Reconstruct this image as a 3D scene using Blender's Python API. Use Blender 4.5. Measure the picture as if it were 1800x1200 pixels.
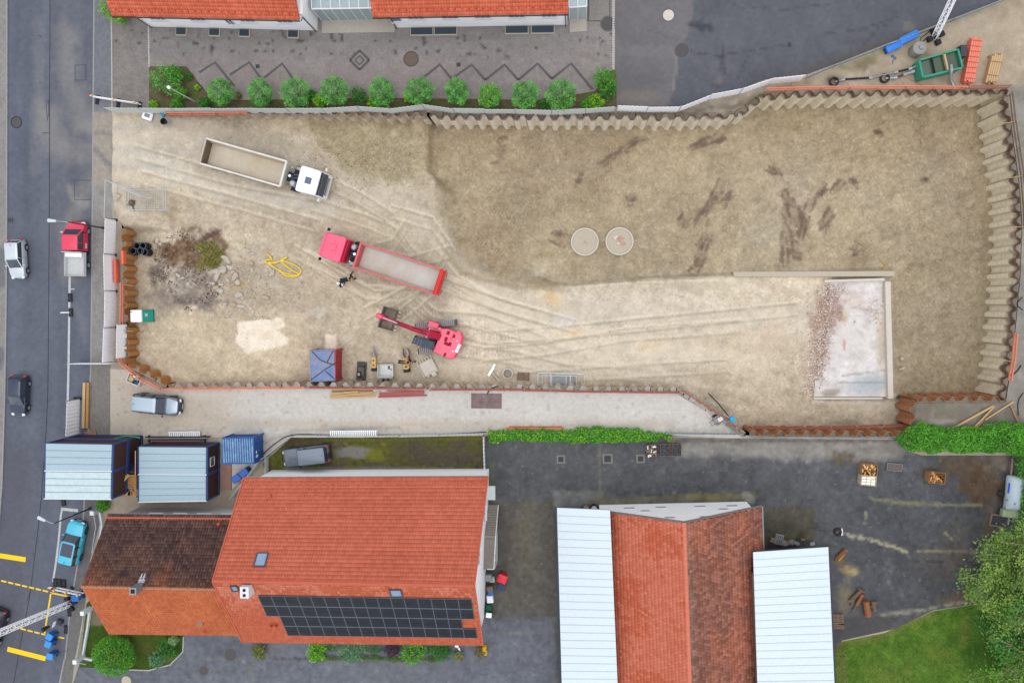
import bpy, bmesh, math, random
import numpy as np
from mathutils import Vector, Matrix, Quaternion
from mathutils.geometry import delaunay_2d_cdt
rad = math.radians
SC = bpy.context.scene
for o in list(bpy.data.objects): bpy.data.objects.remove(o)
COL = SC.collection
random.seed(7); RNG = np.random.default_rng(7)

# ------------------------------------------------------------------ camera
CZ, F = 75.0, 1400.0                 # camera height in metres, focal length in photo pixels
NAD = (1010.0, 540.0)                # photo pixel straight below the camera
vn = Vector(((NAD[0]-900)/F, -(NAD[1]-600)/F, -1)).normalized()
Q = vn.rotation_difference(Vector((0, 0, -1)))
cam_d = bpy.data.cameras.new('camera'); cam = bpy.data.objects.new('camera', cam_d); COL.objects.link(cam)
cam.location = (0, 0, CZ); cam.rotation_mode = 'QUATERNION'; cam.rotation_quaternion = Q
cam_d.sensor_width = 36; cam_d.lens = 36*F/1800; cam_d.clip_end = 3000; cam_d.clip_start = 1
SC.camera = cam
# ------------------------------------------------------------------ light
w = bpy.data.worlds.new('World'); SC.world = w; w.use_nodes = True
nt = w.node_tree; bg = nt.nodes['Background']; sky = nt.nodes.new('ShaderNodeTexSky')
sky.sky_type = 'NISHITA'; sky.sun_disc = False
SUN_EL, SUN_AZ = rad(86), rad(200)
sky.sun_elevation = SUN_EL; sky.sun_rotation = SUN_AZ
sky.air_density = 1.0; sky.dust_density = 1.0; sky.ozone_density = 0.4
hs = nt.nodes.new('ShaderNodeHueSaturation'); hs.inputs['Saturation'].default_value = .22   # cloud cover: nearly colourless sky light
nt.links.new(sky.outputs[0], hs.inputs['Color']); nt.links.new(hs.outputs[0], bg.inputs[0]); bg.inputs[1].default_value = 0.15
sd = bpy.data.lights.new('sun', 'SUN'); sd.energy = 0.5; sd.angle = rad(60); sd.color = (1, .985, .96)
so = bpy.data.objects.new('sun', sd); COL.objects.link(so)
so.rotation_euler = Vector((math.sin(SUN_AZ)*math.cos(SUN_EL), math.cos(SUN_AZ)*math.cos(SUN_EL), math.sin(SUN_EL))).to_track_quat('Z', 'Y').to_euler()
so.location = (0, 0, 90)
SC.view_settings.view_transform = 'Standard'; SC.view_settings.look = 'None'
SC.view_settings.exposure = 0.92; SC.view_settings.gamma = 1; SC.view_settings.use_curve_mapping = False
SC.render.engine = 'CYCLES'

# ------------------------------------------------------------------ pixel <-> world
_R = np.array(Q.to_matrix())
def PA(px, py, z):
    """photo pixels at height z -> world points (arrays)"""
    px, py, z = np.broadcast_arrays(np.asarray(px, float), np.asarray(py, float), np.asarray(z, float))
    d = np.stack([(px-900)/F, -(py-600)/F, -np.ones_like(px)], -1) @ _R.T
    t = (z-CZ)/d[..., 2]
    return np.stack([d[..., 0]*t, d[..., 1]*t, z], -1)
def P(px, py, z=0.0): return Vector(PA(px, py, z))
def PIX(p):
    d = (np.asarray(p, float)-np.array([0, 0, CZ])) @ _R
    return np.stack([900-F*d[..., 0]/d[..., 2], 600+F*d[..., 1]/d[..., 2]], -1)
# ------------------------------------------------------------------ colour
ALB = 0.8
def lin(c):
    c = np.asarray(c, float)/255.0
    return np.where(c <= .04045, c/12.92, ((c+.055)/1.055)**2.4)
def albedo(c): return tuple(lin(c)*ALB)
# ------------------------------------------------------------------ noise
def _h(ix, iy, s):
    n = (ix.astype(np.int64)*374761393+iy.astype(np.int64)*668265263+s*1274126177) & 0xffffffff
    n = ((n ^ (n >> 13))*1274126177) & 0xffffffff
    return ((n ^ (n >> 16)) & 0xffff)/65535.0
def vnoise(x, y, s=0):
    ix, iy = np.floor(x), np.floor(y); fx, fy = x-ix, y-iy
    fx = fx*fx*(3-2*fx); fy = fy*fy*(3-2*fy)
    a, b, c, d = _h(ix, iy, s), _h(ix+1, iy, s), _h(ix, iy+1, s), _h(ix+1, iy+1, s)
    return (a*(1-fx)+b*fx)*(1-fy)+(c*(1-fx)+d*fx)*fy
def fbm(x, y, sc, s=0, o=4):
    r = 0; a = .5; t = 0
    for i in range(o):
        r = r+a*vnoise(x/sc*2**i+17*i, y/sc*2**i-9*i, s+i); t += a; a *= .55
    return r/t
def sst(a, b, x):
    t = np.clip((x-a)/(b-a), 0, 1); return t*t*(3-2*t)
def sdist(X, Y, pts, closed=True):
    """distance to polyline; negative inside when closed"""
    d = np.full(X.shape, 1e9); ins = np.zeros(X.shape, bool); n = len(pts)
    for i in range(n if closed else n-1):
        (x0, y0), (x1, y1) = pts[i], pts[(i+1) % n]
        ex, ey = x1-x0, y1-y0; L = ex*ex+ey*ey+1e-9
        t = np.clip(((X-x0)*ex+(Y-y0)*ey)/L, 0, 1)
        d = np.minimum(d, np.hypot(X-x0-t*ex, Y-y0-t*ey))
        if closed and y0 != y1:
            c = ((y0 > Y) != (y1 > Y)) & (X < (x1-x0)*(Y-y0)/(y1-y0)+x0); ins ^= c
    return np.where(ins, -d, d) if closed else d
class Paint:
    """procedural earth / asphalt colours in photo-pixel space (sRGB), turned into albedo at the end"""
    def __init__(s, X, Y, base): s.X, s.Y = X, Y; s.C = np.tile(np.asarray(base, float), (len(X), 1))
    def mix(s, c, a): s.C += (np.asarray(c, float)-s.C)*a[:, None]; return s
    def noise(s, sc, amp, seed=0, tint=(1, 1, 1), o=4):
        n = fbm(s.X, s.Y, sc, seed, o)-.5; s.C += (n*2*amp)[:, None]*np.asarray(tint); return s
    def blob(s, cx, cy, rx, ry, c, a=1, rot=0, soft=.5, nz=.5, ns=22, seed=1):
        r = rad(rot); dx, dy = s.X-cx, s.Y-cy
        u, v = (dx*math.cos(r)+dy*math.sin(r))/rx, (-dx*math.sin(r)+dy*math.cos(r))/ry
        k = (np.abs(u) < 2.2) & (np.abs(v) < 2.2)
        if not k.any(): return s
        d = np.hypot(u[k], v[k])+(fbm(s.X[k], s.Y[k], ns, seed)-.5)*2*nz
        s.C[k] += (np.asarray(c, float)-s.C[k])*(a*(1-sst(1-soft, 1+soft*.3, d)))[:, None]; return s
    def stroke(s, pts, wd, c, a=1, soft=.6, nz=.4, ns=14, seed=3):
        xs = [p[0] for p in pts]; ys = [p[1] for p in pts]; m = wd*2+8
        k = (s.X > min(xs)-m) & (s.X < max(xs)+m) & (s.Y > min(ys)-m) & (s.Y < max(ys)+m)
        if not k.any(): return s
        d = sdist(s.X[k], s.Y[k], pts, False)/wd+(fbm(s.X[k], s.Y[k], ns, seed)-.5)*2*nz
        s.C[k] += (np.asarray(c, float)-s.C[k])*(a*(1-sst(1-soft, 1+soft*.4, d)))[:, None]; return s
    def poly(s, pts, c, a=1, soft=3, nz=0, ns=20, seed=5):
        d = sdist(s.X, s.Y, pts)+(fbm(s.X, s.Y, ns, seed)-.5)*2*nz
        return s.mix(c, a*(1-sst(-soft, soft, d)))
    def out(s): return np.clip(lin(np.clip(s.C, 4, 250))*ALB, 0.004, .85)
# ------------------------------------------------------------------ materials
MATS = {}
def mat(name, rgb=(128, 128, 128), rough=.75, metal=0., var=.12, scale=2.5, rgb2=None, bump=0., bscale=40., attr=False, spec=.3,
        alpha=1., trans=0., brick=None, gain=1., clear=0.):
    if name in MATS: return MATS[name]
    m = bpy.data.materials.new(name); m.use_nodes = True; MATS[name] = m
    t = m.node_tree; N, L = t.nodes, t.links; b = N['Principled BSDF']
    b.inputs['Roughness'].default_value = rough; b.inputs['Metallic'].default_value = metal
    b.inputs['Specular IOR Level'].default_value = spec
    if clear: b.inputs['Coat Weight'].default_value = clear; b.inputs['Coat Roughness'].default_value = .12
    if alpha < 1: b.inputs['Alpha'].default_value = alpha
    if trans: b.inputs['Transmission Weight'].default_value = trans
    tc = N.new('ShaderNodeTexCoord')
    nz = N.new('ShaderNodeTexNoise'); nz.inputs['Scale'].default_value = scale; nz.inputs['Detail'].default_value = 7; nz.inputs['Roughness'].default_value = .65
    L.new(tc.outputs['Object'], nz.inputs['Vector'])
    mr = N.new('ShaderNodeMapRange'); mr.inputs[1].default_value = .3; mr.inputs[2].default_value = .7
    L.new(nz.outputs[0], mr.inputs[0])
    if attr:
        at = N.new('ShaderNodeAttribute'); at.attribute_name = 'Col'; c = at.outputs['Color']
    else:
        rg = N.new('ShaderNodeRGB'); rg.outputs[0].default_value = (*(min(.9, q*gain) for q in albedo(rgb)), 1); c = rg.outputs[0]
    if rgb2 is not None:
        mx = N.new('ShaderNodeMix'); mx.data_type = 'RGBA'; mx.inputs[7].default_value = (*albedo(rgb2), 1)
        L.new(mr.outputs[0], mx.inputs[0]); L.new(c, mx.inputs[6]); c = mx.outputs[2]
    n2 = N.new('ShaderNodeTexNoise'); n2.inputs['Scale'].default_value = scale*9; n2.inputs['Detail'].default_value = 4
    L.new(tc.outputs['Object'], n2.inputs['Vector'])
    ad = N.new('ShaderNodeMath'); ad.operation = 'ADD'; L.new(nz.outputs[0], ad.inputs[0]); L.new(n2.outputs[0], ad.inputs[1])
    m2 = N.new('ShaderNodeMapRange'); m2.inputs[1].default_value = .7; m2.inputs[2].default_value = 1.3; m2.inputs[3].default_value = 1-var; m2.inputs[4].default_value = 1+var
    L.new(ad.outputs[0], m2.inputs[0]); f = m2.outputs[0]
    if brick:   # (width, height, mortar factor, rotation degrees)
        mp = N.new('ShaderNodeMapping'); mp.inputs['Rotation'].default_value = (0, 0, rad(brick[3])); L.new(tc.outputs['Object'], mp.inputs[0])
        bk = N.new('ShaderNodeTexBrick'); bk.inputs['Scale'].default_value = 1; bk.inputs['Brick Width'].default_value = brick[0]; bk.inputs['Row Height'].default_value = brick[1]
        bk.inputs['Mortar Size'].default_value = brick[1]*.09; bk.inputs['Color1'].default_value = (1.12,)*3+(1,); bk.inputs['Color2'].default_value = (.9,)*3+(1,); bk.inputs['Mortar'].default_value = (brick[2],)*3+(1,)
        L.new(mp.outputs[0], bk.inputs['Vector'])
        mm = N.new('ShaderNodeMath'); mm.operation = 'MULTIPLY'; L.new(f, mm.inputs[0]); L.new(bk.outputs['Color'], mm.inputs[1]); f = mm.outputs[0]
    vm = N.new('ShaderNodeVectorMath'); vm.operation = 'SCALE'; L.new(c, vm.inputs[0]); L.new(f, vm.inputs['Scale'])
    L.new(vm.outputs[0], b.inputs['Base Color'])
    if bump:
        bn = N.new('ShaderNodeTexNoise'); bn.inputs['Scale'].default_value = bscale; bn.inputs['Detail'].default_value = 5; L.new(tc.outputs['Object'], bn.inputs['Vector'])
        bp = N.new('ShaderNodeBump'); bp.inputs['Strength'].default_value = bump; bp.inputs['Distance'].default_value = .03
        L.new(bn.outputs[0], bp.inputs['Height']); L.new(bp.outputs[0], b.inputs['Normal'])
    return m
# ------------------------------------------------------------------ mesh building
class MB:
    def __init__(s): s.v = []; s.f = []; s.c = []
    def add(s, vs, fs):
        n = len(s.v); s.v += [tuple(v) for v in vs]; s.f += [tuple(i+n for i in f) for f in fs]; return s
    def box(s, c, d, rz=0., M=None):
        x, y, z = d[0]/2, d[1]/2, d[2]/2; R = Matrix.Rotation(rz, 3, 'Z') if M is None else M; c = Vector(c)
        vs = [c+R @ Vector((a*x, b*y, e*z)) for e in (-1, 1) for a, b in ((-1, -1), (1, -1), (1, 1), (-1, 1))]
        return s.add(vs, [(3, 2, 1, 0), (4, 5, 6, 7), (0, 1, 5, 4), (1, 2, 6, 5), (2, 3, 7, 6), (3, 0, 4, 7)])
    def cbox(s, c, d, ch=.03, rz=0., top=1.):
        """box with chamfered upright and top edges; top = taper"""
        x, y, z = d[0]/2, d[1]/2, d[2]/2; R = Matrix.Rotation(rz, 3, 'Z'); c = Vector(c)
        def ring(ix, iy, zz): return [c+R @ Vector((a, b, zz)) for a, b in ((-ix+ch, -iy), (ix-ch, -iy), (ix, -iy+ch), (ix, iy-ch), (ix-ch, iy), (-ix+ch, iy), (-ix, iy-ch), (-ix, -iy+ch))]
        return s.loft([ring(x, y, -z), ring(x*top, y*top, z-ch), ring(x*top-ch, y*top-ch, z)])
    def loft(s, rings, cap=True, closed=True):
        n = len(rings[0]); vs = [p for r in rings for p in r]; fs = []
        for k in range(len(rings)-1):
            for i in range(n if closed else n-1):
                j = (i+1) % n; fs.append((k*n+i, k*n+j, (k+1)*n+j, (k+1)*n+i))
        if cap: fs += [tuple(range(n-1, -1, -1)), tuple((len(rings)-1)*n+i for i in range(n))]
        return s.add(vs, fs)
    def prism(s, poly, z0, z1):
        """poly: list of (x, y) world, counter-clockwise or not"""
        a = sum(poly[i][0]*poly[(i+1) % len(poly)][1]-poly[(i+1) % len(poly)][0]*poly[i][1] for i in range(len(poly)))
        if a < 0: poly = poly[::-1]
        return s.loft([[(p[0], p[1], z0) for p in poly], [(p[0], p[1], z1) for p in poly]])
    def tube(s, pts, r, n=6, cap=True):
        pts = [Vector(p) for p in pts]; rings = []
        rs = r if isinstance(r, (list, tuple)) else [r]*len(pts)
        for i, p in enumerate(pts):
            t = (pts[min(i+1, len(pts)-1)]-pts[max(i-1, 0)]).normalized()
            u = t.orthogonal().normalized() if abs(t.z) > .9 else t.cross(Vector((0, 0, 1))).normalized(); v = t.cross(u)
            rings.append([p+u*rs[i]*math.cos(2*math.pi*k/n)+v*rs[i]*math.sin(2*math.pi*k/n) for k in range(n)])
        return s.loft(rings, cap)
    def beam(s, a, b, w, h):
        a, b = Vector(a), Vector(b); t = (b-a); L = t.length; t.normalize()
        u = (Vector((0, 0, 1)).cross(t)).normalized() if abs(t.z) < .95 else Vector((0, 1, 0)); v = t.cross(u)
        M = Matrix((t, u, v)).transposed()
        return s.box((a+b)/2, (L, w, h), M=M)
    def lathe(s, prof, c=(0, 0, 0), n=16, cap=True):
        c = Vector(c)
        return s.loft([[c+Vector((r*math.cos(2*math.pi*k/n), r*math.sin(2*math.pi*k/n), z)) for k in range(n)] for r, z in prof], cap)
    def quad(s, a, b, c, d): return s.add([a, b, c, d], [(0, 1, 2, 3)])
def mesh_np(name, V, Fc, cols=None, smooth=False):
    """V (n,3), Fc (m,k) int arrays -> mesh; cols per vertex"""
    me = bpy.data.meshes.new(name); V = np.asarray(V, np.float32); Fc = np.asarray(Fc, np.int32); k = Fc.shape[1]
    me.vertices.add(len(V)); me.vertices.foreach_set('co', V.ravel())
    me.loops.add(Fc.size); me.loops.foreach_set('vertex_index', Fc.ravel())
    me.polygons.add(len(Fc)); me.polygons.foreach_set('loop_start', np.arange(0, Fc.size, k, dtype=np.int32))
    if cols is not None:
        a = me.color_attributes.new('Col', 'FLOAT_COLOR', 'POINT')
        a.data.foreach_set('color', np.hstack([cols, np.ones((len(V), 1))]).astype(np.float32).ravel())
    me.update(calc_edges=True)
    if smooth: me.polygons.foreach_set('use_smooth', np.ones(len(Fc), bool))
    return me
def tag(o, label=None, cat=None, group=None, kind=None):
    if label: o['label'] = label
    if cat: o['category'] = cat
    if group: o['group'] = group
    if kind: o['kind'] = kind
    return o
def link(name, me, m, parent=None):
    o = bpy.data.objects.new(name, me); COL.objects.link(o)
    if m is not None and me is not None and not me.materials: me.materials.append(m)
    if parent is not None:
        o.parent = parent
        if parent.get('_abs'): o.matrix_parent_inverse = Matrix.Translation(-Vector(parent['_abs']))
    return o
def mkmesh(name, mb, smooth=0.):
    me = bpy.data.meshes.new(name); me.from_pydata(mb.v, [], mb.f); me.update()
    if smooth:
        me.polygons.foreach_set('use_smooth', np.ones(len(me.polygons), bool))
        try: me.set_sharp_from_angle(angle=rad(smooth))
        except Exception: pass
    return me
def obj(name, mb, m, parent=None, smooth=0.): return link(name, mkmesh(name, mb, smooth), m, parent)
def thing(name, label, cat, loc=(0, 0, 0), rz=0., group=None):
    """Empty at the base of a thing; parts in its own local frame"""
    o = bpy.data.objects.new(name, None); COL.objects.link(o); o.empty_display_size = .3
    o.location = loc; o.rotation_euler = (0, 0, rz); return tag(o, label, cat, group)
def wthing(name, label, cat, loc, group=None):
    """as thing(), but parts are written in world coordinates"""
    o = thing(name, label, cat, loc, 0, group); o['_abs'] = tuple(loc); return o
def dup(root, loc, rz, label, group=None):
    r = root.copy(); COL.objects.link(r); r.location = loc; r.rotation_euler = (0, 0, rz); r['label'] = label
    if group: r['group'] = group
    for ch in list(root.children):
        c = ch.copy(); COL.objects.link(c); c.parent = r
        for g in list(ch.children):
            d = g.copy(); COL.objects.link(d); d.parent = c
    return r
# ------------------------------------------------------------------ ground sheets
def tri_sheet(poly, step, holes=(), jit=.25):
    """constrained triangulation of a pixel polygon with inner grid points"""
    V = [Vector(p) for p in poly]; E = [(i, (i+1) % len(poly)) for i in range(len(poly))]
    def dense(pl):
        r = []
        for i in range(len(pl)):
            a, b = np.array(pl[i], float), np.array(pl[(i+1) % len(pl)], float); n = max(1, int(np.hypot(*(b-a))/(step*1.5)))
            r += [tuple(a+(b-a)*k/n) for k in range(n)]
        return r
    rings = [dense(poly)]+[dense(h) for h in holes]
    V = []; E = []
    for r in rings:
        n0 = len(V); V += r; E += [(n0+i, n0+(i+1) % len(r)) for i in range(len(r))]
    xs = [p[0] for p in poly]; ys = [p[1] for p in poly]
    gx, gy = np.meshgrid(np.arange(min(xs), max(xs), step), np.arange(min(ys), max(ys), step)); gx = gx.ravel(); gy = gy.ravel()
    gx = gx+RNG.uniform(-jit, jit, len(gx))*step; gy = gy+RNG.uniform(-jit, jit, len(gy))*step
    k = sdist(gx, gy, list(poly)) < -step*.6
    for h in holes: k &= sdist(gx, gy, list(h)) > step*.6
    V += list(zip(gx[k], gy[k]))
    vo, _, fo, _, _, _ = delaunay_2d_cdt([Vector(p) for p in V], E, [], 1, 1e-4)
    A = np.array([(p[0], p[1]) for p in vo]); T = np.array([f for f in fo if len(f) == 3], np.int32)
    cen = A[T].mean(1)
    ok = sdist(cen[:, 0], cen[:, 1], list(poly)) < 0
    for h in holes: ok &= sdist(cen[:, 0], cen[:, 1], list(h)) > 0
    T = T[ok]; a, b, c = A[T[:, 0]], A[T[:, 1]], A[T[:, 2]]
    flip = ((b-a)[:, 0]*(c-a)[:, 1]-(b-a)[:, 1]*(c-a)[:, 0]) > 0      # pixel y points down
    T[flip] = T[flip][:, ::-1]
    return A, T
def sheet(name, poly, z, step, painter, m, holes=(), kind='structure'):
    A, T = tri_sheet(poly, step, holes); V = PA(A[:, 0], A[:, 1], z)
    return tag(link(name, mesh_np(name, V, T, painter(A[:, 0], A[:, 1])), m), kind=kind)
def strip(name, pts, width, z, m, parent=None, kind=None):
    """flat band of the given width (m) along photo pixels lying at height z"""
    W = [P(x, y, z) for x, y in pts]; l = []; r = []
    for i, p in enumerate(W):
        t = (W[min(i+1, len(W)-1)]-W[max(i-1, 0)]).normalized(); n = Vector((-t.y, t.x, 0))*width/2; l.append(p+n); r.append(p-n)
    mb = MB()
    for i in range(len(W)-1): mb.quad(r[i], r[i+1], l[i+1], l[i])
    o = obj(name, mb, m, parent)
    return tag(o, kind=kind) if kind else o
def along(pts, z, step):
    """points every step metres on a pixel polyline at height z -> [(Vector, tangent)]"""
    W = [P(x, y, z) for x, y in pts]; out = []; d = 0; acc = 0
    for a, b in zip(W, W[1:]):
        L = (b-a).length; t = (b-a)/L; s = -acc if False else d
        while s < L: out.append((a+t*s, t)); s += step
        d = s-L
    return out
# ================================================================== SETTING: ground, street, yards, excavation
M_EARTH = mat('earth', attr=True, rough=.95, var=.19, scale=1.1, bump=.9, bscale=4, spec=.1)
M_GRAVEL = mat('gravel', attr=True, rough=.95, var=.14, scale=3, bump=.4, bscale=22, spec=.1)
M_ASPH = mat('asphalt', attr=True, rough=.85, var=.14, scale=2.2, bump=.25, bscale=30, spec=.2)
M_WET = mat('old_asphalt', attr=True, rough=.6, var=.26, scale=1.6, bump=.3, bscale=18, spec=.3)
M_PAVE = mat('clinker_paving', attr=True, rough=.9, var=.12, scale=1.2, brick=(.22, .11, .72, 45), spec=.15)
M_COBB = mat('cobbles', attr=True, rough=.9, var=.16, scale=2.5, brick=(.12, .12, .7, 0), spec=.15)
M_SLABS = mat('concrete_pavers', attr=True, rough=.9, var=.10, scale=2, brick=(.3, .2, .88, 90), spec=.15)
M_GRASS = mat('lawn_turf', attr=True, rough=1, var=.3, scale=4, bump=.8, bscale=30, spec=.05)
M_CONC = mat('concrete', (204, 192, 172), rough=.9, var=.2, scale=2.2, rgb2=(176, 164, 144), bump=.3, bscale=12)
M_CONCW = mat('pale_concrete', (224, 216, 204), rough=.9, var=.18, scale=2, rgb2=(196, 186, 172))
M_KERB = mat('granite_kerb', (150, 150, 150), rough=.9, var=.2, scale=5)
M_TAR = mat('bitumen_seam', (42, 44, 50), rough=.7, var=.2, scale=6)
M_WLINE = mat('worn_white_paint', (190, 192, 192), rough=.85, var=.3, scale=6)
M_YEL = mat('yellow_road_paint', (252, 208, 12), rough=.7, var=.08, scale=4)
M_DARKP = mat('dark_paver_band', (98, 92, 92), rough=.9, var=.2, scale=6)
M_IRON = mat('cast_iron', (88, 84, 84), rough=.7, metal=.2, var=.25, scale=9)
RZ = -0.10                                           # street surface; everything inside the kerb lies at 0

# outlines in photo pixels (pit outline follows the sheet piles)
PIT = [(197, 197), (300, 198), (440, 193), (600, 196), (760, 198), (900, 199), (1200, 200), (1292, 196), (1340, 166), (1420, 158), (1600, 157), (1769, 155),
       (1778, 220), (1793, 330), (1797, 400), (1794, 480), (1787, 560), (1780, 630), (1768, 706), (1610, 706), (1609, 769), (1306, 766), (1246, 722), (1192, 689),
       (860, 684), (540, 680), (292, 681), (224, 646), (218, 560), (214, 395), (206, 385), (197, 345)]
DEEP = [(757, 150), (755, 240), (752, 300), (768, 318), (785, 400), (800, 470), (880, 497), (1000, 502), (1130, 491), (1290, 484), (1420, 480), (1572, 475), (1574, 702), (1900, 705), (1900, 100), (1330, 100)]
def pit_z(X, Y):
    ramp = -2.0*sst(205, 470, X)-.4*sst(470, 720, X)-.2*sst(700, 1100, X)
    bench = -1.6*sst(236, 262, X+0*Y)-.6*sst(430, 560, X)-.2*sst(560, 760, X)-.25*sst(760, 1100, X)
    k = sst(318, 395, Y+(fbm(X, Y, 60, 3)-.5)*30)
    z = ramp*(1-k)+np.where(X < 300, -1.6*np.maximum(sst(205, 225, X)*sst(392, 412, Y), sst(235, 330, X)*k), bench)*k
    d = sdist(X, Y, DEEP)
    soft = np.where((X > 985) | ((Y < 318) & (X < 800)), 7, 7+33*sst(310, 350, Y)*(1-sst(890, 985, X)))
    deep = 1-sst(-soft, soft*.35, d)
    z = z+(-4.3-z)*deep
    z = z-.5*sst(1200, 1300, X)*sst(640, 735, Y)*(1-deep)
    z = z+.85*np.exp(-(((X-330)/52)**2+((Y-470)/48)**2)**1.5)+.35*np.exp(-(((X-432)/40)**2+((Y-500)/35)**2)**2)
    z = z+(fbm(X, Y, 70, 11)-.5)*.35*sst(215, 300, X)+(fbm(X, Y, 14, 12)-.5)*.14+(fbm(X, Y, 5.5, 14, 2)-.5)*.07
    mound = sst(540, 560, X)*(1-sst(742, 756, X))*sst(200, 225, Y)*(1-sst(325, 340, Y))
    z = z-.55*(1-sst(-6, 8, sdist(X, Y, [(1466, 490), (1575, 486), (1578, 702), (1446, 703), (1456, 600)])))
    return z+.25*mound*(.5+fbm(X, Y, 18, 5))
def earth_paint(X, Y):
    p = Paint(X, Y, (172, 158, 138)); rot = X*.94+Y*.34
    # broad regions
    p.poly(DEEP, (155, 140, 115), .95, 34, 26, 40, 2)
    p.poly([(540, 205), (755, 215), (752, 305), (690, 330), (620, 322), (570, 270)], (146, 133, 106), .9, 8, 16, 18, 4)
    p.poly([(195, 205), (400, 215), (540, 245), (560, 300), (200, 330)], (178, 166, 148), .9, 10, 10)
    p.poly([(250, 560), (520, 545), (560, 640), (520, 668), (300, 668), (245, 630)], (186, 170, 146), .7, 20, 16)
    p.poly([(790, 510), (1000, 505), (1280, 490), (1440, 490), (1440, 600), (1420, 690), (800, 672)], (192, 179, 160), .85, 22, 14); p.poly([(1130, 490), (1450, 480), (1450, 700), (1180, 680)], (180, 166, 147), .7, 50, 20)
    p.poly([(1190, 640), (1420, 600), (1430, 702), (1590, 705), (1590, 745), (1310, 745), (1250, 710)], (170, 156, 136), .8, 22, 14)
    p.poly([(1580, 470), (1770, 400), (1760, 690), (1580, 690)], (140, 127, 106), .6, 40, 20)
    p.poly([(1380, 190), (1760, 170), (1760, 250), (1480, 300)], (146, 130, 104), .45, 40, 20)
    # rectangular lighter / darker patches left by the machines
    for a in [(1400, 350, 120, 70, (164, 150, 132), .5, 0), (1650, 330, 80, 70, (146, 132, 112), .5, 0), (1480, 240, 150, 50, (158, 141, 114), .4, 0), (1000, 300, 160, 70, (147, 130, 106), .5, -10),
              (870, 260, 90, 50, (152, 134, 108), .5, 0), (860, 420, 80, 60, (150, 130, 102), .5, 30), (1160, 420, 110, 50, (158, 142, 118), .4, 0), (1350, 425, 60, 55, (162, 152, 134), .5, 0), (1640, 520, 60, 90, (138, 126, 106), .4, 0),
              (960, 470, 40, 18, (176, 164, 142), .5, 0), (940, 480, 26, 14, (168, 160, 142), .6, 0), (1300, 430, 8, 35, (186, 172, 146), .7, 0), (1290, 450, 10, 22, (190, 178, 150), .6, -10)]:
        p.blob(*a[:5], a=a[5], rot=a[6], soft=.9, nz=.5, ns=45)
    p.noise(90, 12, 1, (1, .96, .8)); p.noise(70, 10, 61, (1, .9, .5)); p.noise(36, 7, 91, (.9, .9, 1)); p.noise(16, 9, 2, (1, 1, .95)); p.noise(7, 9, 3, o=2); p.C += (RNG.normal(0, 6, len(X)))[:, None]
    s_ = fbm(X*.9+Y*.35, (Y-X*.38)*4, 60, 41, 3); p.C += ((s_-.5)*26*(1-sst(-10, 30, -sdist(X, Y, DEEP))))[:, None]
    # dark humus streaks in the deep floor
    for cx, cy, rx, ry, r in [(1110, 255, 26, 6, 150), (1075, 275, 22, 5, 145), (1238, 250, 22, 7, 150), (1265, 245, 12, 5, 160), (1260, 340, 26, 7, 125), (1240, 375, 24, 9, 115), (1278, 350, 16, 6, 130), (1235, 440, 24, 8, 110),
                              (1225, 465, 16, 7, 120), (1205, 385, 12, 9, 130), (880, 262, 8, 20, 10), (1022, 310, 6, 10, 20), (985, 420, 14, 10, 20), (1435, 350, 24, 6, 130), (1455, 385, 26, 7, 115), (1410, 400, 22, 8, 100), (1385, 350, 18, 6, 60),
                              (1400, 440, 14, 20, 20), (1505, 445, 10, 18, 10), (1470, 330, 16, 5, 130), (1380, 440, 30, 9, 100), (1545, 235, 8, 5, 0), (1627, 316, 6, 3, 30), (1362, 300, 12, 6, 20), (1500, 320, 10, 5, 30), (1395, 380, 30, 14, 60), (1110, 350, 10, 8, 0)]:
        th = rad(-(180-r) if r > 90 else r); p.blob(cx, cy, rx*1.2, ry*1.6, (124, 106, 90), .5, math.degrees(th), .9, 1.0, 9, int(cx)); g_ = random.Random(int(cx))
        for _ in range(7):
            ox, oy, l_ = g_.uniform(-1, 1)*rx*.8, g_.uniform(-1, 1)*ry*1.3, rx*g_.uniform(.2, .6); x_, y_ = cx+ox*math.cos(th)-oy*math.sin(th), cy+ox*math.sin(th)+oy*math.cos(th); t_ = th+g_.uniform(-.35, .35); p.stroke([(x_-l_*math.cos(t_), y_-l_*math.sin(t_)), (x_+l_*math.cos(t_), y_+l_*math.sin(t_))], g_.uniform(1.6, 3.6), (98, 82, 71), .55, .9, 1.1, 4, _)
    # toothed dig marks: fine parallel scratches
    s = fbm(X*.35+Y*.8, (Y*.35-X*.8)*.12, 7, 21, 3); k = (1-sst(-30, 20, sdist(X, Y, DEEP)))*sst(1150, 1500, X)
    p.C -= (sst(.56, .75, s)*k*8)[:, None]*np.array([1, 1, 1])
    # haul road sweeps
    rd = [([(200, 235), (330, 238), (520, 300), (700, 350), (790, 450), (900, 545), (1100, 560), (1400, 560)], 34, (188, 178, 164), .45), ([(200, 310), (400, 330), (560, 370), (700, 420), (830, 510), (1000, 555)], 26, (186, 172, 150), .5),
          ([(230, 270), (360, 325), (480, 345), (590, 360)], 26, (190, 184, 174), .6), ([(820, 520), (950, 590), (1150, 610), (1330, 640)], 30, (206, 192, 172), .5), ([(700, 640), (900, 640), (1150, 655)], 22, (196, 184, 166), .5),
          ([(205, 225), (300, 222), (420, 236), (540, 262)], 12, (170, 158, 140), .6)]
    for pts, wd, c, a in rd: p.stroke(pts, wd, c, a, .9, .5, 30)
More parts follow.
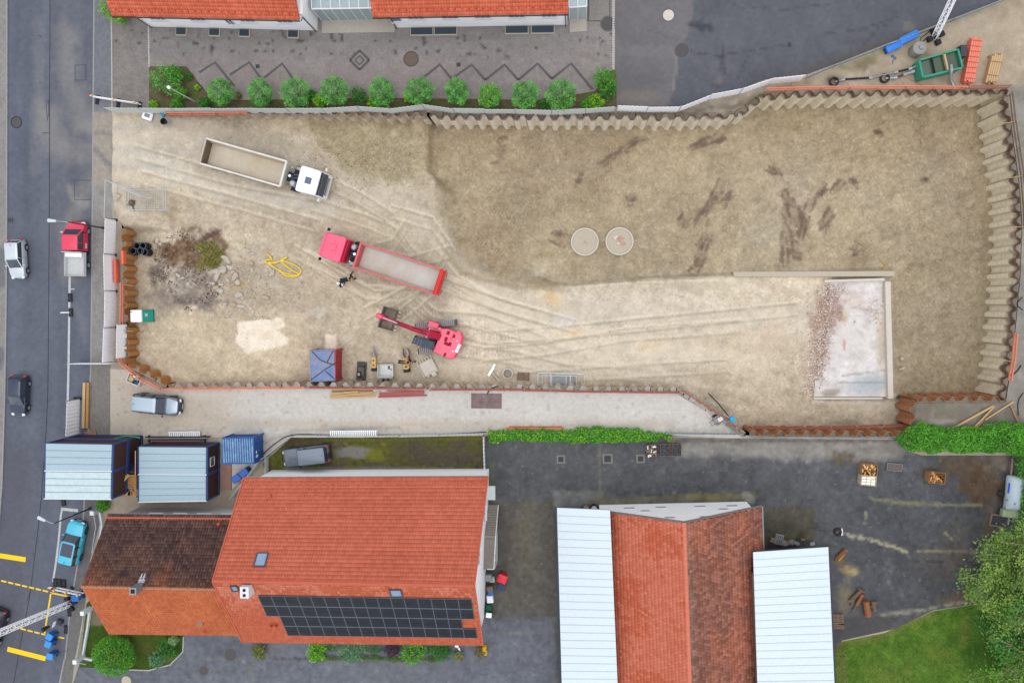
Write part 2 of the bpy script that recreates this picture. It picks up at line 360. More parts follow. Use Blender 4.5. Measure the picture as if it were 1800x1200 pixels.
    # tyre tracks: thin curved pairs
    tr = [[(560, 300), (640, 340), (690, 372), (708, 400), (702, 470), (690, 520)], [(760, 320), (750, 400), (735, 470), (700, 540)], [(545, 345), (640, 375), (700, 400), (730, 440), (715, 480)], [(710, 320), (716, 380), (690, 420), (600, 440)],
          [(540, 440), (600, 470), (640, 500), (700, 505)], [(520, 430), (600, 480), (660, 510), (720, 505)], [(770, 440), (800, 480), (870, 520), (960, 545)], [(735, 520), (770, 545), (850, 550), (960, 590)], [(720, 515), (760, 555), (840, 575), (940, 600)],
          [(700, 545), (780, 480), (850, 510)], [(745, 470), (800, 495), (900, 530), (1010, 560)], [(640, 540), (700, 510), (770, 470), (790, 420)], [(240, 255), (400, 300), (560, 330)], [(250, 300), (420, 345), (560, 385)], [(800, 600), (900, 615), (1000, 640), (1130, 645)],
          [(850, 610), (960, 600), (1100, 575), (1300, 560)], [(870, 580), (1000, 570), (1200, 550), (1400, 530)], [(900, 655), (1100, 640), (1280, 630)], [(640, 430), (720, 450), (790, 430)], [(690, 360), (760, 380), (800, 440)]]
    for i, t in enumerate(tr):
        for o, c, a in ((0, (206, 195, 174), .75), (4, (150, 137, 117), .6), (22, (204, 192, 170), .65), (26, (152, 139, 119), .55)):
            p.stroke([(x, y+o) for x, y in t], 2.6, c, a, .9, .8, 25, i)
    # excavator tread prints
    for (cx, cy, lx, ly, r) in [(720, 548, 70, 9, 4), (850, 620, 45, 8, -4), (890, 385, 40, 10, 25), (860, 430, 40, 10, 35), (880, 590, 50, 8, 5)]:
        c, sn = math.cos(rad(r)), math.sin(rad(r)); u = (X-cx)*c+(Y-cy)*sn; v = -(X-cx)*sn+(Y-cy)*c
        k = (1-sst(lx*.7, lx, np.abs(u)))*(1-sst(ly*.7, ly, np.abs(v))); p.C += (np.sign(np.sin(u*2*math.pi/5.2))*k*9)[:, None]
    # pale spots
    for a in [(560, 548, 20, 10, (190, 184, 172), .5, 0), (995, 562, 30, 16, (200, 198, 194), .5, 0), (970, 525, 22, 14, (204, 170, 124), .6, 20),
              (1010, 585, 20, 10, (208, 180, 138), .5, 0), (1060, 540, 60, 10, (186, 178, 162), .4, 0), (560, 315, 22, 8, (182, 174, 162), .5, 0), (690, 235, 10, 10, (190, 174, 146), .7, 0), (330, 640, 60, 16, (168, 152, 128), .5, 0), (1290, 600, 60, 20, (178, 164, 140), .5, 0),
              (1360, 590, 50, 40, (186, 168, 146), .6, 0), (1250, 660, 40, 20, (160, 146, 126), .5, 20), (1140, 610, 30, 12, (204, 174, 136), .4, 0), (1230, 500, 130, 12, (176, 166, 146), .5, -3), (1100, 630, 100, 30, (202, 190, 170), .5, 0)]:
        p.blob(*a[:5], a=a[5], rot=a[6], soft=.8, nz=.5, ns=18)
    for pl in ([(418, 566), (462, 561), (496, 560), (500, 572), (488, 580), (506, 596), (508, 604), (432, 622), (429, 612), (415, 604)], [(572, 588), (592, 588), (591, 615), (571, 614)]): p.poly(pl, (222, 209, 190), .9, 2.2, 3.5, 9, 3)
    p.blob(470, 590, 20, 8, (204, 186, 160), .5, 20, .8, .6, 9)
    # heap of topsoil by the weeds
    p.blob(330, 492, 60, 54, (132, 120, 111), .9, 0, .4, .9, 20, 4); p.blob(328, 440, 60, 30, (108, 86, 66), .95, -8, .4, .9, 16, 6)
    p.blob(370, 412, 24, 9, (78, 58, 48), .9, -25, .8, .9, 8, 2); p.blob(300, 440, 16, 12, (92, 70, 54), .8, 0, .8, .9, 8, 3); p.blob(350, 530, 48, 16, (112, 102, 96), .8, 5, .7, .8, 10, 9)
    p.blob(315, 500, 26, 18, (156, 146, 134), .8, 0, .8, .7, 10, 5); p.blob(272, 480, 10, 30, (92, 84, 78), .7, 0, .8, .8, 8, 5); k_ = np.exp(-(((X-335)/66)**2+((Y-475)/74)**2)**3); p.C += ((fbm(X, Y, 5, 71, 3)-.5)*95*k_)[:, None]; p.blob(430, 500, 50, 44, (158, 144, 126), .7, 0, .8, .6, 14, 6); p.blob(420, 500, 20, 14, (160, 138, 108), .7, 0, .8, .4, 14, 6)
    # around the slab and bricks
    p.blob(1450, 555, 26, 60, (148, 122, 108), .75, 8, .6, .7, 10, 8); p.blob(1425, 640, 22, 50, (166, 144, 128), .6, 0, .8, .8, 10, 8)
    p.blob(1550, 715, 60, 14, (182, 170, 154), .6, -5, .8, .6, 14, 2); p.stroke([(1430, 706), (1560, 704)], 4, (210, 200, 190), .7, .8, .9, 8)
    for y in (494, 500): p.stroke([(1000, y+4), (1130, y-4), (1290, y-9)], 2, (206, 196, 176), .6, .9, .8, 10)
    p.stroke([(785, 440), (812, 482), (900, 504), (985, 508)], 5, (142, 124, 98), .5, .9, .8, 10)
    p.stroke([(757, 232), (754, 300)], 4, (158, 136, 102), .8, .8, .6, 12)
    # asphalt-grey dust and wheel dirt by the gate
    p.poly([(195, 195), (235, 200), (240, 330), (195, 345)], (186, 174, 156), .5, 14, 10)
    for t in ([(200, 226), (290, 216), (340, 212)], [(196, 262), (300, 264), (420, 300)], [(200, 292), (300, 292)]): p.stroke(t, 7, (160, 154, 146), .45, .9, .8, 12)
    n = vnoise(X/3.1, Y/3.1, 77); p.C += (sst(.88, .98, n)*16)[:, None]-(sst(.88, .98, 1-n)*16)[:, None]
    g = sst(.78, .9, fbm(X, Y, 9, 55, 2))*(sst(545, 560, X)*(1-sst(745, 757, X))*(1-sst(325, 335, Y))); p.mix((128, 124, 84), g*.6)
    p.C = p.C*1.08+np.array([4, 4, 3]); return p.out()
# ---- pit floor: world XY from the outline at grade, depth from pit_z at the pixel where it shows
A, T = tri_sheet(PIT, 3.0); W0 = PA(A[:, 0], A[:, 1], 0.0); Z = np.zeros(len(A)); AP = A.copy()
for _ in range(3):
    Z = pit_z(AP[:, 0], AP[:, 1]); AP = PIX(np.column_stack([W0[:, :2], Z]))
V = np.column_stack([W0[:, :2], Z-.006])
pit = tag(link('excavation_floor', mesh_np('excavation_floor', V, T, earth_paint(AP[:, 0], AP[:, 1]), True), M_EARTH), kind='structure')
def FZ(x, y):
    """height of the excavation floor at the photo pixel where it shows"""
    return float(pit_z(np.array([float(x)]), np.array([float(y)]))[0])
def FP(x, y, dz=0.): return P(x, y, FZ(x, y)+dz)

def ground_paint(X, Y):
    p = Paint(X, Y, (168, 156, 138))
    p.poly([(1330, 165), (1420, 128), (1700, 20), (1990, -160), (1990, 170), (1780, 165), (1600, 160)], (176, 160, 138), .9, 10, 10)
    p.poly([(1772, 150), (1990, 150), (1990, 780), (1560, 780), (1600, 700), (1765, 700), (1795, 480), (1795, 330)], (142, 138, 130), .9, 8, 8)
    p.poly([(1605, 705), (1765, 705), (1790, 720), (1800, 770), (1590, 770)], (132, 124, 112), .9, 6, 8)
    p.noise(60, 10, 5); p.noise(16, 12, 6); p.noise(6, 10, 8, o=2)
    p.blob(1465, 145, 26, 14, (112, 96, 80), .8, 0, .8, .6, 10); p.blob(1520, 112, 30, 10, (120, 104, 84), .7, -25, .8, .8, 10); p.blob(1480, 150, 60, 10, (196, 184, 168), .6, -5, .8, .6, 12)
    p.blob(1620, 95, 20, 12, (136, 118, 96), .7, 0, .8, .5, 10); p.blob(1700, 60, 60, 50, (182, 168, 148), .6, 0, .8, .5, 30); p.blob(1790, 520, 20, 60, (130, 128, 124), .5, 0, .8, .5, 20)
    p.stroke([(1300, 185), (1360, 160), (1420, 145)], 9, (150, 130, 106), .7, .8, .8, 10); p.blob(1262, 178, 60, 9, (124, 114, 98), .6, -12, .8, .8, 10)
    p.stroke([(300, 194), (700, 192), (1200, 196)], 5, (106, 98, 84), .8, .8, .6, 10); p.stroke([(1200, 196), (1290, 190), (1340, 165)], 6, (98, 92, 82), .7, .8, .6, 10)
    p.stroke([(207, 400), (212, 640)], 8, (156, 142, 126), .7, .8, .6, 14)
    p.blob(1660, 765, 70, 12, (150, 140, 132), .5); p.blob(1640, 745, 40, 6, (190, 178, 168), .5, -8); p.blob(1700, 725, 60, 12, (124, 118, 104), .6)
    p.stroke([(1480, 120), (1560, 90), (1640, 45), (1720, 20)], 4, (118, 132, 84), .5, .9, 1.0, 9)
    return p.out()
FRAME = [(-260, -190), (2060, -190), (2060, 1390), (-260, 1390)]
sheet('ground', FRAME, -.15 if False else -.006, 7, ground_paint, M_EARTH, holes=[PIT, [(-250, -180), (166, -180), (163, 200), (161, 480), (159, 640), (154, 770), (147, 890), (143, 950), (132, 1013), (123, 1067), (115, 1145), (104, 1200), (70, 1380), (-250, 1380)]])
mb = MB(); fr = [P(x, y, -.006) for x, y in FRAME]; big = [Vector((sx*900, sy*900, -.006)) for sx, sy in ((-1, 1), (1, 1), (1, -1), (-1, -1))]
for i in range(4): j = (i+1) % 4; mb.quad(fr[j], fr[i], big[i], big[j])
tag(obj('far_ground', mb, mat('far_meadow', (110, 118, 84), var=.25, scale=.05, rgb2=(140, 132, 110))), kind='structure')

# ---- street
RR = [(166, -180), (163, 200), (161, 480), (159, 640), (154, 770), (147, 890), (143, 950), (132, 1013), (123, 1067), (115, 1145), (104, 1200), (70, 1380)]
RL = [(13, -180), (12, 480), (9, 700), (4, 850), (-8, 1010), (-50, 1380)]
def road_paint(X, Y):
    p = Paint(X, Y, (97, 101, 113))
    p.poly([(88, -180), (166, -180), (163, 500), (88, 500)], (100, 102, 110), .6, 6, 3)
    st = fbm(X, Y*.06, 16, 31, 3)-.5; p.C += (st*20)[:, None]; p.noise(40, 5, 32); p.noise(6, 6, 33, o=2)
    # pale mud carried out of the gate
    for pts, wd, a in [([(195, 265), (140, 270), (95, 250), (80, 200)], 30, .45), ([(195, 250), (150, 215), (125, 150), (118, 60)], 26, .4), ([(190, 300), (150, 330), (120, 400), (125, 480)], 20, .4), ([(60, 300), (70, 200), (66, 40)], 12, .22), ([(190, 240), (165, 225)], 30, .35), ([(130, 540), (146, 560), (150, 600)], 8, .2), ([(122, 330), (130, 350), (150, 360)], 8, .5)]:
        p.stroke(pts, wd, (160, 152, 142), a, .95, .6, 22, int(wd))
    for pts in ([(165, 275), (140, 262), (118, 240)], [(195, 285), (172, 262), (160, 240)], [(192, 262), (166, 250)]): p.stroke(pts, 5, (112, 112, 116), .6, .9, .8, 9)
    p.poly([(0, 780), (60, 780), (60, 1380), (-60, 1380)], (88, 88, 94), .5, 30, 10)
    return p.out()
road = sheet('road', RL+RR[::-1], RZ, 4.5, road_paint, M_ASPH)
def kerb(name, pts, z0=-.14, z1=.006, wd=.16):
    mb = MB()
    for (p, t) in along(pts, 0, 1.0):
        mb.cbox(p+t*.5+Vector((0, 0, (z0+z1)/2)), (.985, wd, z1-z0), .012, math.atan2(t.y, t.x))
    return tag(obj(name, mb, M_KERB), kind='structure')
kerb('kerb', [(x+.5, y) for x, y in RR]); kerb('kerb', [(x-1, y) for x, y in RL])
def foot_paint(X, Y):
    p = Paint(X, Y, (142, 138, 134)); st = fbm(X*.3, Y, 50, 41); p.C += ((st-.5)*16)[:, None]; p.noise(20, 6, 42); p.noise(5, 6, 43, o=2)
    p.poly([(-60, 437), (9, 437), (9, 505), (-60, 505)], (112, 112, 116), .8, 2); p.poly([(-60, 610), (8, 608), (8, 650), (-60, 650)], (108, 108, 112), .8, 2)
    p.poly([(150, -190), (200, -190), (197, 197), (150, 197)], (118, 120, 126), 1, 1); p.poly([(150, 197), (200, 197), (200, 320), (150, 330)], (164, 154, 140), .8, 12, 10)
    p.stroke([(164, 262), (180, 275), (197, 295)], 6, (116, 114, 114), .7, .9, .6, 10); p.stroke([(165, 235), (182, 232), (197, 240)], 4, (120, 118, 116), .6, .9, .6, 10)
    p.poly([(150, 640), (165, 640), (196, 640), (196, 780), (150, 780)], (126, 121, 116), .8, 4, 4); p.poly([(90, 830), (230, 830), (190, 1000), (120, 1040), (90, 1040)], (104, 103, 106), .9, 8, 4)
    p.poly([(90, 1030), (170, 1030), (160, 1200), (60, 1380)], (112, 110, 108), .9, 8, 4)
    return p.out()
sheet('pavement', RR[:6]+[(147, 890), (143, 950), (132, 1013), (123, 1067), (115, 1145), (104, 1200), (70, 1380), (105, 1380), (127, 1200), (131, 1160), (150, 1060), (158, 985), (182, 895), (194, 770), (197, 345), (197, 197), (196, -180)], 0., 5, foot_paint, M_SLABS)
sheet('pavement', [(-60, -180), (12, -180)]+RL[1:]+[(-60, 1380)], 0., 6, foot_paint, M_SLABS)
# long tar joints, patched squares, painted lines
strip('tar_joint', [(88, -150), (88, 60), (87, 160), (87, 300), (86, 460), (85, 600), (84, 690), (81, 760), (73, 870), (67, 930), (60, 985), (52, 1050), (38, 1120), (24, 1200), (0, 1330)], .07, RZ+.004, M_TAR, road)
strip('tar_joint', [(60, 974), (57, 972)], .06, RZ+.004, M_TAR, road); strip('tar_joint', [(47, 1057), (50, 1048), (53, 1040)], .06, RZ+.004, M_TAR, road)
for i, r in enumerate([[(132, 115), (151, 114), (151, 141), (132, 141), (132, 115)], [(160, 317), (131, 317), (131, 351), (160, 351)], [(82, 214), (86, 200), (85, 176), (81, 185), (83, 205)], [(75, 234), (87, 234)], [(66, 62), (74, 66)], [(69, 144), (72, 146)]]):
    strip('tar_joint', r, .055, RZ+.005, M_TAR, road)
line = [(122.5, 486), (121.5, 560), (120.5, 640), (119, 705)]
strip('parking_line', line, .22, RZ+.004, M_WLINE, road); strip('parking_line', [(109, 895), (107, 905), (103, 950), (98, 990), (93, 1022)], .2, RZ+.004, M_WLINE, road)
strip('parking_line', [(107, 894), (137, 897)], .3, RZ+.0045, M_WLINE, road); strip('parking_line', [(124, 508), (131, 508)], .1, RZ+.005, M_WLINE, road)
def yline(a, b, wd, dash=None):
    pa, pb = np.array(a, float), np.array(b, float)
    if not dash: strip('yellow_marking', [a, b], wd, RZ+.006, M_YEL, road); return
    L = np.hypot(*(pb-pa)); n = int(L/dash[1])
    for i in range(n+1):
        s0 = i*dash[1]; s1 = min(s0+dash[0], L)
        if s1 > s0+1: strip('yellow_marking', [tuple(pa+(pb-pa)*s0/L), tuple(pa+(pb-pa)*s1/L)], wd, RZ+.006, M_YEL, road)
yline((-40, 970), (45, 983), .5); yline((13, 1140), (80, 1157), .5); yline((2, 1020), (88, 1040), .16, (9.5, 12.5)); yline((88, 1041), (122, 1048), .16); yline((89.5, 1041), (78, 1114), .16); yline((24, 1101), (80, 1115), .16, (9.5, 12.5)); yline((103, 1119), (113, 1121), .16)
# ---- clinker courtyard in front of the white building
def court_paint(X, Y):
    p = Paint(X, Y, (146, 138, 134)); p.poly([(190, -100), (262, -100), (262, 200), (190, 200)], (138, 132, 127), .9, 2)
    p.noise(60, 9, 51, (1, .96, .96)); p.noise(14, 8, 52); p.noise(4, 9, 53, o=2)
    p.stroke([(262, 80), (600, 78), (1000, 78)], 26, (140, 136, 134), .5, .9, .5, 40); p.stroke([(300, 68), (900, 66)], 6, (122, 118, 116), .3, .9, .8, 14); p.blob(310, 92, 60, 12, (134, 130, 128), .5)
    n = fbm(X, Y, 6, 54, 1); p.C -= (sst(.80, .88, n)*sst(45, 60, Y)*(1-sst(92, 110, Y))*50)[:, None]; p.blob(950, 60, 60, 14, (150, 146, 140), .6); p.blob(700, 130, 140, 20, (150, 136, 134), .5); p.stroke([(196, -50), (196, 195)], 3, (112, 110, 108), .5)
    p.poly([(1030, -100), (1076, -100), (1076, 36), (1033, 36)], (140, 136, 130), .7, 3)
    return p.out()
court = sheet('courtyard', [(196, -180), (1080, -180), (1080, 188), (900, 193), (600, 192), (262, 193), (197, 196)], .004, 4.5, court_paint, M_PAVE)
for pts in ([(350, 128), (378, 110), (412, 152)], [(404, 132), (438, 110), (460, 140)], [(462, 139), (496, 112), (516, 140)], [(740, 140), (773, 114), (794, 139)], [(794, 139), (829, 114), (853, 141)], [(853, 141), (887, 114), (911, 141)], [(911, 141), (945, 112), (970, 139)], [(970, 139), (1004, 112), (1042, 158)], [(516, 140), (524, 150)]):
    strip('dark_paver_band', pts, .26, .009, M_DARKP, court)
def diamond(c, r, wd):
    pts = [(c[0], c[1]-r), (c[0]+r, c[1]), (c[0], c[1]+r), (c[0]-r, c[1]), (c[0], c[1]-r)]
    for a, b in zip(pts, pts[1:]): strip('dark_paver_band', [a, b], wd, .009, M_DARKP, court)
diamond((632, 106), 17, .24); diamond((632, 106), 8, .14); strip('dark_paver_band', [(1034, -40), (1034, 37), (1078, 37)], .2, .009, M_DARKP, court); strip('dark_paver_band', [(1072, -40), (1072, 36)], .12, .009, M_DARKP, court)
M_SETT = mat('pale_setts', (188, 184, 178), var=.3, scale=8)
def setts(pts, wd, step):
    mb = MB()
    for p, t in along(pts, .004, step): mb.cbox(p+Vector((0, 0, .008)), (step*.8, wd, .03), .008, math.atan2(t.y, t.x))
    o = obj('sett_row', mb, M_SETT, court); o['kind'] = 'stuff'
setts([(196, 30), (197, 190)], .14, .22); setts([(261, 47), (262, 118)], .16, .22); setts([(1078.5, -20), (1078, 125)], .2, .22)
def bed_paint(X, Y):
    p = Paint(X, Y, (96, 88, 66)); p.noise(14, 14, 61); p.noise(5, 12, 62, o=2); n = fbm(X, Y, 11, 63); p.mix((86, 106, 52), sst(.5, .7, n)*.7); return p.out()
sheet('planting_bed', [(262, 117), (328, 117), (345, 140), (372, 172), (420, 176), (560, 174), (660, 172), (960, 176), (1046, 160), (1062, 128), (1083, 122), (1084, 188), (900, 192.5), (600, 191.5), (262, 192.5)], .014, 4, bed_paint, mat('bed_soil', attr=True, rough=1, var=.3, scale=5, spec=.05))
# ---- north-east asphalt yard
def ne_paint(X, Y):
    p = Paint(X, Y, (112, 108, 110)); p.poly([(1240, -190), (1215, 45), (1194, 90), (1184, 160), (1170, 200), (1800, 200), (2000, -190)], (92, 93, 100), 1, 2, 2)
    p.noise(70, 9, 71); p.noise(18, 5, 72); p.noise(5, 5, 73, o=2); p.blob(1120, 90, 80, 12, (124, 120, 120), .5); p.blob(1130, 140, 50, 12, (100, 98, 102), .5); p.blob(1115, 172, 60, 14, (128, 120, 108), .6, 0, .8, .6, 12)
    p.blob(1228, 46, 20, 8, (58, 58, 64), .8, 10, .8, .8, 9); p.blob(1250, 50, 8, 7, (64, 64, 70), .7, 0, .8, .8, 8); p.blob(1268, 100, 8, 6, (58, 58, 64), .8, 0, .8, .8, 8); p.blob(1268, 116, 4, 16, (72, 72, 78), .7, 0, .8, .8, 8); p.blob(1596, 47, 12, 10, (116, 112, 104), .9, 0, .3, .3, 9)
    p.blob(1265, 140, 6, 7, (126, 112, 104), .7); p.blob(1388, 79, 4, 3, (48, 48, 54), .9); p.stroke([(1184, 160), (1190, 95)], 2, (140, 134, 126), .6); p.stroke([(1130, 50), (1165, 62), (1190, 70)], 2, (96, 94, 96), .5, .8, .8, 9)
    for i, pts in enumerate([[(1200, 90), (1260, 98), (1350, 85)], [(1315, 100), (1290, 150), (1285, 160)], [(1390, 78), (1350, 84)], [(1370, 20), (1420, 10), (1460, 8)], [(1510, 90), (1545, 48), (1560, 44)], [(1280, 0), (1300, 16), (1350, 14)], [(1270, 80), (1275, 130)], [(1250, 150), (1300, 160), (1330, 158)], [(1450, 60), (1520, 50), (1580, 30)]]): p.stroke(pts, 1.8, (74, 74, 80), .7, .9, .8, 9, i)
    p.stroke([(1270, 192), (1340, 150), (1420, 122), (1520, 85), (1600, 60)], 6, (98, 92, 80), .5, .9, .8, 12); return p.out()
sheet('asphalt_yard', [(1081, -180), (1960, -180), (1780, -8), (1600, 61), (1470, 112), (1418, 131), (1345, 140), (1300, 158), (1250, 172), (1200, 188), (1081, 188)], .004, 4.5, ne_paint, M_ASPH)
# ---- gravel drive south of the pit
def drive_paint(X, Y):
    p = Paint(X, Y, (204, 198, 189)); p.noise(120, 7, 81, (1, .98, .95)); p.noise(30, 6, 82); p.noise(5, 8, 83, o=2); p.poly([(180, 640), (420, 640), (400, 780), (180, 780)], (186, 173, 156), .8, 40, 10); p.stroke([(200, 672), (400, 742), (700, 748), (1180, 745)], 10, (186, 172, 156), .5, .9, .6, 20)
    p.stroke([(300, 690), (700, 706), (1200, 712)], 10, (204, 198, 190), .5, .9, .6, 30); p.blob(715, 752, 14, 4, (214, 184, 160), .6); p.blob(1290, 748, 30, 10, (140, 134, 126), .8, 30, .8, .6, 10); p.blob(720, 738, 30, 6, (208, 188, 172), .4); p.stroke([(460, 780), (520, 756), (700, 752)], 4, (160, 152, 142), .5)
    n = fbm(X, Y, 4, 85, 1); p.C -= (sst(.82, .92, n)*20)[:, None]; return p.out()
sheet('gravel_drive', [(194, 648), (222, 650), (290, 684), (540, 683), (860, 687), (1190, 692), (1244, 725), (1305, 769), (1300, 771), (1150, 763), (860, 762), (515, 766), (458, 812), (405, 862), (392, 768), (300, 770), (194, 772)], .004, 4.5, drive_paint, M_GRAVEL)
# ---- mossy parking court
def moss_paint(X, Y):
    p = Paint(X, Y, (98, 88, 72)); p.noise(40, 10, 91, (1, 1, .8)); n = fbm(X, Y, 26, 92); p.mix((104, 106, 38), sst(.42, .62, n)*.75); n = fbm(X, Y, 5, 93, 2); p.mix((146, 142, 70), sst(.68, .85, n)*.55); p.mix((62, 62, 40), sst(.62, .85, 1-n)*.6)
    p.stroke([(500, 825), (700, 826), (850, 828)], 6, (140, 138, 134), .8, .8, .6, 12); p.blob(626, 795, 38, 12, (138, 136, 130), .95, 0, .25, .25, 12); p.blob(595, 796, 10, 9, (126, 126, 122), .8); p.stroke([(520, 772), (660, 772), (850, 770)], 4, (112, 116, 44), .8, .8, .8, 8); p.blob(660, 800, 18, 14, (124, 126, 44), .8)
    p.poly([(690, 775), (850, 772), (850, 815), (690, 812)], (88, 82, 68), .6, 12, 8); p.stroke([(500, 776), (560, 770)], 5, (84, 62, 46), .5); return p.out()
sheet('parking_court', [(462, 815), (512, 769), (850, 766), (852, 838), (470, 838)], .008, 3.5, moss_paint, M_COBB)
# ---- southern yard
def yard_paint(X, Y):
    p = Paint(X, Y, (78, 79, 82)); p.poly([(1470, 850), (1760, 830), (1740, 1050), (1470, 1110)], (70, 71, 75), .8, 30, 20); p.poly([(100, 1080), (975, 1085), (985, 1400), (100, 1400)], (98, 101, 110), .95, 5, 3); p.poly([(862, 880), (980, 880), (978, 1086), (862, 1086)], (84, 80, 72), .95, 8, 8); p.blob(925, 950, 26, 70, (112, 102, 82), .6, 0, .9, .5, 20); p.blob(890, 1040, 24, 34, (108, 98, 80), .6, 0, .9, .5, 16)
    p.poly([(1180, 768), (1600, 768), (1580, 800), (1560, 812), (1180, 800)], (146, 140, 130), .8, 8, 8); p.stroke([(1180, 775), (1560, 775)], 4, (96, 90, 82), .8, .8, .8, 10); p.poly([(975, 862), (1060, 862), (1060, 890), (975, 890)], (128, 128, 124), .8, 5, 4); p.stroke([(1050, 882), (1320, 872)], 9, (112, 106, 84), .8, .8, .6, 12); p.blob(1240, 872, 60, 7, (132, 128, 62), .6, 0, .8, .7, 9)
    p.stroke([(1310, 870), (1320, 878)], 9, (146, 142, 132), .8); p.poly([(1346, 890), (1432, 890), (1432, 960), (1346, 960)], (76, 70, 56), .9, 4, 4); p.blob(1390, 945, 40, 12, (98, 98, 54), .6, 0, .8, .6, 9)
    p.blob(1700, 820, 90, 22, (84, 66, 46), .8, -5, .7, .6, 20); p.blob(1725, 850, 50, 44, (80, 58, 34), .85, 0, .6, .6, 22); p.blob(1760, 815, 30, 16, (128, 118, 110), .6, 0, .8, .7, 14); p.blob(1700, 1050, 60, 16, (104, 84, 60), .7, -8, .8, .6, 14); p.blob(1740, 930, 22, 50, (104, 90, 70), .6, 0, .8, .6, 16); p.blob(1690, 960, 40, 60, (118, 110, 100), .55, 0, .9, .6, 18)
    p.blob(1560, 790, 60, 10, (120, 114, 106), .6); p.blob(1478, 805, 26, 12, (84, 68, 48), .8, 0, .7, .9, 7); p.blob(1660, 990, 60, 40, (92, 84, 74), .5, 0, .9, .6, 24)
    p.noise(80, 9, 101); p.noise(22, 13, 102); p.noise(5, 15, 103, o=2); n = fbm(X, Y, 3.6, 104, 1); p.C += (sst(.9, .99, n)*26)[:, None]
    for pts, wd, c in [([(1530, 876), (1590, 884), (1640, 886), (1725, 886)], 3.2, (128, 126, 92)), ([(1460, 935), (1490, 938)], 2, (150, 142, 112)), ([(1490, 940), (1530, 948), (1580, 964), (1594, 970)], 3.4, (178, 170, 140)), ([(1612, 968), (1720, 970)], 3, (148, 136, 112)), ([(1522, 900), (1520, 920)], 2.6, (168, 160, 126)), ([(1550, 1080), (1620, 1072), (1700, 1058)], 3.5, (156, 146, 124)), ([(1660, 935), (1675, 948)], 2.4, (164, 150, 116))]: p.stroke(pts, wd, c, .8, .8, .9, 7)
    p.blob(1490, 1000, 18, 14, (158, 132, 84), .85, 0, .8, .7, 9); p.blob(1500, 1005, 14, 6, (178, 158, 116), .8, 10, .8, .7, 8); p.blob(1485, 1050, 16, 30, (130, 118, 88), .7, 0, .8, .7, 9); p.blob(1475, 985, 12, 8, (122, 96, 60), .8)
    p.poly([(1462, 1085), (1580, 1084), (1560, 1110), (1480, 1125), (1462, 1140)], (66, 64, 64), .8, 4, 4); p.stroke([(1474, 1130), (1540, 1122), (1580, 1104), (1640, 1080)], 3, (110, 90, 64), .8, .8, .8, 8); p.blob(1475, 1160, 8, 40, (98, 82, 56), .8)
    p.blob(700, 1180, 60, 40, (108, 110, 114), .5, 0, .9, .4, 40); p.blob(640, 1160, 30, 5, (78, 78, 82), .5); p.blob(480, 1140, 30, 16, (124, 112, 108), .4, 0, .8, .6, 8); p.blob(790, 1180, 30, 20, (104, 106, 112), .5); p.blob(865, 830, 10, 40, (88, 100, 60), .5, 0, .9, .8, 8)
    for pts in ([(420, 1180), (450, 1165), (530, 1160)], [(440, 1172), (446, 1200)], [(520, 1170), (526, 1192)], [(865, 1110), (910, 1112), (980, 1110)], [(1054, 770), (1054, 890)], [(300, 1160), (420, 1158)]): p.stroke(pts, 1.6, (126, 120, 100), .5, .9, .7, 10)
    for pts in ([(1340, 960), (1460, 958)], [(1420, 925), (1460, 935)], [(1600, 985), (1660, 986)], [(410, 1155), (620, 1158)]): p.stroke(pts, 1.6, (50, 50, 54), .7, .9, .7, 10)
    return p.out()
yard = sheet('yard', [(853, 766), (1305, 770), (1609, 773), (1590, 790), (1620, 800), (1990, 800), (1990, 1040), (1720, 1060), (1640, 1072), (1575, 1104), (1480, 1125), (1466, 1160), (1466, 1385), (105, 1385), (127, 1205), (160, 1100), (325, 1105), (400, 1000), (850, 840)], .004, 4.5, yard_paint, M_WET)
def lawn_paint(X, Y):
    p = Paint(X, Y, (82, 116, 42)); p.noise(60, 22, 111, (1, .8, .3)); p.noise(14, 20, 112, (1, 1, .5)); p.noise(5, 20, 113, (1, 1, .5), o=2); p.blob(1695, 1110, 10, 34, (140, 132, 70), .6, 10, .9, .6, 14); p.blob(1650, 1150, 40, 30, (120, 128, 58), .5, 0, .9, .6, 20); p.blob(1560, 1190, 60, 40, (116, 120, 56), .5, 0, .9, .6, 20); p.stroke([(1480, 1130), (1545, 1120), (1640, 1078)], 8, (122, 116, 66), .6, .9, .7, 9); p.blob(1760, 1120, 30, 80, (56, 84, 36), .7); p.blob(1480, 1180, 10, 60, (124, 112, 68), .6); return p.out()
lawn = sheet('lawn', [(1480, 1127), (1555, 1112), (1640, 1074), (1720, 1061), (1990, 1040), (1990, 1385), (1466, 1385), (1466, 1150)], .009, 4.5, lawn_paint, M_GRASS)
def garden_paint(X, Y):
    p = Paint(X, Y, (66, 88, 34)); p.noise(20, 12, 121, (1, 1, .5)); p.noise(5, 10, 122, (1, 1, .5), o=2); p.poly([(155, 1068), (200, 1068), (186, 1098), (155, 1100)], (128, 120, 102), .9, 2); p.blob(255, 1140, 22, 20, (88, 88, 46), .6); p.blob(300, 1165, 30, 16, (104, 98, 72), .6); return p.out()
sheet('garden_lawn', [(152, 1060), (182, 1030), (220, 1100), (322, 1112), (322, 1142), (300, 1166), (262, 1176), (230, 1176), (140, 1172)], .012, 3.5, garden_paint, M_GRASS)
mb = MB()
for p_, t_ in along([(230, 1176), (262, 1177), (300, 1167), (322, 1144), (323, 1116)], .0, .3): mb.cbox(p_+Vector((0, 0, .05)), (.28, .12, .1), .015, math.atan2(t_.y, t_.x))
tag(obj('garden_edging', mb, M_SETT), kind='structure')
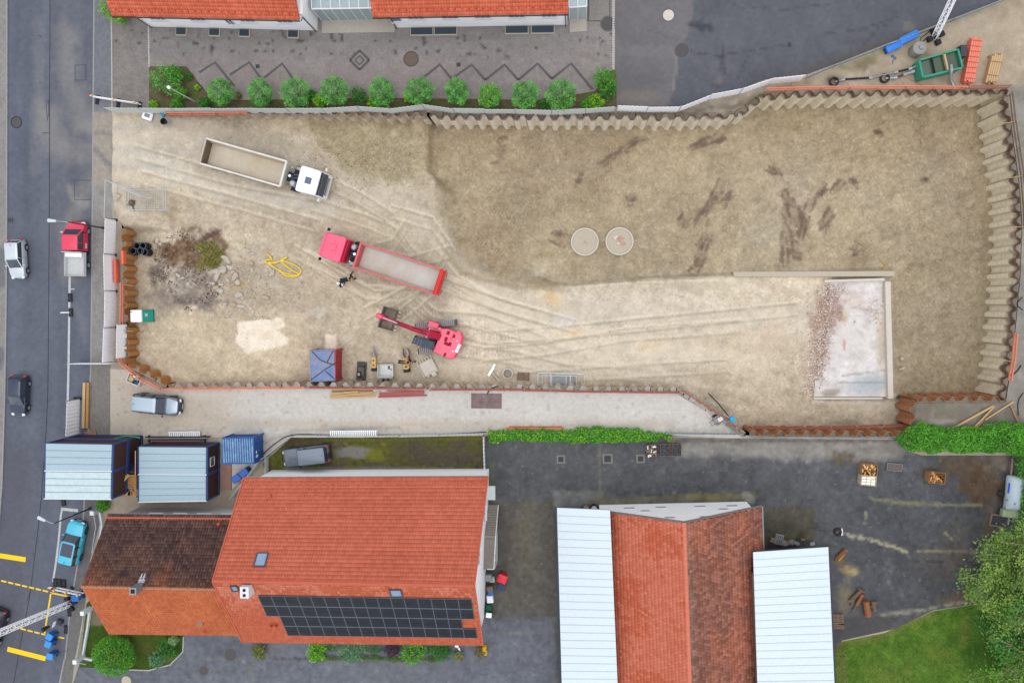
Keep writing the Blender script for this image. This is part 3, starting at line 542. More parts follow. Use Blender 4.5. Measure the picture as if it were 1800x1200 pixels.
# ---- slab of the demolished basement, its stub walls
SZ = -2.75
def slab_paint(X, Y):
    p = Paint(X, Y, (214, 206, 200)); p.noise(34, 24, 131, (.9, 1, 1.1)); p.noise(12, 20, 132); p.noise(5, 14, 133, o=2); p.blob(1530, 675, 50, 22, (176, 186, 190), .85, -5, .8, .4, 16); p.blob(1500, 525, 18, 22, (206, 188, 176), .6); p.blob(1480, 556, 14, 18, (206, 190, 166), .9, 0, .5, .3, 14); p.blob(1550, 600, 12, 50, (196, 178, 148), .6, 0, .8, .5, 12); p.blob(1462, 540, 24, 46, (162, 134, 122), .8, 8, .5, .7, 9); p.blob(1445, 610, 14, 60, (184, 162, 150), .7, 0, .7, .8, 9); p.blob(1555, 515, 5, 20, (150, 140, 90), .7)
    p.blob(1460, 690, 16, 8, (140, 126, 112), .6); p.blob(1485, 600, 26, 30, (216, 208, 202), .7); p.stroke([(1480, 660), (1560, 650)], 1.6, (150, 144, 138), .6); p.stroke([(1475, 672), (1555, 672)], 1.5, (146, 144, 142), .6); p.stroke([(1500, 540), (1540, 546)], 1.6, (168, 150, 140), .5); p.stroke([(1420, 640), (1424, 698)], 3, (160, 130, 118), .7, .8, .8, 8)
    p.stroke([(1562, 610), (1545, 640)], 2, (170, 150, 120), .4); p.blob(1484, 605, 3, 10, (190, 110, 100), .6); return p.out()
slab = sheet('basement_slab', [(1446, 496), (1558, 492), (1561, 697), (1430, 697), (1440, 600)], SZ, 3, slab_paint, mat('slab_concrete', attr=True, rough=.8, var=.14, scale=2.4, bump=.3, bscale=10, spec=.3))
def wall_px(name, label, pts, wd, z0, z1, m, cat='wall'):
    mb = MB(); W = [P(x, y, z1) for x, y in pts]
    for a, b in zip(W, W[1:]):
        t = (b-a).normalized(); mid = (a+b)/2; mid.z = (z0+z1)/2
        mb.cbox(mid, ((b-a).length+wd*.96, wd, z1-z0), .03, math.atan2(t.y, t.x))
    return tag(obj(name, mb, m), label, cat)
wall_px('stub_wall', 'long pale concrete foundation beam along the north edge of the basement slab', [(1294, 482), (1568, 481)], .5, -4.4, -2.5, M_CONC)
wall_px('stub_wall', 'low inner concrete upstand on the slab beside the long north beam', [(1452, 494), (1553, 491)], .26, -2.8, -2.3, M_CONCW)
wall_px('stub_wall', 'pale concrete basement stub wall along the east side of the slab', [(1561, 499), (1566, 696)], .5, -4.4, -2.25, M_CONCW)
wall_px('stub_wall', 'broken low concrete edge along the south side of the slab', [(1432, 700), (1550, 700)], .2, -3.3, -2.62, M_CONCW)
# ---- iron covers
def cover(px, py, r, label, m=M_IRON, z=.0, ring=None):
    c = P(px, py, z); t = thing('manhole_cover', label, 'manhole cover', c, 0, 'manhole covers')
    mb = MB().lathe([(r*1.18, 0), (r*1.18, .012), (r*1.02, .016), (r*1.02, .004)], n=24, cap=False); obj('frame', mb, ring or mat('cover_frame', (104, 102, 102)), t)
    mb = MB().lathe([(r, .002), (r, .014), (r*.9, .02), (r*.85, .014), (r*.3, .014), (r*.26, .019), (.001, .019)], n=24); obj('lid', mb, m, t)
cover(722.5, 104, .62, 'round brown manhole cover right of the diamond ornament in the paving', mat('rusty_cover', (112, 96, 86)), .006, mat('cover_ring', (84, 74, 68)))
cover(1069, 42, .62, 'dark round manhole cover at the top corner of the clinker courtyard', z=.006)
cover(1175, 27, .5, 'pale round manhole cover on the north-east asphalt yard', M_CONCW, .006)
cover(1199, 89, .62, 'dark manhole cover on the seam in the north-east asphalt yard', z=.006)
cover(29, 215, .5, 'round manhole cover in the left street lane', z=RZ+.002, ring=M_TAR)
cover(405, 1150, .6, 'round manhole cover on the asphalt below the small garden', z=.006)
cover(358, 1178, .45, 'small round manhole cover near the bottom edge by the globe bush', z=.006)
cover(222, 1196, .5, 'pale manhole cover at the bottom edge below the globe bush', M_CONC, .006)
def drain(px, py, s, label, frame=.15):
    t = thing('drain_grate', label, 'drain', P(px, py, .006), rad(2), 'square drain grates')
    obj('frame', MB().cbox((0, 0, .006), (s+frame*2, s+frame*2, .012), .003), mat('drain_frame', (126, 124, 120), var=.2), t); mb = MB()
    for i in range(5): mb.box((0, -s/2+s*(i+.5)/5, .018), (s, s*.11, .012))
    obj('grate', mb, M_IRON, t); obj('sump', MB().box((0, 0, .0145), (s, s, .004)), mat('sump_black', (30, 28, 30)), t)
drain(986, 807, .5, 'left of the three square drains in the dark yard by the ivy'); drain(1068, 806, .62, 'middle square drain with round lid in the dark yard'); drain(1126, 806, .5, 'drain in the dark yard just left of the wooden crates')
drain(453, 117, .36, 'small dark drain in the clinker paving left of the diamond', .03); drain(806, 114, .36, 'small dark drain between paving chevrons right of the diamond', .03); drain(17, 387, .42, 'street gully grate beside the left kerb', .03)
# ================================================================== sheet piles, guard rails, hoardings
def mud_steel(name, mudline, top, mud, top2):
    if name in MATS: return MATS[name]
    m = mat(name, top, rough=.9, var=.25, scale=3, rgb2=top2); t = m.node_tree; N, L = t.nodes, t.links
    vm = [n for n in N if n.type == 'VECT_MATH'][0]; src = [n for n in N if n.type == 'MIX'][0].outputs[2]
    tc = [n for n in N if n.type == 'TEX_COORD'][0]; geo = N.new('ShaderNodeNewGeometry'); sp = N.new('ShaderNodeSeparateXYZ'); L.new(geo.outputs['Position'], sp.inputs[0])
    nz = N.new('ShaderNodeTexNoise'); nz.inputs['Scale'].default_value = 1.1; nz.inputs['Detail'].default_value = 4; L.new(geo.outputs['Position'], nz.inputs['Vector'])
    ma = N.new('ShaderNodeMath'); ma.operation = 'MULTIPLY_ADD'; L.new(nz.outputs[0], ma.inputs[0]); ma.inputs[1].default_value = 2.6; L.new(sp.outputs[2], ma.inputs[2])
    mr = N.new('ShaderNodeMapRange'); mr.inputs[1].default_value = mudline+1.3+.5; mr.inputs[2].default_value = mudline+1.3-.5; L.new(ma.outputs[0], mr.inputs[0])
    mx = N.new('ShaderNodeMix'); mx.data_type = 'RGBA'; mx.inputs[7].default_value = (*albedo(mud), 1); L.new(mr.outputs[0], mx.inputs[0]); L.new(src, mx.inputs[6]); L.new(mx.outputs[2], vm.inputs[0])
    return m
MS_N = mud_steel('muddy_sheet_pile', -.3, (132, 110, 98), (240, 230, 210), (100, 80, 72))
MS_E = mud_steel('clay_sheet_pile', -.4, (130, 104, 88), (236, 224, 198), (98, 76, 66))
MS_R = mud_steel('rusty_sheet_pile', -3.5, (196, 140, 98), (206, 178, 138), (140, 94, 66))
MS_O = mud_steel('ochre_sheet_pile', -2.6, (206, 150, 92), (206, 178, 138), (166, 114, 72))
MS_S = mud_steel('dusty_sheet_pile', -.4, (192, 170, 150), (214, 200, 178), (146, 120, 102))
_pile = {}
def pile_mesh(h, m):
    k = (round(h, 1), m.name)
    if k not in _pile:
        a, th = .215, .035; pr = [(-.30, 0), (-.17, a), (.17, a), (.30, 0)]
        pr = pr+[(x*(1.0 if i in (0, 3) else .93), y-th*1.1) for i, (x, y) in reversed(list(enumerate(pr)))]
        mb = MB().loft([[(x, y, -h) for x, y in pr], [(x, y, 0) for x, y in pr]]); me = mkmesh('sheet_pile', mb); me.materials.append(m); _pile[k] = me
    return _pile[k]
def pile_wall(label, pts, m, h=5.2, zt=.5, skip=()):
    pos = along(pts, zt, .6); t = wthing('sheet_pile_wall', label, 'retaining wall', (pos[0][0].x, pos[0][0].y, zt-h), 'steel sheet pile walls'); me = pile_mesh(h, m); out_ = []
    for i, (p, tn) in enumerate(pos):
        o = link('pile', me, None, t); out_.append((p, tn, i % 2)); o.location = p+Vector((random.uniform(-.02, .02), random.uniform(-.03, .03), random.uniform(-.16, .06))); o.rotation_euler = (random.uniform(-.008, .008), 0, math.atan2(tn.y, tn.x)+(math.pi if i % 2 else 0))
    A_, B_ = [], []
    for p, tn, odd in out_:      # soil behind the piles, up to their zigzag
        n = Vector((-tn.y, tn.x, 0)); q = PIX(np.array(p+n*1.2)); sd_ = 1 if sdist(np.array([q[0]]), np.array([q[1]]), PIT)[0] > 0 else -1
        for x, y in ((-.30, 0), (-.17, .21), (.17, .21), (.30, 0)):
            a = p+tn*(-x if odd else x)*(-1 if odd else 1)+n*y*(-1 if odd else 1); A_.append((a.x, a.y, .004)); b = p+tn*x+n*sd_*.45; B_.append((b.x, b.y, .004))
    A_, B_ = np.array(A_), np.array(B_); k = len(A_); V = np.vstack([A_, B_]); i_ = np.arange(k-1); Fc = np.stack([i_, i_+1, i_+1+k, i_+k], 1); q = PIX(V); c = np.where(((q[:, 1] > 640) & (q[:, 0] < 1300))[:, None], drive_paint(q[:, 0], q[:, 1]), ground_paint(q[:, 0], q[:, 1]))*.8
    tag(link('backfill_soil', mesh_np('backfill_soil', V, Fc, c), M_EARTH), kind='structure')
    return t
pile_wall('muddy sheet pile wall on the north edge behind the tipper trucks', [(298, 200), (440, 196), (600, 199), (752, 202)], MS_S, 3.4)
pile_wall('long zigzag sheet pile wall on the north edge of the deep pit', [(760, 203), (900, 204), (1200, 205), (1292, 203)], MS_N)
pile_wall('short oblique sheet pile run at the kink of the north wall', [(1302, 200), (1342, 170)], MS_N)
pile_wall('clay-caked sheet pile wall below the green settling tank', [(1352, 168), (1420, 163), (1600, 162), (1768, 160)], MS_E)
pile_wall('curved sheet pile wall along the right edge of the pit', [(1768, 162), (1773, 220), (1788, 330), (1792, 400), (1789, 480), (1782, 560), (1775, 630), (1764, 696)], MS_E)
pile_wall('rusty sheet pile return wall right of the basement slab', [(1763, 701), (1612, 702)], MS_R, 4.9)
pile_wall('short sheet pile step wall beside the slab\'s south-east corner', [(1605, 709), (1605, 758)], MS_R, 3.4)
pile_wall('brown sheet pile wall on the southern edge by the hedge', [(1598, 763), (1318, 761)], MS_R, 3.9)
pile_wall('oblique sheet pile run near the blue-topped pump', [(1306, 757), (1246, 716), (1203, 687)], MS_S, 3.4, .2)
pile_wall('long sheet pile wall between the gravel drive and the pit', [(1196, 684), (860, 679), (540, 675), (292, 676)], MS_S, 3.5, .15)
pile_wall('sheet pile corner run by the tool tub', [(286, 672), (228, 641)], MS_O, 2.5)
pile_wall('ochre sheet pile wall on the west edge beside the portable toilet', [(222, 634), (220, 560), (216, 402)], MS_O, 2.4)
M_RAIL = mat('orange_painted_board', (234, 140, 110), rough=.8, var=.15, scale=3, rgb2=(214, 116, 88)); M_RAILD = mat('faded_red_board', (176, 104, 90), rough=.85, var=.2, scale=3, rgb2=(150, 84, 74)); M_GALV = mat('galvanised_steel', (176, 180, 184), rough=.45, metal=.55, var=.1, scale=6)
M_WOOD = mat('raw_timber', (212, 182, 138), rough=.85, var=.25, scale=4, rgb2=(190, 154, 106)); M_WOODG = mat('grey_timber', (150, 126, 108), rough=.9, var=.25, scale=4, rgb2=(124, 102, 88))
def rail(label, pts, z0, m=M_RAIL, hs=(.5, 1.02), step=2.4, bh=.14, bw=.04, braces=True, side=1):
    pos = along(pts, z0, step); pos.append((P(*pts[-1], z0), pos[-1][1])); t = wthing('guard_rail', label, 'guard rail', pos[0][0], 'orange site guard rails')
    for i, (p, tn) in enumerate(pos):
        obj('post', MB().box(p+Vector((0, 0, .55)), (.06, .06, 1.1), math.atan2(tn.y, tn.x)), M_WOOD if i % 3 == 1 else M_GALV, t)
        if i+1 < len(pos):
            q = pos[i+1][0]; n = Vector((-tn.y, tn.x, 0))*(.055*side)
            for k, h in enumerate(hs):
                w = Vector((random.uniform(-.03, .03), random.uniform(-.03, .03), random.uniform(-.05, .05)))
                obj('board', MB().beam(p+n*(1+k*.8)-tn*.15+Vector((0, 0, h)), q+n*(1+k*.8)+tn*.15+Vector((0, 0, h))+w, bw+.05, bh), m, t)
        if braces and i % 2: nn = Vector((-tn.y, tn.x, 0))*side; obj('brace', MB().beam(p+Vector((0, 0, .9)), p+nn*.8-tn*.1+Vector((0, 0, .08)), .05, .09), M_WOOD, t)
    return t
rail('orange guard rail along the north wall left of the white truck\'s bed', [(300, 205), (440, 204)], -.0, bh=.16)
rail('orange guard rail on the sheet piles below the settling tank', [(1345, 163), (1430, 160), (1600, 159), (1690, 160)], .4, bh=.16)
rail('grey-red guard rail in the north-east pit corner', [(1695, 159), (1764, 158)], .4, M_RAILD)
rail('orange guard rail at the lower right edge of the pit', [(1779, 588), (1774, 640), (1769, 665)], .4, bh=.16, side=-1)
rail('thin dark guard rail along the curved right wall', [(1771, 170), (1777, 220), (1793, 330), (1796, 400)], .4, MS_E, bh=.08, side=-1)
rail('faded red rail at the foot of the return wall right of the slab', [(1612, 690), (1700, 690), (1752, 687)], -3.0, M_RAILD, side=-1, braces=False, hs=(.55, 1.0))
rail('faded red rail beside the step in the south-east wall', [(1593, 700), (1592, 742)], -1.9, M_RAILD, braces=False)
rail('faded red rail at the foot of the southern sheet piles', [(1318, 747), (1450, 748), (1588, 743)], -1.9, M_RAILD, side=-1, braces=False, hs=(.55, 1.0))
rail('faded rail along the oblique wall beside the site cart', [(1200, 688), (1246, 718), (1290, 748)], .0, M_RAILD, braces=False)
rail('long reddish guard rail between the gravel drive and the pit', [(1194, 687), (1030, 686), (900, 682), (760, 682)], .0, M_RAILD, braces=False, hs=(.2, .75))
rail('faint reddish rail behind the red-blue container', [(752, 680), (640, 680), (548, 679)], .0, M_RAILD, braces=False, hs=(.15, .5))
rail('orange rail along the drive above the parked silver car', [(540, 679), (400, 680), (294, 681)], .0, braces=False, hs=(.3, .9), bh=.1)
rail('bright orange rail at the curved south-west pit corner', [(290, 681), (226, 648), (219, 625)], .0, bh=.17, braces=False)
rail('bright orange rail left of the portable toilet', [(218.5, 622), (221, 560), (221, 500)], .0, bh=.17, side=-1)
# loose orange boards standing at the west edge
for (a, b, z, lab) in [((217, 441), (218, 464), .35, 'bright orange board standing beside the black pipe bundle'), ((204, 456), (205, 497), .2, 'orange plank leaning at the foot of the white hoarding')]:
    pa, pb = P(*a, z+.3), P(*b, z+.3); tag(obj('barrier_board', MB().beam(pa, pb, .22, .5), mat('signal_orange', (244, 112, 84), var=.1)), lab, 'barrier board')
# ---- hoardings: polyline of the panel tops in photo pixels
M_HW = mat('white_sheet_panel', (252, 252, 255), rough=.55, var=.05, scale=3, spec=.4, gain=1.12); M_HG = mat('grey_sheet_panel', (222, 228, 226), rough=.7, var=.14, scale=2.5, rgb2=(200, 206, 200)); M_HB = mat('bluegrey_sheet', (150, 160, 168), rough=.6, var=.15, scale=2)
M_RUB = mat('black_rubber', (44, 44, 50), rough=.85, var=.2, scale=6); M_DST = mat('dark_steel', (70, 72, 78), rough=.6, metal=.3, var=.2, scale=6)
def panel_mesh(L, H, ribs=True, th=.03):
    mb = MB(); n = max(2, int(L/.18)); pr = []
    for i in range(n+1): x = L*i/n; pr.append((x, (.018 if i % 2 else -.018) if ribs else 0))
    prof = pr+[(x, y-th) for x, y in reversed(pr)]
    return mb.loft([[(x, y, 0) for x, y in prof], [(x, y, H) for x, y in prof]])
def hoarding(label, tops, H=2.0, m=M_HW, plen=3.4, z0=.0, feet=True, off=1, lean=0., name='hoarding', group=None):
    W = [P(x, y, z0+H) for x, y in tops]; base = Vector((W[0].x, W[0].y, z0)); t = wthing(name, label, 'fence', base, group or 'sheet metal hoardings')
    for a, b in zip(W, W[1:]):
        n = max(1, round((b-a).length/plen)) if plen else 1; u = (b-a).normalized(); ang = math.atan2(u.y, u.x)
        for i in range(n):
            p = a+(b-a)*i/n; q = a+(b-a)*(i+1)/n; L = (q-p).length-.06
            me = mkmesh('panel', panel_mesh(L, H-.12)); o = link('panel', me, m, t); o.location = Vector((p.x, p.y, z0+.1+random.uniform(-.02, .03))); o.rotation_euler = (random.uniform(-.02, .02)+lean, 0, ang+random.uniform(-.006, .006))
            obj('post', MB().box(Vector((p.x, p.y, z0+H/2+.03)), (.06, .07, H+.06), ang), M_GALV, t)
            if feet:
                nn = Vector((-u.y, u.x, 0))*off; obj('foot', MB().cbox(Vector((p.x, p.y, z0+.08))+nn*.3, (.26, .8, .16), .03, ang), M_RUB, t); obj('stay', MB().beam(Vector((p.x, p.y, z0+1.4))+nn*.05, Vector((p.x, p.y, z0+.14))+nn*.62, .04, .04), M_GALV, t)
    return t
hoarding('white corrugated hoarding along the pavement beside the red pickup', [(184, 383), (182.5, 446), (184, 511), (182.5, 576), (180, 638)], 2.0, M_HW, 0, off=-1)
hoarding('single white hoarding panel standing behind the orange rail', [(206, 570), (205, 631)], 1.8, M_HW, 0, off=-1)
hoarding('white hoarding panel beside the two long timbers on the pavement', [(117, 705), (115, 768)], 2.2, M_HW, 0, off=-1)
hoarding('white site gate panel swung across the pavement', [(118, 640), (190, 640)], 2.0, M_HW, 0, feet=False)
hoarding('grey hoarding behind the row of garden trees', [(183, 189.5), (243, 190.5), (300, 191), (440, 190), (565, 191), (628, 187), (684, 191), (742, 183), (796, 191), (905, 192), (970, 194), (1030, 191), (1082, 187)], 2.0, M_HG, 3.4, feet=False)
hoarding('bright white hoarding curving along the north-east yard', [(1086, 186), (1140, 188), (1197, 187), (1252, 165), (1307, 155), (1360, 137), (1418, 131)], 2.0, M_HW, 3.2, feet=False)
hoarding('low blue-grey site fence running to the lattice mast', [(1421, 134), (1470, 113), (1540, 86), (1604, 62), (1680, 32), (1770, -4), (1850, -40)], 1.0, M_HB, 3.4, feet=False, name='low_fence')
hoarding('grey board fence around the mossy parking court', [(402, 878), (452, 812), (512, 767)], 1.3, M_HG, 0, feet=False, name='board_fence')
hoarding('weathered fence between the gravel drive and the mossy court', [(512, 767.5), (640, 768), (700, 767), (770, 766), (850, 764)], 1.2, M_HG, 3, feet=False, name='board_fence')
hoarding('low metal fence between the gravel drive and the ivy end', [(1172, 762), (1310, 764)], 1.0, M_HB, 3.4, feet=False, name='low_fence')
hoarding('low metal fence behind the brown sheet piles', [(1312, 766), (1450, 768), (1578, 768)], .6, M_HB, 3.4, feet=False, name='low_fence')
hoarding('grey gate at the left end of the mossy court', [(466, 803), (466, 838)], 1.0, M_HG, 0, feet=False, name='board_fence')
hoarding('white fence at the right end of the mossy court', [(849, 768), (851, 834)], 1.2, M_HW, 0, feet=False, name='board_fence')
# striped road barrier at the gate
def barrier(label, a, b, z0=RZ, H=1.0):
    pa, pb = P(*a, z0+H), P(*b, z0+H); pa.z = pb.z = z0; t = wthing('road_barrier', label, 'barrier', pa, 'white road barriers'); u = (pb-pa).normalized(); ang = math.atan2(u.y, u.x); L = (pb-pa).length; n = Vector((-u.y, u.x, 0))
    n2 = max(2, round(L/1.1)); 
    for i in range(n2):
        p = pa+(pb-pa)*(i+.5)/n2; obj('board', MB().beam(p-u*(L/n2*.49)+Vector((0, 0, H-.12)), p+u*(L/n2*.49)+Vector((0, 0, H-.12)), .06, .25), M_HW, t); obj('lower_board', MB().beam(p-u*(L/n2*.49)+Vector((0, 0, .35)), p+u*(L/n2*.49)+Vector((0, 0, .35)), .05, .2), M_HW, t)
    for k in (.06, .5, .94):
        p = pa+(pb-pa)*k; obj('post', MB().box(p+Vector((0, 0, .52)), (.05, .05, 1.04), ang), M_GALV, t); obj('foot', MB().cbox(p+Vector((0, 0, .07))-n*.15, (.42, .9, .14), .03, ang), M_RUB, t)
        obj('lamp', MB().lathe([(.07, 0), (.1, .04), (.1, .18), (.05, .22)], p+Vector((0, 0, 1.02)), 10), mat('amber_lens', (246, 190, 96), rough=.3), t)
    obj('red_stripe', MB().beam(pa-u*.3+Vector((0, 0, H-.1)), pa-u*.02+Vector((0, 0, H-.1)), .062, .24), mat('signal_red', (206, 60, 66)), t)
    return t
barrier('white road barrier with amber lamps at the site entrance', (157, 168), (242, 181))
barrier('white road barrier crossing the pavement beside the brown-roofed house', (93, 1036), (140, 1046))
# open mesh panels
M_WIRE = mat('bright_wire', (206, 212, 214), rough=.4, metal=.4, var=.06)
def wire_panel(root, L, H, cells=(.22, .22), frame=.028, wr=.007):
    fr = MB(); 
    for a, b in (((0, 0, 0), (L, 0, 0)), ((L, 0, 0), (L, 0, H)), ((L, 0, H), (0, 0, H)), ((0, 0, H), (0, 0, 0))): fr.tube([a, b], frame, 6)
    me1 = mkmesh('frame', fr); w = MB(); nx, nz = int(L/cells[0]), int(H/cells[1])
    for i in range(1, nx): w.beam((L*i/nx, 0, 0), (L*i/nx, 0, H), wr, wr)
    for k in range(1, nz): w.beam((0, 0, H*k/nz), (L, 0, H*k/nz), wr, wr)
    me2 = mkmesh('mesh_infill', w); a = link('frame', me1, M_WIRE, root); b = link('mesh_infill', me2, M_WIRE, root); return a, b
def mesh_fence(label, a, b, z0, H=2.0, lean=0.):
    pa, pb = P(*a, z0), P(*b, z0); u = pb-pa; t = thing('mesh_fence_panel', label, 'fence', pa, math.atan2(u.y, u.x), 'wire mesh fence panels'); wire_panel(t, u.length, H); t.rotation_euler[0] = lean; return t
mesh_fence('upright wire mesh panel at the corner of the site entrance', (204, 387), (206, 322), .02); mesh_fence('wire mesh panel running obliquely into the site entrance', (206, 322), (268, 352), -.05)
def flat_mesh(label, c, z, rz, L, H):
    t = thing('mesh_fence_panel', label, 'fence', P(*c, z), rz, 'wire mesh fence panels'); wire_panel(t, L, H); t.rotation_euler[0] = -math.pi/2; return t
flat_mesh('top wire mesh panel of the pair lying above the black pipe bundle', (226, 369), .12, rad(-1), 3.5, 1.95); flat_mesh('lower wire mesh panel of the pair lying above the black pipe bundle', (221, 368), .04, rad(-2), 4.0, 2.05)
# ================================================================== buildings
M_WHITE = mat('white_render', (254, 254, 255), rough=.8, var=.04, scale=1.2, gain=1.12); M_CREAM = mat('grey_render', (214, 214, 212), rough=.85, var=.06, scale=1.5)
M_GLASS = mat('window_glass', (70, 84, 104), rough=.08, var=.1, spec=.6); M_FRAME = mat('window_frame', (238, 240, 242), rough=.5, var=.03); M_GUT = mat('dark_gutter', (74, 62, 60), rough=.5, metal=.3, var=.1); M_ZINC = mat('zinc_flashing', (150, 152, 156), rough=.5, metal=.4, var=.15, scale=3)
M_TILE = mat('clay_tile', attr=True, rough=.75, var=.10, scale=2.0, spec=.25); M_TILEM = mat('mossy_clay_tile', attr=True, rough=.85, var=.16, scale=1.5, spec=.2)
M_COPING = mat('brick_red_coping', (196, 98, 74), rough=.8, var=.1, scale=4)
def tile_roof(parent, eL, eR, rR, rL, cols, rows, paint, m=M_TILE, curve=.035, lift=.03, name='roof_tiles'):
    """field of overlapping tiles between eave (eL-eR) and ridge (rL-rR); paint(u, v, rnd) -> sRGB per tile"""
    eL, eR, rR, rL = [np.array(p, float) for p in (eL, eR, rR, rL)]
    n = np.cross(eR-eL, rL-eL); n /= np.linalg.norm(n); n = n*np.sign(n[2])
    iu, iv = np.meshgrid(np.arange(cols), np.arange(rows), indexing='ij'); iu = iu.ravel(); iv = iv.ravel(); K = len(iu); st = (iv % 2)*.5 if name == 'roof_shingles' else 0*iv
    us = np.array([0, .32, .68, 1.0]); hs = np.array([0, 1, 1, 0])*curve; V = []
    for vv, dz in ((0., lift), (1.12, .0)):
        for a, h in zip(us, hs):
            u = np.clip((iu+a*.97+st)/cols, 0, 1)[:, None]; v = np.clip((iv+vv)/rows, 0, 1)[:, None]
            p = (eL*(1-u)+eR*u)*(1-v)+(rL*(1-u)+rR*u)*v; V.append(p+n*(h+dz))
        if vv == 0.:
            for a, h in zip(us, hs):      # front lip
                u = np.clip((iu+a*.97+st)/cols, 0, 1)[:, None]; v = np.clip(iv/rows, 0, 1)[:, None]
                p = (eL*(1-u)+eR*u)*(1-v)+(rL*(1-u)+rR*u)*v; V.append(p-n*.012)
    V = np.stack(V, 1)                    # K,12,3 : 0-3 lower top, 4-7 lip, 8-11 upper
    base = np.arange(K)[:, None]*12; Fq = []
    for i in range(3): Fq += [[i, i+1, i+9, i+8], [i+4, i+5, i+1, i]]
    Fq = (base[:, None, :]+np.array(Fq)[None]).reshape(-1, 4)
    c = np.clip(lin(np.clip(paint((iu+.5)/cols, (iv+.5)/rows, RNG.random(K)), 5, 250))*ALB, .004, .8)
    o = link(name, mesh_np(name, V.reshape(-1, 3), Fq, np.repeat(c, 12, 0)), m, parent); o['kind'] = 'stuff'; return o
def slab_between(mb, a, b, c, d, th):
    """thin slab under the quad a b c d"""
    a, b, c, d = map(Vector, (a, b, c, d)); n = (b-a).cross(d-a).normalized(); n = n if n.z > 0 else -n
    mb.loft([[p-n*th for p in (a, b, c, d)], [a, b, c, d]]); return mb
def ridge_caps(parent, a, b, m, r=.13, step=.4):
    a, b = Vector(a), Vector(b); n = max(1, int((b-a).length/step)); t = (b-a)/n; mb = MB(); u = t.normalized(); s = Vector((-u.y, u.x, 0))
    for i in range(n):
        p, q = a+t*i, a+t*(i+1.06); rings = []
        for pt, k in ((p, 1.12), (q, .95)): rings.append([pt+s*r*k*math.cos(x)+Vector((0, 0, r*.8*k*math.sin(x)-.03)) for x in np.linspace(-.3, math.pi+.3, 7)])
        mb.loft(rings, closed=False)
    o = obj('ridge_tiles', mb, m, parent); o['kind'] = 'stuff'; return o
def wall_block(parent, quad, z0, z1, m, name='wall'):
    return obj(name, MB().prism([(p.x, p.y) for p in quad], z0, z1), m, parent)
def window(parent, c, u, w, h, nrm, panes=2, frame=.06, sill=True, glass=None):
    """c centre on the wall plane, u along the wall, nrm outward"""
    c, u, nrm = Vector(c), Vector(u).normalized(), Vector(nrm).normalized(); up = Vector((0, 0, 1)); R = Matrix((u, -nrm, up)).transposed()
    f = MB(); f.box(c+nrm*.02+up*(h/2-frame/2), (w, .09, frame), M=R); f.box(c+nrm*.02-up*(h/2-frame/2), (w, .09, frame), M=R)
    for k in range(panes+1): f.box(c+nrm*.02+u*(-w/2+frame/2+(w-frame)*k/panes), (frame, .09, h-2*frame), M=R)
    win = obj('window', f, M_FRAME, parent)
    for k in range(panes): obj('pane', MB().box(c+nrm*.012+u*(-w/2+(k+.5)*w/panes), (w/panes-frame, .03, h-2*frame), M=R), glass or M_GLASS, win)
    if sill: obj('sill', MB().box(c+nrm*.1-up*(h/2+.03), (w+.2, .24, .05), M=R), M_FRAME, win)
    return win
def interp(a, b, t): return Vector(a)*(1-t)+Vector(b)*t
# ---- the white building at the top
def tile_orange(u, v, r):
    n = fbm(u*60, v*60, 9, 3)-.5; base = np.array([[222, 112, 82]]); return base+(n*26+(r-.5)*22)[:, None]*np.array([1, .8, .6])
def office(label, base0, base1, he, over, depth, L_over, R_over, nwin, wins):
    a, b = P(*base0), P(*base1); u = (b-a).normalized(); n = Vector((-u.y, u.x, 0)); r = wthing('white_building', label, 'building', (a+b)/2)
    wall_block(r, [a, b, b+n*depth, a+n*depth], -.05, he, M_WHITE)
    ea, eb = a-u*L_over-n*over, b+u*R_over-n*over; zr = he+math.tan(rad(42))*(depth/2+over); half = depth/2+over
    def at(p, k): q = p+n*half*k; return Vector((q.x, q.y, he+.05+(zr-he)*k))
    und = MB(); slab_between(und, at(ea, 0), at(eb, 0), at(eb, 1), at(ea, 1), .18); bk = [at(ea, 1), at(eb, 1), at(eb, 1)+n*half, at(ea, 1)+n*half]; bk[2].z = bk[3].z = he+.05; slab_between(und, *bk, .18); obj('roof', und, M_COPING, r)
    W = (eb-ea).length; tile_roof(r, at(ea, 0)+Vector((0, 0, .02)), at(eb, 0)+Vector((0, 0, .02)), at(eb, 1), at(ea, 1), int(W/.24), int((half/math.cos(rad(42)))/.33), tile_orange)
    mb = MB().tube([at(ea, 0)-n*.08-Vector((0, 0, .05)), at(eb, 0)-n*.08-Vector((0, 0, .05))], .07, 8); obj('gutter', mb, M_GUT, r)
    g = MB(); k = 0
    while k < W: g.box(at(ea, .075)+u*k+Vector((0, 0, .07)), (.12, .1, .1), math.atan2(u.y, u.x)); k += .62
    obj('snow_guard', g, mat('guard_tile', (176, 70, 44)), r)
    for q in (a+u*.12, b-u*.12): obj('downpipe', MB().tube([Vector((q.x, q.y, he-.1))-n*(over+.02), Vector((q.x, q.y, he-.5))-n*.12, Vector((q.x, q.y, .05))-n*.12], .05, 6), M_GUT, r)
    for t, w, h, zc, p in wins: window(r, interp(a, b, t)+Vector((0, 0, zc)), u, w, h, -n, p)
    for t, w, z in nwin: c = interp(a, b, t); obj('light_well', MB().cbox(c-n*.42+Vector((0, 0, .09)), (w, .8, .18), .03, math.atan2(u.y, u.x)), M_CONC, r); obj('light_well_glass', MB().box(c-n*.42+Vector((0, 0, .2)), (w-.16, .62, .03), math.atan2(u.y, u.x)), mat('dark_glazing', (58, 70, 82), rough=.2), r)
    return r, a, b, u, n
HE = 4.25
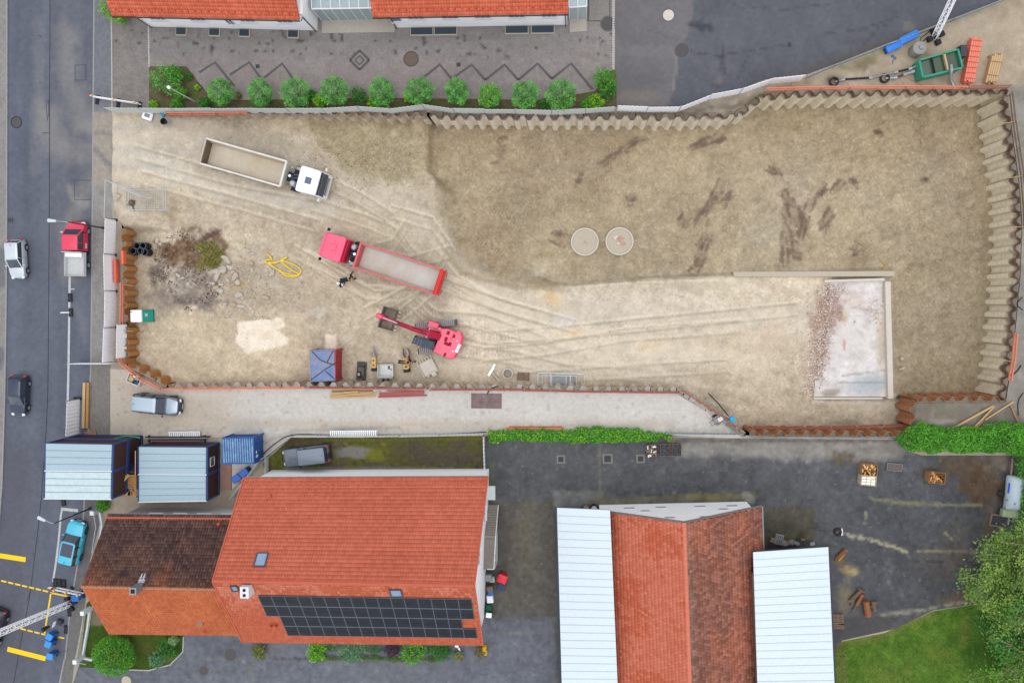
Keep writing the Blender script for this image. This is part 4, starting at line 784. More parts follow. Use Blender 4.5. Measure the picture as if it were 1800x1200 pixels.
o1, a1, b1, u1, n1 = office('white building wing with orange tile roof at the top left', (265, 47), (558, 54), HE, .55, 10, 1.3, -.2, [(.19, 1.1, 0), (.39, 1.1, 0), (.57, 1.1, 0), (.86, 1.1, 0)], [(.12, 1.5, .9, 2.5, 3), (.355, 1.5, .9, 2.5, 3), (.53, .7, 1.6, 2.0, 2), (.645, 1.4, .9, 2.5, 3), (.86, 1.5, .9, 2.5, 3)])
o2, a2, b2, u2, n2 = office('long white building wing with orange tile roof at the top centre', (696, 49), (997, 44), HE, .55, 10, 1.1, .15, [(.155, 2.2, 0), (.295, 2.2, 0), (.71, 2.2, 0), (.86, 2.2, 0)], [(.035, .9, .9, 2.2, 1), (.15, 1.5, .8, 2.6, 3), (.345, 1.5, .8, 2.6, 3), (.53, 1.5, .8, 2.6, 3), (.72, 1.5, .8, 2.6, 3), (.9, 1.4, .8, 2.6, 3)])
# glass-roofed passage between the wings
M_CLEAR = mat('glass_roof_pane', (186, 208, 212), rough=.12, alpha=.55, var=.05, spec=.5)
def glass_link(label, base0, base1, z, d, bays, wallz):
    a, b = P(*base0), P(*base1); u = (b-a).normalized(); n = Vector((-u.y, u.x, 0)); L = (b-a).length; r = wthing('glass_passage', label, 'glass canopy', (a+b)/2)
    q = [a+n*.3+Vector((0, 0, z)), b+n*.3+Vector((0, 0, z)), b+n*d+Vector((0, 0, z+1.0)), a+n*d+Vector((0, 0, z+1.0))]
    for i in range(bays):
        t0, t1 = (i+.04)/bays, (i+.96)/bays; mb = MB(); slab_between(mb, interp(q[0], q[1], t0), interp(q[0], q[1], t1), interp(q[3], q[2], t1), interp(q[3], q[2], t0), .02); obj('glass_pane', mb, M_CLEAR, r)
    for i in range(bays+1): t = i/bays; obj('rafter', MB().beam(interp(q[0], q[1], t)+Vector((0, 0, .02)), interp(q[3], q[2], t)+Vector((0, 0, .02)), .07, .1), M_FRAME, r); obj('mullion', MB().beam(interp(a, b, t)+n*.3, interp(q[0], q[1], t), .06, .06), M_FRAME, r)
    obj('eave_beam', MB().beam(q[0], q[1], .1, .12), M_FRAME, r); obj('front_glazing', MB().prism([(p.x, p.y) for p in (a+n*.3, b+n*.3, b+n*.34, a+n*.34)], .05, z-.1), M_CLEAR, r)
    obj('floor_slab', MB().prism([(p.x, p.y) for p in (a-n*.9, b-n*.9, b+n*d, a+n*d)], 0, .06), mat('passage_floor', (176, 168, 156)), r); return r
glass_link('glass-roofed passage between the two white building wings', (566, 42), (694, 40), 2.9, 6, 8, 0); glass_link('small glass annex at the right end of the white building', (1001, 40), (1031, 38), 2.9, 6, 2, 0)
obj_back = wall_block(wthing('passage_back_wall', 'white gable wall showing behind the glass passage', 'wall', P(600, -30)), [P(556, 8), P(700, 5), P(700, -60), P(556, -60)], 0, 3.4, M_WHITE)
# ---- brown-roofed house lower left
def gable_house(label, N0, N1, R0, R1, S0, S1, he, hr, wallm, over=.5, name='house'):
    """pixel corners: north eave (left,right), ridge, south eave; he / hr eave and ridge heights"""
    n0, n1, r0, r1, s0, s1 = P(*N0, he), P(*N1, he), P(*R0, hr), P(*R1, hr), P(*S0, he), P(*S1, he); r = wthing(name, label, 'house', (n0.x, n0.y, 0)); u = (n1-n0).normalized(); v = (s0-n0).normalized()
    w = [n0+u*over+v*over, n1-u*over+v*over, s1-u*over-v*over, s0+u*over-v*over]; w = [Vector((p.x, p.y, 0)) for p in w]; mid0, mid1 = r0+u*over, r1-u*over; rings = [[(p.x, p.y, -.05) for p in w], [(p.x, p.y, he-.08) for p in w]]; obj('wall', MB().loft(rings), wallm, r)
    g = MB()
    for (x, y, m_) in ((w[0], w[3], mid0), (w[1], w[2], mid1)):
        d = u*.2*(1 if x is w[0] else -1); tri = [Vector((x.x, x.y, he-.08)), Vector((y.x, y.y, he-.08)), Vector((m_.x, m_.y, hr-.35))]; g.loft([tri, [p+d for p in tri]])
    obj('gable_wall', g, wallm, r); rf = MB(); slab_between(rf, n0, n1, r1, r0, .2); slab_between(rf, s0, s1, r1, r0, .2); roof = obj('roof', rf, M_COPING, r)
    for (a, b) in ((n0, n1), (s0, s1)): obj('gutter', MB().tube([a+Vector((0, 0, -.03)), b+Vector((0, 0, -.03))], .075, 8), M_ZINC, r)
    return r, roof, (n0, n1, r0, r1, s0, s1), u, v, w
UPV = Vector((0, 0, .025))
def tile_brown(u, v, r):
    n = fbm(u*200, v*160, 26, 8); k = sst(.3, .7, n+.2*(v < .2)); base = np.array([[88, 66, 62]])*(1-k[:, None])+np.array([[104, 76, 68]])*k[:, None]; edge = sst(.82, 1, v)*.6; streak = np.exp(-((u-.55)/.07)**2)*sst(.55, 1, v)
    base = base+(np.array([[168, 96, 62]])-base)*np.clip(np.maximum(edge*.5, streak*.6)+(1-sst(0, .25, u))*sst(.3, 1, v)*.4, 0, .8)[:, None]; return base+(r-.5)[:, None]*34*np.array([1, .8, .7])
def tile_ochre(u, v, r): n = fbm(u*100, v*60, 12, 6)-.5; return np.array([[204, 110, 68]])+(n*24+(r-.5)*22)[:, None]*np.array([1, .8, .5])
def tile_red(u, v, r): n = fbm(u*140, v*100, 16, 4)-.5; row = (np.floor(v*37) % 2)*5; return np.array([[206, 108, 82]])+(n*16+(r-.5)*16+row)[:, None]*np.array([1, .8, .7])
def tile_redS(u, v, r): n = fbm(u*140, v*60, 7, 14); k = sst(.45, .62, n+.25*(r-.5))*sst(.3, .8, v); b = np.array([[204, 104, 72]]); return b+(np.array([[222, 140, 118]])-b)*(k*.6)[:, None]+((r-.5)*16)[:, None]
h1, rf1, (n0, n1, r0, r1, s0, s1), u, v, w_ = gable_house('house with brown weathered north roof and ochre south roof beside the street', (190, 903), (425, 905), (143, 1031), (395, 1036), (191, 1113), (432, 1116), 4.4, 8.1, M_CREAM)
tile_roof(h1, n0+UPV, n1+UPV, r1+UPV, r0+UPV, 50, 22, tile_brown, M_TILEM, .06); tile_roof(h1, s1+UPV, s0+UPV, r0+UPV, r1+UPV, 50, 22, tile_ochre, M_TILE, .045); ridge_caps(h1, r0, r1, mat('lichen_ridge', (172, 122, 92), var=.3, scale=6))
obj('eave_tile_row', MB().beam(interp(n0, r0, .05)+UPV*4, interp(n1, r1, .05)+UPV*4, .18, .06), M_COPING, h1)
for t in (.27, .47, .67, .87): window(h1, interp(w_[0], w_[1], t)+Vector((0, 0, 3.3)), u, 1.2, 1.2, -v, 2)
c = interp(r0, r1, .41); ch = MB().box(c+Vector((0, .1, .35)), (.62, .62, 1.5)); chim = obj('chimney', ch, M_ZINC, h1); obj('flue', MB().box(c+Vector((0, .1, 1.12)), (.34, .34, .06)), mat('soot', (26, 24, 26)), chim); obj('flashing', MB().box(c+Vector((.05, .75, -.42)), (.6, .8, .06), M=Matrix.Rotation(rad(-36), 3, 'X')), mat('pale_flashing', (186, 186, 192), var=.1), chim)
sk = interp(interp(s0, s1, .72), interp(r0, r1, .72), .28)+Vector((0, 0, .1)); obj('roof_hatch', MB().cbox(sk, (.5, .5, .16), .03), mat('hatch', (150, 120, 104)), h1)
for (tu, tv) in ((.85, .12), (.72, .08)):
    q = interp(interp(n0, n1, tu), interp(r0, r1, tu), tv) if tv == .12 else interp(interp(s0, s1, tu), interp(r0, r1, tu), tv); obj('vent_tile', MB().lathe([(.16, 0), (.14, .2), (.05, .3)], q+Vector((0, 0, .05)), 10), mat('vent_clay', (206, 92, 60)), h1)
# ---- large red-roofed house with solar panels
h2, rf2, (n0, n1, r0, r1, s0, s1), u, v, w_ = gable_house('large house with red tile roof and rows of solar panels', (430, 839), (857, 837), (375, 1021), (833, 1029), (428, 1128), (848, 1133), 5.6, 11.0, M_WHITE, .45)
tile_roof(h2, n0+UPV, n1+UPV, r1+UPV, r0+UPV, 88, 27, tile_red, M_TILE, .03); tile_roof(h2, s1+UPV, s0+UPV, r0+UPV, r1+UPV, 88, 27, tile_redS, M_TILE, .03, name='roof_shingles'); ridge_caps(h2, r0, r1, M_COPING, .15)
mb = MB(); k = .02
while k < .99: mb.box(interp(interp(n0, n1, k), interp(r0, r1, k), .07)+Vector((0, 0, .09)), (.5, .1, .08), math.atan2(u.y, u.x)); k += .034
obj('snow_guard', mb, M_COPING, h2)
for a_, b_, q in ((n0, r0, -1), (s0, r0, -1), (n1, r1, 1), (s1, r1, 1)): obj('verge_trim', MB().beam(a_+Vector((0, 0, .04))+u*q*.06, b_+Vector((0, 0, .04))+u*q*.06, .12, .14), M_COPING, h2)
def on_roof(e0, e1, q0, q1, tu, tv): return interp(interp(e0, e1, tu), interp(q0, q1, tu), tv)
M_PV = mat('solar_glass', (40, 47, 60), rough=.2, var=.2, scale=1.5, rgb2=(24, 28, 40), spec=.35); M_PVF = mat('panel_frame', (96, 104, 116), rough=.5, metal=.2)
def pv(parent, tu0, tu1, tv0, tv1):
    a, b, c, d = [on_roof(s0, s1, r0, r1, x, y) for x, y in ((tu0, tv0), (tu1, tv0), (tu1, tv1), (tu0, tv1))]; n = (b-a).cross(d-a).normalized(); n = n if n.z > 0 else -n; up = n*.13; fr = MB()
    for p, q in ((a, b), (b, c), (c, d), (d, a)): fr.beam(p+up, q+up, .035, .05)
    f = obj('solar_panel', fr, M_PVF, parent); ce = MB(); nx, ny = 5, 2
    for i in range(nx):
        for j in range(ny):
            x0, x1, y0, y1 = (i+.04)/nx, (i+.96)/nx, (j+.02)/ny, (j+.98)/ny; g = lambda x, y: interp(interp(a, b, x), interp(d, c, x), y)+n*.14; slab_between(ce, g(x0, y0), g(x1, y0), g(x1, y1), g(x0, y1), .02)
    o = obj('cells', ce, M_PV, f); bk = MB(); slab_between(bk, a+n*.1, b+n*.1, c+n*.1, d+n*.1, .02); obj('backing', bk, mat('panel_backing', (58, 64, 74)), f)
vt = [.13, .30, .47, .64, .81]
def pv_row(y0, y1, x0, x1, n):
    for i in range(n): pv(h2, x0+(x1-x0)*(i+.012)/n, x0+(x1-x0)*(i+.988)/n, y0+.003, y1-.003)
pv_row(.645, .81, .155, .985, 16); pv_row(.48, .645, .155, .985, 16); pv_row(.315, .48, .207, .933, 14); pv_row(.15, .315, .207, .985, 15)
def skylight(parent, c, u_, d_, w, h): 
    d_ = Vector(d_).normalized(); n = Vector(u_).cross(d_); n = n if n.z > 0 else -n; R = Matrix((Vector(u_), d_, n)).transposed(); f = MB()
    for x, y, sx, sy in ((0, h/2, w, .1), (0, -h/2, w, .1), (w/2, 0, .1, h), (-w/2, 0, .1, h)): f.box(c+R @ Vector((x, y, .1)), (sx, sy, .14), M=R)
    o = obj('skylight', f, mat('skylight_frame', (78, 80, 84), rough=.5), parent); obj('pane', MB().box(c+n*.1, (w-.1, h-.1, .03), M=R), mat('skylight_glass', (140, 162, 190), rough=.1, spec=.5), o)
skylight(h2, on_roof(n0, n1, r0, r1, .165, .80), u, r0-n0, .95, 1.15); skylight(h2, on_roof(s0, s1, r0, r1, .70, .88), u, r0-s0, .95, .95); skylight(h2, on_roof(s0, s1, r0, r1, .075, .91), u, r0-s0, .55, .7)
c = on_roof(s0, s1, r0, r1, .13, .90); ch = obj('chimney', MB().box(c+Vector((0, 0, .3)), (.75, .95, 1.5)), mat('white_chimney', (226, 228, 232)), h2)
for dy in (-.22, .22): obj('flue', MB().lathe([(.13, 0), (.13, .06), (.001, .06)], c+Vector((0, dy, 1.05)), 12), mat('soot', (26, 24, 26)), ch)
for tu in (.155, .175): obj('vent_pipe', MB().lathe([(.1, 0), (.1, .3), (.15, .32), (.12, .46), (.001, .5)], on_roof(s0, s1, r0, r1, tu, .30)+Vector((0, 0, .05)), 10), mat('vent_clay', (206, 92, 60)), h2)
obj('vent_pipe', MB().lathe([(.1, 0), (.1, .35), (.16, .38), (.001, .5)], on_roof(n0, n1, r0, r1, .13, .18), 10), mat('vent_clay', (206, 92, 60)), h2)
for tu in (.27, .295): obj('vent_tile', MB().lathe([(.09, 0), (.08, .16), (.001, .2)], on_roof(n0, n1, r0, r1, tu, .19), 8), mat('vent_clay', (206, 92, 60)), h2)
window(h2, interp(w_[1], w_[2], .45)+Vector((0, 0, 6.8)), -v, 1.2, 1.3, u, 2); window(h2, interp(w_[1], w_[2], .25)+Vector((0, 0, 3.4)), -v, 1.2, 1.3, u, 2)
obj('canopy', MB().cbox(P(862, 866, 2.6), (.9, 1.3, .12), .03), mat('pale_canopy', (206, 216, 214), var=.05), h2)
# outside stair at the right gable
st = wthing('outside_stair', 'grey concrete outside stair with white railing along the big house gable', 'stairs', P(868, 945)); top, n = 2.5, 13
for i in range(n):
    y = 888+ (945-888)*(i+.5)/n; z = top*(i+1)/n; c = P(863.5-(i/n)*1.5, y, z*.98); obj('step', MB().cbox((c.x, c.y, z-.09), (1.25, .27, .18), .02), mat('step_stone', (150, 142, 130), var=.2, scale=4), st)
c = P(859, 973, top); obj('landing', MB().cbox((c.x, c.y, top-.1), (1.2, 2.9, .2), .02), mat('landing_stone', (142, 132, 122), var=.25, scale=2), st); obj('stair_wall', MB().box((c.x+.55, c.y, top/2-.1), (.1, 2.8, top-.22)), M_CREAM, st)
for pa, pb in (((876, 887, .9), (871, 945, top+.9)), ((871, 945, top+.9), (868, 1000, top+.9)), ((868, 1000, top+.9), (856, 1000, top+.9))): obj('railing', MB().tube([P(*pa), P(*pb)], .04, 6), M_FRAME, st)
for k in range(5): p = P(872-k*.8, 945+k*13.5, top+.9); obj('railing_post', MB().tube([p, p-Vector((0, 0, .9))], .025, 6), M_FRAME, st)
# ---- barn with metal lean-to roofs
HB, RB = 4.0, 8.4; bl, br = P(1053, 887), P(1312, 881); u = (br-bl).normalized(); v = Vector((u.y, -u.x, 0)); D = 24; barn = wthing('barn', 'long white-gabled barn with orange tile roof and pale metal side roofs', 'barn', (bl+br)/2); mid = (bl+br)/2
wl = [bl, br, br+v*D, bl+v*D]; obj('wall', MB().prism([(p.x, p.y) for p in wl], -.05, HB), M_WHITE, barn); tri = [Vector((bl.x, bl.y, HB)), Vector((br.x, br.y, HB)), Vector((mid.x, mid.y, RB-.2))]; obj('gable_wall', MB().loft([tri, [p+v*.25 for p in tri]]), M_WHITE, barn)
ro = .45; hw = (br-bl).length/2+.55; zE = RB-(RB-HB)*(hw/((br-bl).length/2))
R0 = Vector((mid.x, mid.y, RB))-v*ro; R1 = R0+v*(D+1); El0 = R0-u*hw; El0.z = zE; Er0 = R0+u*hw; Er0.z = zE; El1, Er1 = El0+v*(D+1), Er0+v*(D+1)
mb = MB(); slab_between(mb, El0, El1, R1, R0, .2); slab_between(mb, Er0, Er1, R1, R0, .2); obj('roof', mb, mat('roof_underlay', (120, 70, 56)), barn)
def barn_l(u_, v_, r): n = fbm(u_*110, v_*50, 11, 23); k = sst(.4, .65, n+.3*(r-.5)+.12*v_); b = np.array([[204, 104, 74]]); return b+(np.array([[218, 130, 106]])-b)*(k*.5)[:, None]+((r-.5)*16)[:, None]
def barn_r(u_, v_, r): n = fbm(u_*90, v_*50, 14, 33); k = sst(.38, .62, n); b = np.array([[174, 106, 84]])*k[:, None]+np.array([[152, 100, 84]])*(1-k[:, None]); g = sst(.86, 1, v_); b = b+(np.array([[146, 124, 112]])-b)*(g*.6)[:, None]; return b+((r-.5)*46)[:, None]*np.array([1, .75, .7])
tile_roof(barn, El1+UPV, El0+UPV, R0+UPV, R1+UPV, 92, 26, barn_l, M_TILE, .025, name='roof_shingles'); tile_roof(barn, Er0+UPV, Er1+UPV, R1+UPV, R0+UPV, 92, 26, barn_r, M_TILEM, .035, name='roof_shingles'); ridge_caps(barn, R0, R1, mat('salmon_ridge', (214, 120, 94), var=.12), .16)
for a_, q in ((El0, -1), (Er0, 1)): obj('verge_trim', MB().beam(a_+Vector((0, 0, .05))-v*.05, R0+Vector((0, 0, .05))-v*.05, .16, .12), mat('lead_verge', (112, 104, 100), var=.25, scale=5), barn)
obj('gutter', MB().tube([Er0+u*.08, Er0+u*.08+v*4.6], .08, 8), M_ZINC, barn)
for t, z, w, h in ((.2, 1.6, 1.0, .55), (.41, 1.6, 1.0, .55), (.67, 1.6, 1.0, .55), (.88, 1.6, 1.0, .55), (.3, 2.7, .85, .5), (.81, 2.7, .85, .5), (.44, 5.2, .9, .5), (.66, 5.2, .9, .5)): window(barn, interp(bl, br, t)+Vector((0, 0, z)), u, w, h, -v, 1, .05, False, mat('dull_glass', (120, 116, 112), rough=.3))
M_MET = mat('white_metal_roof', (224, 237, 243), rough=.5, var=.05, scale=.5, spec=.4, rgb2=(216, 228, 234))
def metal_roof(label_parts, A, B, C, Dp, n, eave_m=M_DST):
    """A-B front edge (high..low), C-D far edge; n panels along A->D"""
    A, B, C, Dp = [P(*p[:2], p[2]) for p in (A, B, C, Dp)]
    for i in range(n):
        t0, t1 = i/n, (i+1)/n; a, b, c, d = interp(A, Dp, t0), interp(B, C, t0), interp(B, C, t1), interp(A, Dp, t1); nn = (b-a).cross(d-a).normalized(); nn = nn if nn.z > 0 else -nn; e = (d-a).normalized()*.022
        mb = MB(); slab_between(mb, a+e, b+e, c-e, d-e, .06); o = obj('roof_panel', mb, M_MET, barn)
        obj('standing_seam', MB().beam(a+nn*.012, b+nn*.012, .04, .05), mat('seam_metal', (204, 214, 220), rough=.5), o)
    mb = MB(); slab_between(mb, A-Vector((0, 0, .08)), B-Vector((0, 0, .08)), C-Vector((0, 0, .08)), Dp-Vector((0, 0, .08)), .12); obj('roof_deck', mb, eave_m, barn); return A, B, C, Dp
A_, B_, C_, D_ = metal_roof('', (1072, 896, 5.5), (979, 892, 3.4), (989, 1260, 3.4), (1088, 1260, 5.5), 27); obj('gutter', MB().tube([B_-u*.1-Vector((0, 0, .1)), C_-u*.1-Vector((0, 0, .1))], .1, 8), M_DST, barn); fl = [B_+u*.3-Vector((0, 0, .2)), A_-Vector((0, 0, .2)), D_-Vector((0, 0, .2)), C_+u*.3-Vector((0, 0, .2))]; obj('side_wall', MB().loft([[(p.x, p.y+(-2.4 if i < 2 else 0), 0) for i, p in enumerate(fl)], [(p.x, p.y+(-2.4 if i < 2 else 0), p.z) for i, p in enumerate(fl)]]), M_CREAM, barn)
A_, B_, C_, D_ = metal_roof('', (1324, 970, 5.35), (1456, 961, 3.6), (1469, 1250, 3.6), (1333, 1250, 5.35), 21); obj('gutter', MB().tube([B_+u*.1-Vector((0, 0, .1)), C_+u*.1-Vector((0, 0, .1))], .09, 8), M_DST, barn); obj('front_fascia', MB().beam(A_-Vector((0, 0, .12))-v*.03, B_-Vector((0, 0, .12))-v*.03, .05, .22), M_DST, barn)
fl = [A_-Vector((0, 0, .2)), B_-u*.5-Vector((0, 0, .2)), C_-u*.5-Vector((0, 0, .2)), D_-Vector((0, 0, .2))]; obj('side_wall', MB().loft([[(p.x, p.y-2.*(i < 2), 0) for i, p in enumerate(fl)], [(p.x, p.y-2.*(i < 2), p.z) for i, p in enumerate(fl)]]), M_WOODG, barn)
# ================================================================== plants
M_LEAF = mat('leaves', attr=True, rough=.6, var=.12, scale=8, spec=.3); M_BARK = mat('bark', (112, 96, 80), rough=.95, var=.3, scale=7); M_STEM = mat('pale_branch', (176, 166, 146), rough=.9, var=.2, scale=6)
def leaf_mesh(name, C, size, cols, rng, up=.45, asp=.55):
    """diamond leaves at centres C"""
    n = len(C); N = rng.normal(size=(n, 3)); N[:, 2] = np.abs(N[:, 2])+up*2; N /= np.linalg.norm(N, axis=1)[:, None]; T = np.cross(N, rng.normal(size=(n, 3))); T /= np.linalg.norm(T, axis=1)[:, None]; B = np.cross(N, T)
    s = (size*rng.uniform(.6, 1.4, n))[:, None]; V = np.stack([C-T*s, C-B*s*asp, C+T*s, C+B*s*asp], 1).reshape(-1, 3)
    return mesh_np(name, V, np.arange(4*n).reshape(-1, 4), np.repeat(cols, 4, 0))
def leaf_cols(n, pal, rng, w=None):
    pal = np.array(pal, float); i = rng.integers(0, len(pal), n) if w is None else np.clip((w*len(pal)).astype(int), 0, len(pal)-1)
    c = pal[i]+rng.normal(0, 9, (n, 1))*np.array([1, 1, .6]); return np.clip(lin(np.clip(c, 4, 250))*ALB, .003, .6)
G_TREE = [(60, 120, 46), (76, 146, 54), (92, 168, 66), (112, 186, 82)]; G_LIME = [(84, 140, 20), (106, 170, 28), (134, 196, 40)]; G_DARK = [(40, 96, 30), (54, 116, 36), (70, 134, 44)]; G_HEDGE = [(58, 120, 26), (76, 148, 32), (98, 176, 40), (64, 134, 30)]; G_OLIVE = [(104, 118, 46), (132, 142, 56), (150, 140, 74), (88, 104, 40)]; G_BLUE = [(76, 120, 84), (92, 140, 96), (108, 154, 104)]
def crown_points(c, r, n, rng, shell=.5, lump=.28, half=False):
    d = rng.normal(size=(n, 3)); d /= np.linalg.norm(d, axis=1)[:, None]
    if half: d[:, 2] = np.abs(d[:, 2])
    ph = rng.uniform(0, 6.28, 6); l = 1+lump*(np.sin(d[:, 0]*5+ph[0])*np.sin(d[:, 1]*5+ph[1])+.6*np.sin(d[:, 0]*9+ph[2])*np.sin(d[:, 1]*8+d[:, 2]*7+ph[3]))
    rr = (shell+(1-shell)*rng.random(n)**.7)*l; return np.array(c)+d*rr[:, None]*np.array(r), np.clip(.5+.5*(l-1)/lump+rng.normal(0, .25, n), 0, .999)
def bush(label, px, py, r_px, z, pal, n=900, leaf=.085, squash=.8, name='bush', cat='bush', group='garden bushes', ry=None, seed=0, stem=True, shell=.5, lump=.22):
    rng = np.random.default_rng(int(px*7+py)+seed); c = P(px, py, z); s = F/(CZ-z)*.985; rx, r2 = r_px/s, (ry or r_px)/s; t = wthing(name, label, cat, (c.x, c.y, 0), group); hz = min(max(rx, r2)*squash, z+.05 if z > .3 else 2)
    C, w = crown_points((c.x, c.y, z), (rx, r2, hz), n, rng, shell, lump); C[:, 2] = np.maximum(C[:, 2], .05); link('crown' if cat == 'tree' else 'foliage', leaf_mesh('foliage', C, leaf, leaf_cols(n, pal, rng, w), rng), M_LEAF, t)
    if stem:
        mb = MB(); mb.tube([(c.x, c.y, -.02), (c.x+.03, c.y, z*.5), (c.x, c.y, z*.9)], [.07, .055, .03], 7)
        for k in range(5): a = k*1.257+rng.random(); mb.tube([(c.x, c.y, z*.55), (c.x+math.cos(a)*rx*.45, c.y+math.sin(a)*r2*.45, z*.85), (c.x+math.cos(a)*rx*.75, c.y+math.sin(a)*r2*.75, z+hz*.2)], [.035, .025, .012], 5)
        obj('trunk' if cat == 'tree' else 'stem', mb, M_BARK, t)
    return t
ordn = ['leftmost', 'second', 'third', 'fourth', 'fifth', 'sixth', 'seventh', 'eighth', 'ninth', 'rightmost']
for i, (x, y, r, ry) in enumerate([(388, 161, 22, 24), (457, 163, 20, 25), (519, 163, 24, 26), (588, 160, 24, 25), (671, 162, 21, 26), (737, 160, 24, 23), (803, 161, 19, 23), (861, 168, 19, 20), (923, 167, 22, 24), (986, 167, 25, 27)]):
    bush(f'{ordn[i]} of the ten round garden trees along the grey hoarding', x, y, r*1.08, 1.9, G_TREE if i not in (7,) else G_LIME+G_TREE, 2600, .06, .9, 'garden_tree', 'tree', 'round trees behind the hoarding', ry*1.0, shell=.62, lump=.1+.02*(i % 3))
for x, y, r, pal, lab, z in [(630, 168, 15, G_DARK, 'clipped dark green ball bush between the fourth and fifth garden trees', .7), (561, 178, 12, G_LIME, 'yellow-green shrub right of the third garden tree', .6), (548, 168, 10, G_DARK, 'dark shrub tucked beside the third garden tree', .5), (656, 181, 9, G_LIME, 'small lime shrub under the fifth garden tree', .4), (718, 172, 8, G_LIME, 'small lime shrub under the sixth garden tree', .5), (359, 182, 12, G_DARK, 'clipped dark ball bush at the lamp post foot', .6), (290, 140, 26, G_TREE, 'large bush at the left corner of the planting bed', 1.2), (306, 130, 16, G_HEDGE, 'bright bush at the upper edge of the corner bed', 1.2), (317, 165, 12, G_HEDGE, 'light green shrub left of the lamp post', .9), (270, 184, 7, G_LIME, 'tiny lime shrub at the bed\'s lower left corner', .4), (310, 185, 11, G_HEDGE, 'low shrub along the fence in the corner bed', .5), (332, 135, 6, G_DARK, 'tiny dark shrub on the bed edge near the chevrons', .3), (347, 154, 5, G_LIME, 'tiny lime tuft right of the lamp mast', .25), (418, 168, 6, G_OLIVE, 'small olive tuft right of the leftmost garden tree', .3),
                             (1062, 140, 20, G_HEDGE, 'tall bush at the right end of the planting bed', 1.2), (1071, 160, 13, G_DARK, 'dark bush at the right end of the planting bed', .9), (1048, 179, 14, G_LIME, 'round lime bush near the yard corner', .6), (1030, 184, 9, G_HEDGE, 'low shrub left of the round lime bush', .4), (958, 183, 9, G_DARK, 'dark shrub under the rightmost garden tree', .5), (198, 14, 25, G_LIME, 'bright green bush cut by the top edge beside the white building', 1.0), (212, 24, 18, G_LIME, 'lime bush at the corner of the white building', .8)]:
    bush(lab, x, y, r, z, pal, int(420+r*26), .07, .8, stem=r > 10)
bush('huge clipped globe bush at the bottom left corner', 200, 1152, 39, 1.5, G_HEDGE+G_LIME[:1], 5200, .07, .75, 'globe_bush', 'bush', None, 37, shell=.75, lump=.06)
for x, y, r, pal, lab, z in [(295, 1140, 20, G_DARK, 'dark shrub with pale flowers at the right end of the small garden', .5), (305, 1125, 10, [(150, 176, 120), (110, 150, 80)], 'pale flowering shrub below the ochre roof', .5), (275, 1160, 14, G_BLUE, 'blue-green ground cover on the small garden edge', .3), (180, 888, 12, G_HEDGE, 'green bush beside the fence pillar above the blue car', .6), (455, 1145, 13, G_OLIVE, 'round yellow-green bush in front of the big house', .6), (557, 1145, 18, G_LIME, 'lime hedge end bush in front of the solar roof', .6), (618, 1144, 22, G_BLUE, 'blue-green round bush in the front hedge', .9), (689, 1141, 15, [(70, 40, 66), (88, 54, 82), (60, 34, 54)], 'dark purple bush in the front hedge', .7), (726, 1146, 24, G_LIME+G_HEDGE, 'large round green bush in the front hedge', .9), (775, 1142, 20, G_DARK, 'dark bush at the right end of the front hedge', .6), (845, 1146, 11, [(126, 110, 76), (146, 128, 92), (100, 92, 60)], 'dry brownish tuft by the yellow post', .4), (806, 1152, 9, [(150, 146, 100), (110, 120, 70)], 'pale dry tuft right of the front hedge', .3)]:
    bush(lab, x, y, r, z, pal, int(400+r*30), .07, .8, stem=False)
def hedge(label, poly, h, pal, n, leaf=.09, name='hedge', group=None, lump=.35, stems=6):
    rng = np.random.default_rng(len(label)); xs = [p[0] for p in poly]; ys = [p[1] for p in poly]; X = rng.uniform(min(xs)-4, max(xs)+4, n*4); Y = rng.uniform(min(ys)-4, max(ys)+4, n*4)
    d = sdist(X, Y, poly)+(fbm(X, Y, 14, 5)-.5)*12; k = d < 0; X, Y, d = X[k][:n], Y[k][:n], d[k][:n]; top = h*(.55+.45*sst(0, 10, -d))*(1-lump+2*lump*fbm(X, Y, 22, 9)); z = top*(1-.55*rng.random(len(X))**2.2)
    W = PA(X, Y, h*.7); W[:, 2] = z; c = P(sum(xs)/len(xs), sum(ys)/len(ys), 0); t = wthing(name, label, 'hedge', c, group); w = np.clip(fbm(X, Y, 30, 3)*1.2-.1+rng.normal(0, .2, len(X)), 0, .999)
    link('foliage', leaf_mesh('foliage', W, leaf, leaf_cols(len(X), pal, rng, w), rng), M_LEAF, t); mb = MB()
    for q in range(stems): i = rng.integers(len(X)); mb.tube([(W[i, 0], W[i, 1], 0), (W[i, 0]+.1, W[i, 1], h*.4), (W[i, 0]+.2, W[i, 1]+.1, h*.7)], [.05, .035, .015], 5)
    obj('stems', mb, M_BARK, t); return t
hedge('dense bright green hedge below the loose timbers on the right', [(1578, 775), (1600, 755), (1620, 744), (1680, 752), (1720, 752), (1745, 742), (1800, 742), (1850, 750), (1850, 800), (1760, 798), (1700, 795), (1660, 797), (1600, 795)], 1.7, G_HEDGE, 15000, .085)
hedge('bright leafy hedge running down the right edge by the trailer', [(1790, 790), (1860, 780), (1870, 960), (1798, 960), (1794, 880)], 2.2, G_HEDGE, 7000, .09)
hedge('ivy hedge along the fence above the dark yard', [(858, 756), (960, 754), (1040, 752), (1120, 755), (1180, 763), (1182, 772), (1130, 776), (1040, 780), (950, 776), (858, 777)], 1.0, G_LIME+G_HEDGE, 7500, .085)
hedge('low clipped hedge along the front of the big house', [(540, 1152), (795, 1157), (795, 1164), (540, 1160)], .55, [(70, 104, 20), (88, 124, 28)], 3400, .05, lump=.1)
hedge('mixed planting strip against the wall of the big house', [(545, 1134), (790, 1138), (790, 1150), (545, 1147)], .6, G_DARK+[(150, 160, 130)], 2600, .06)
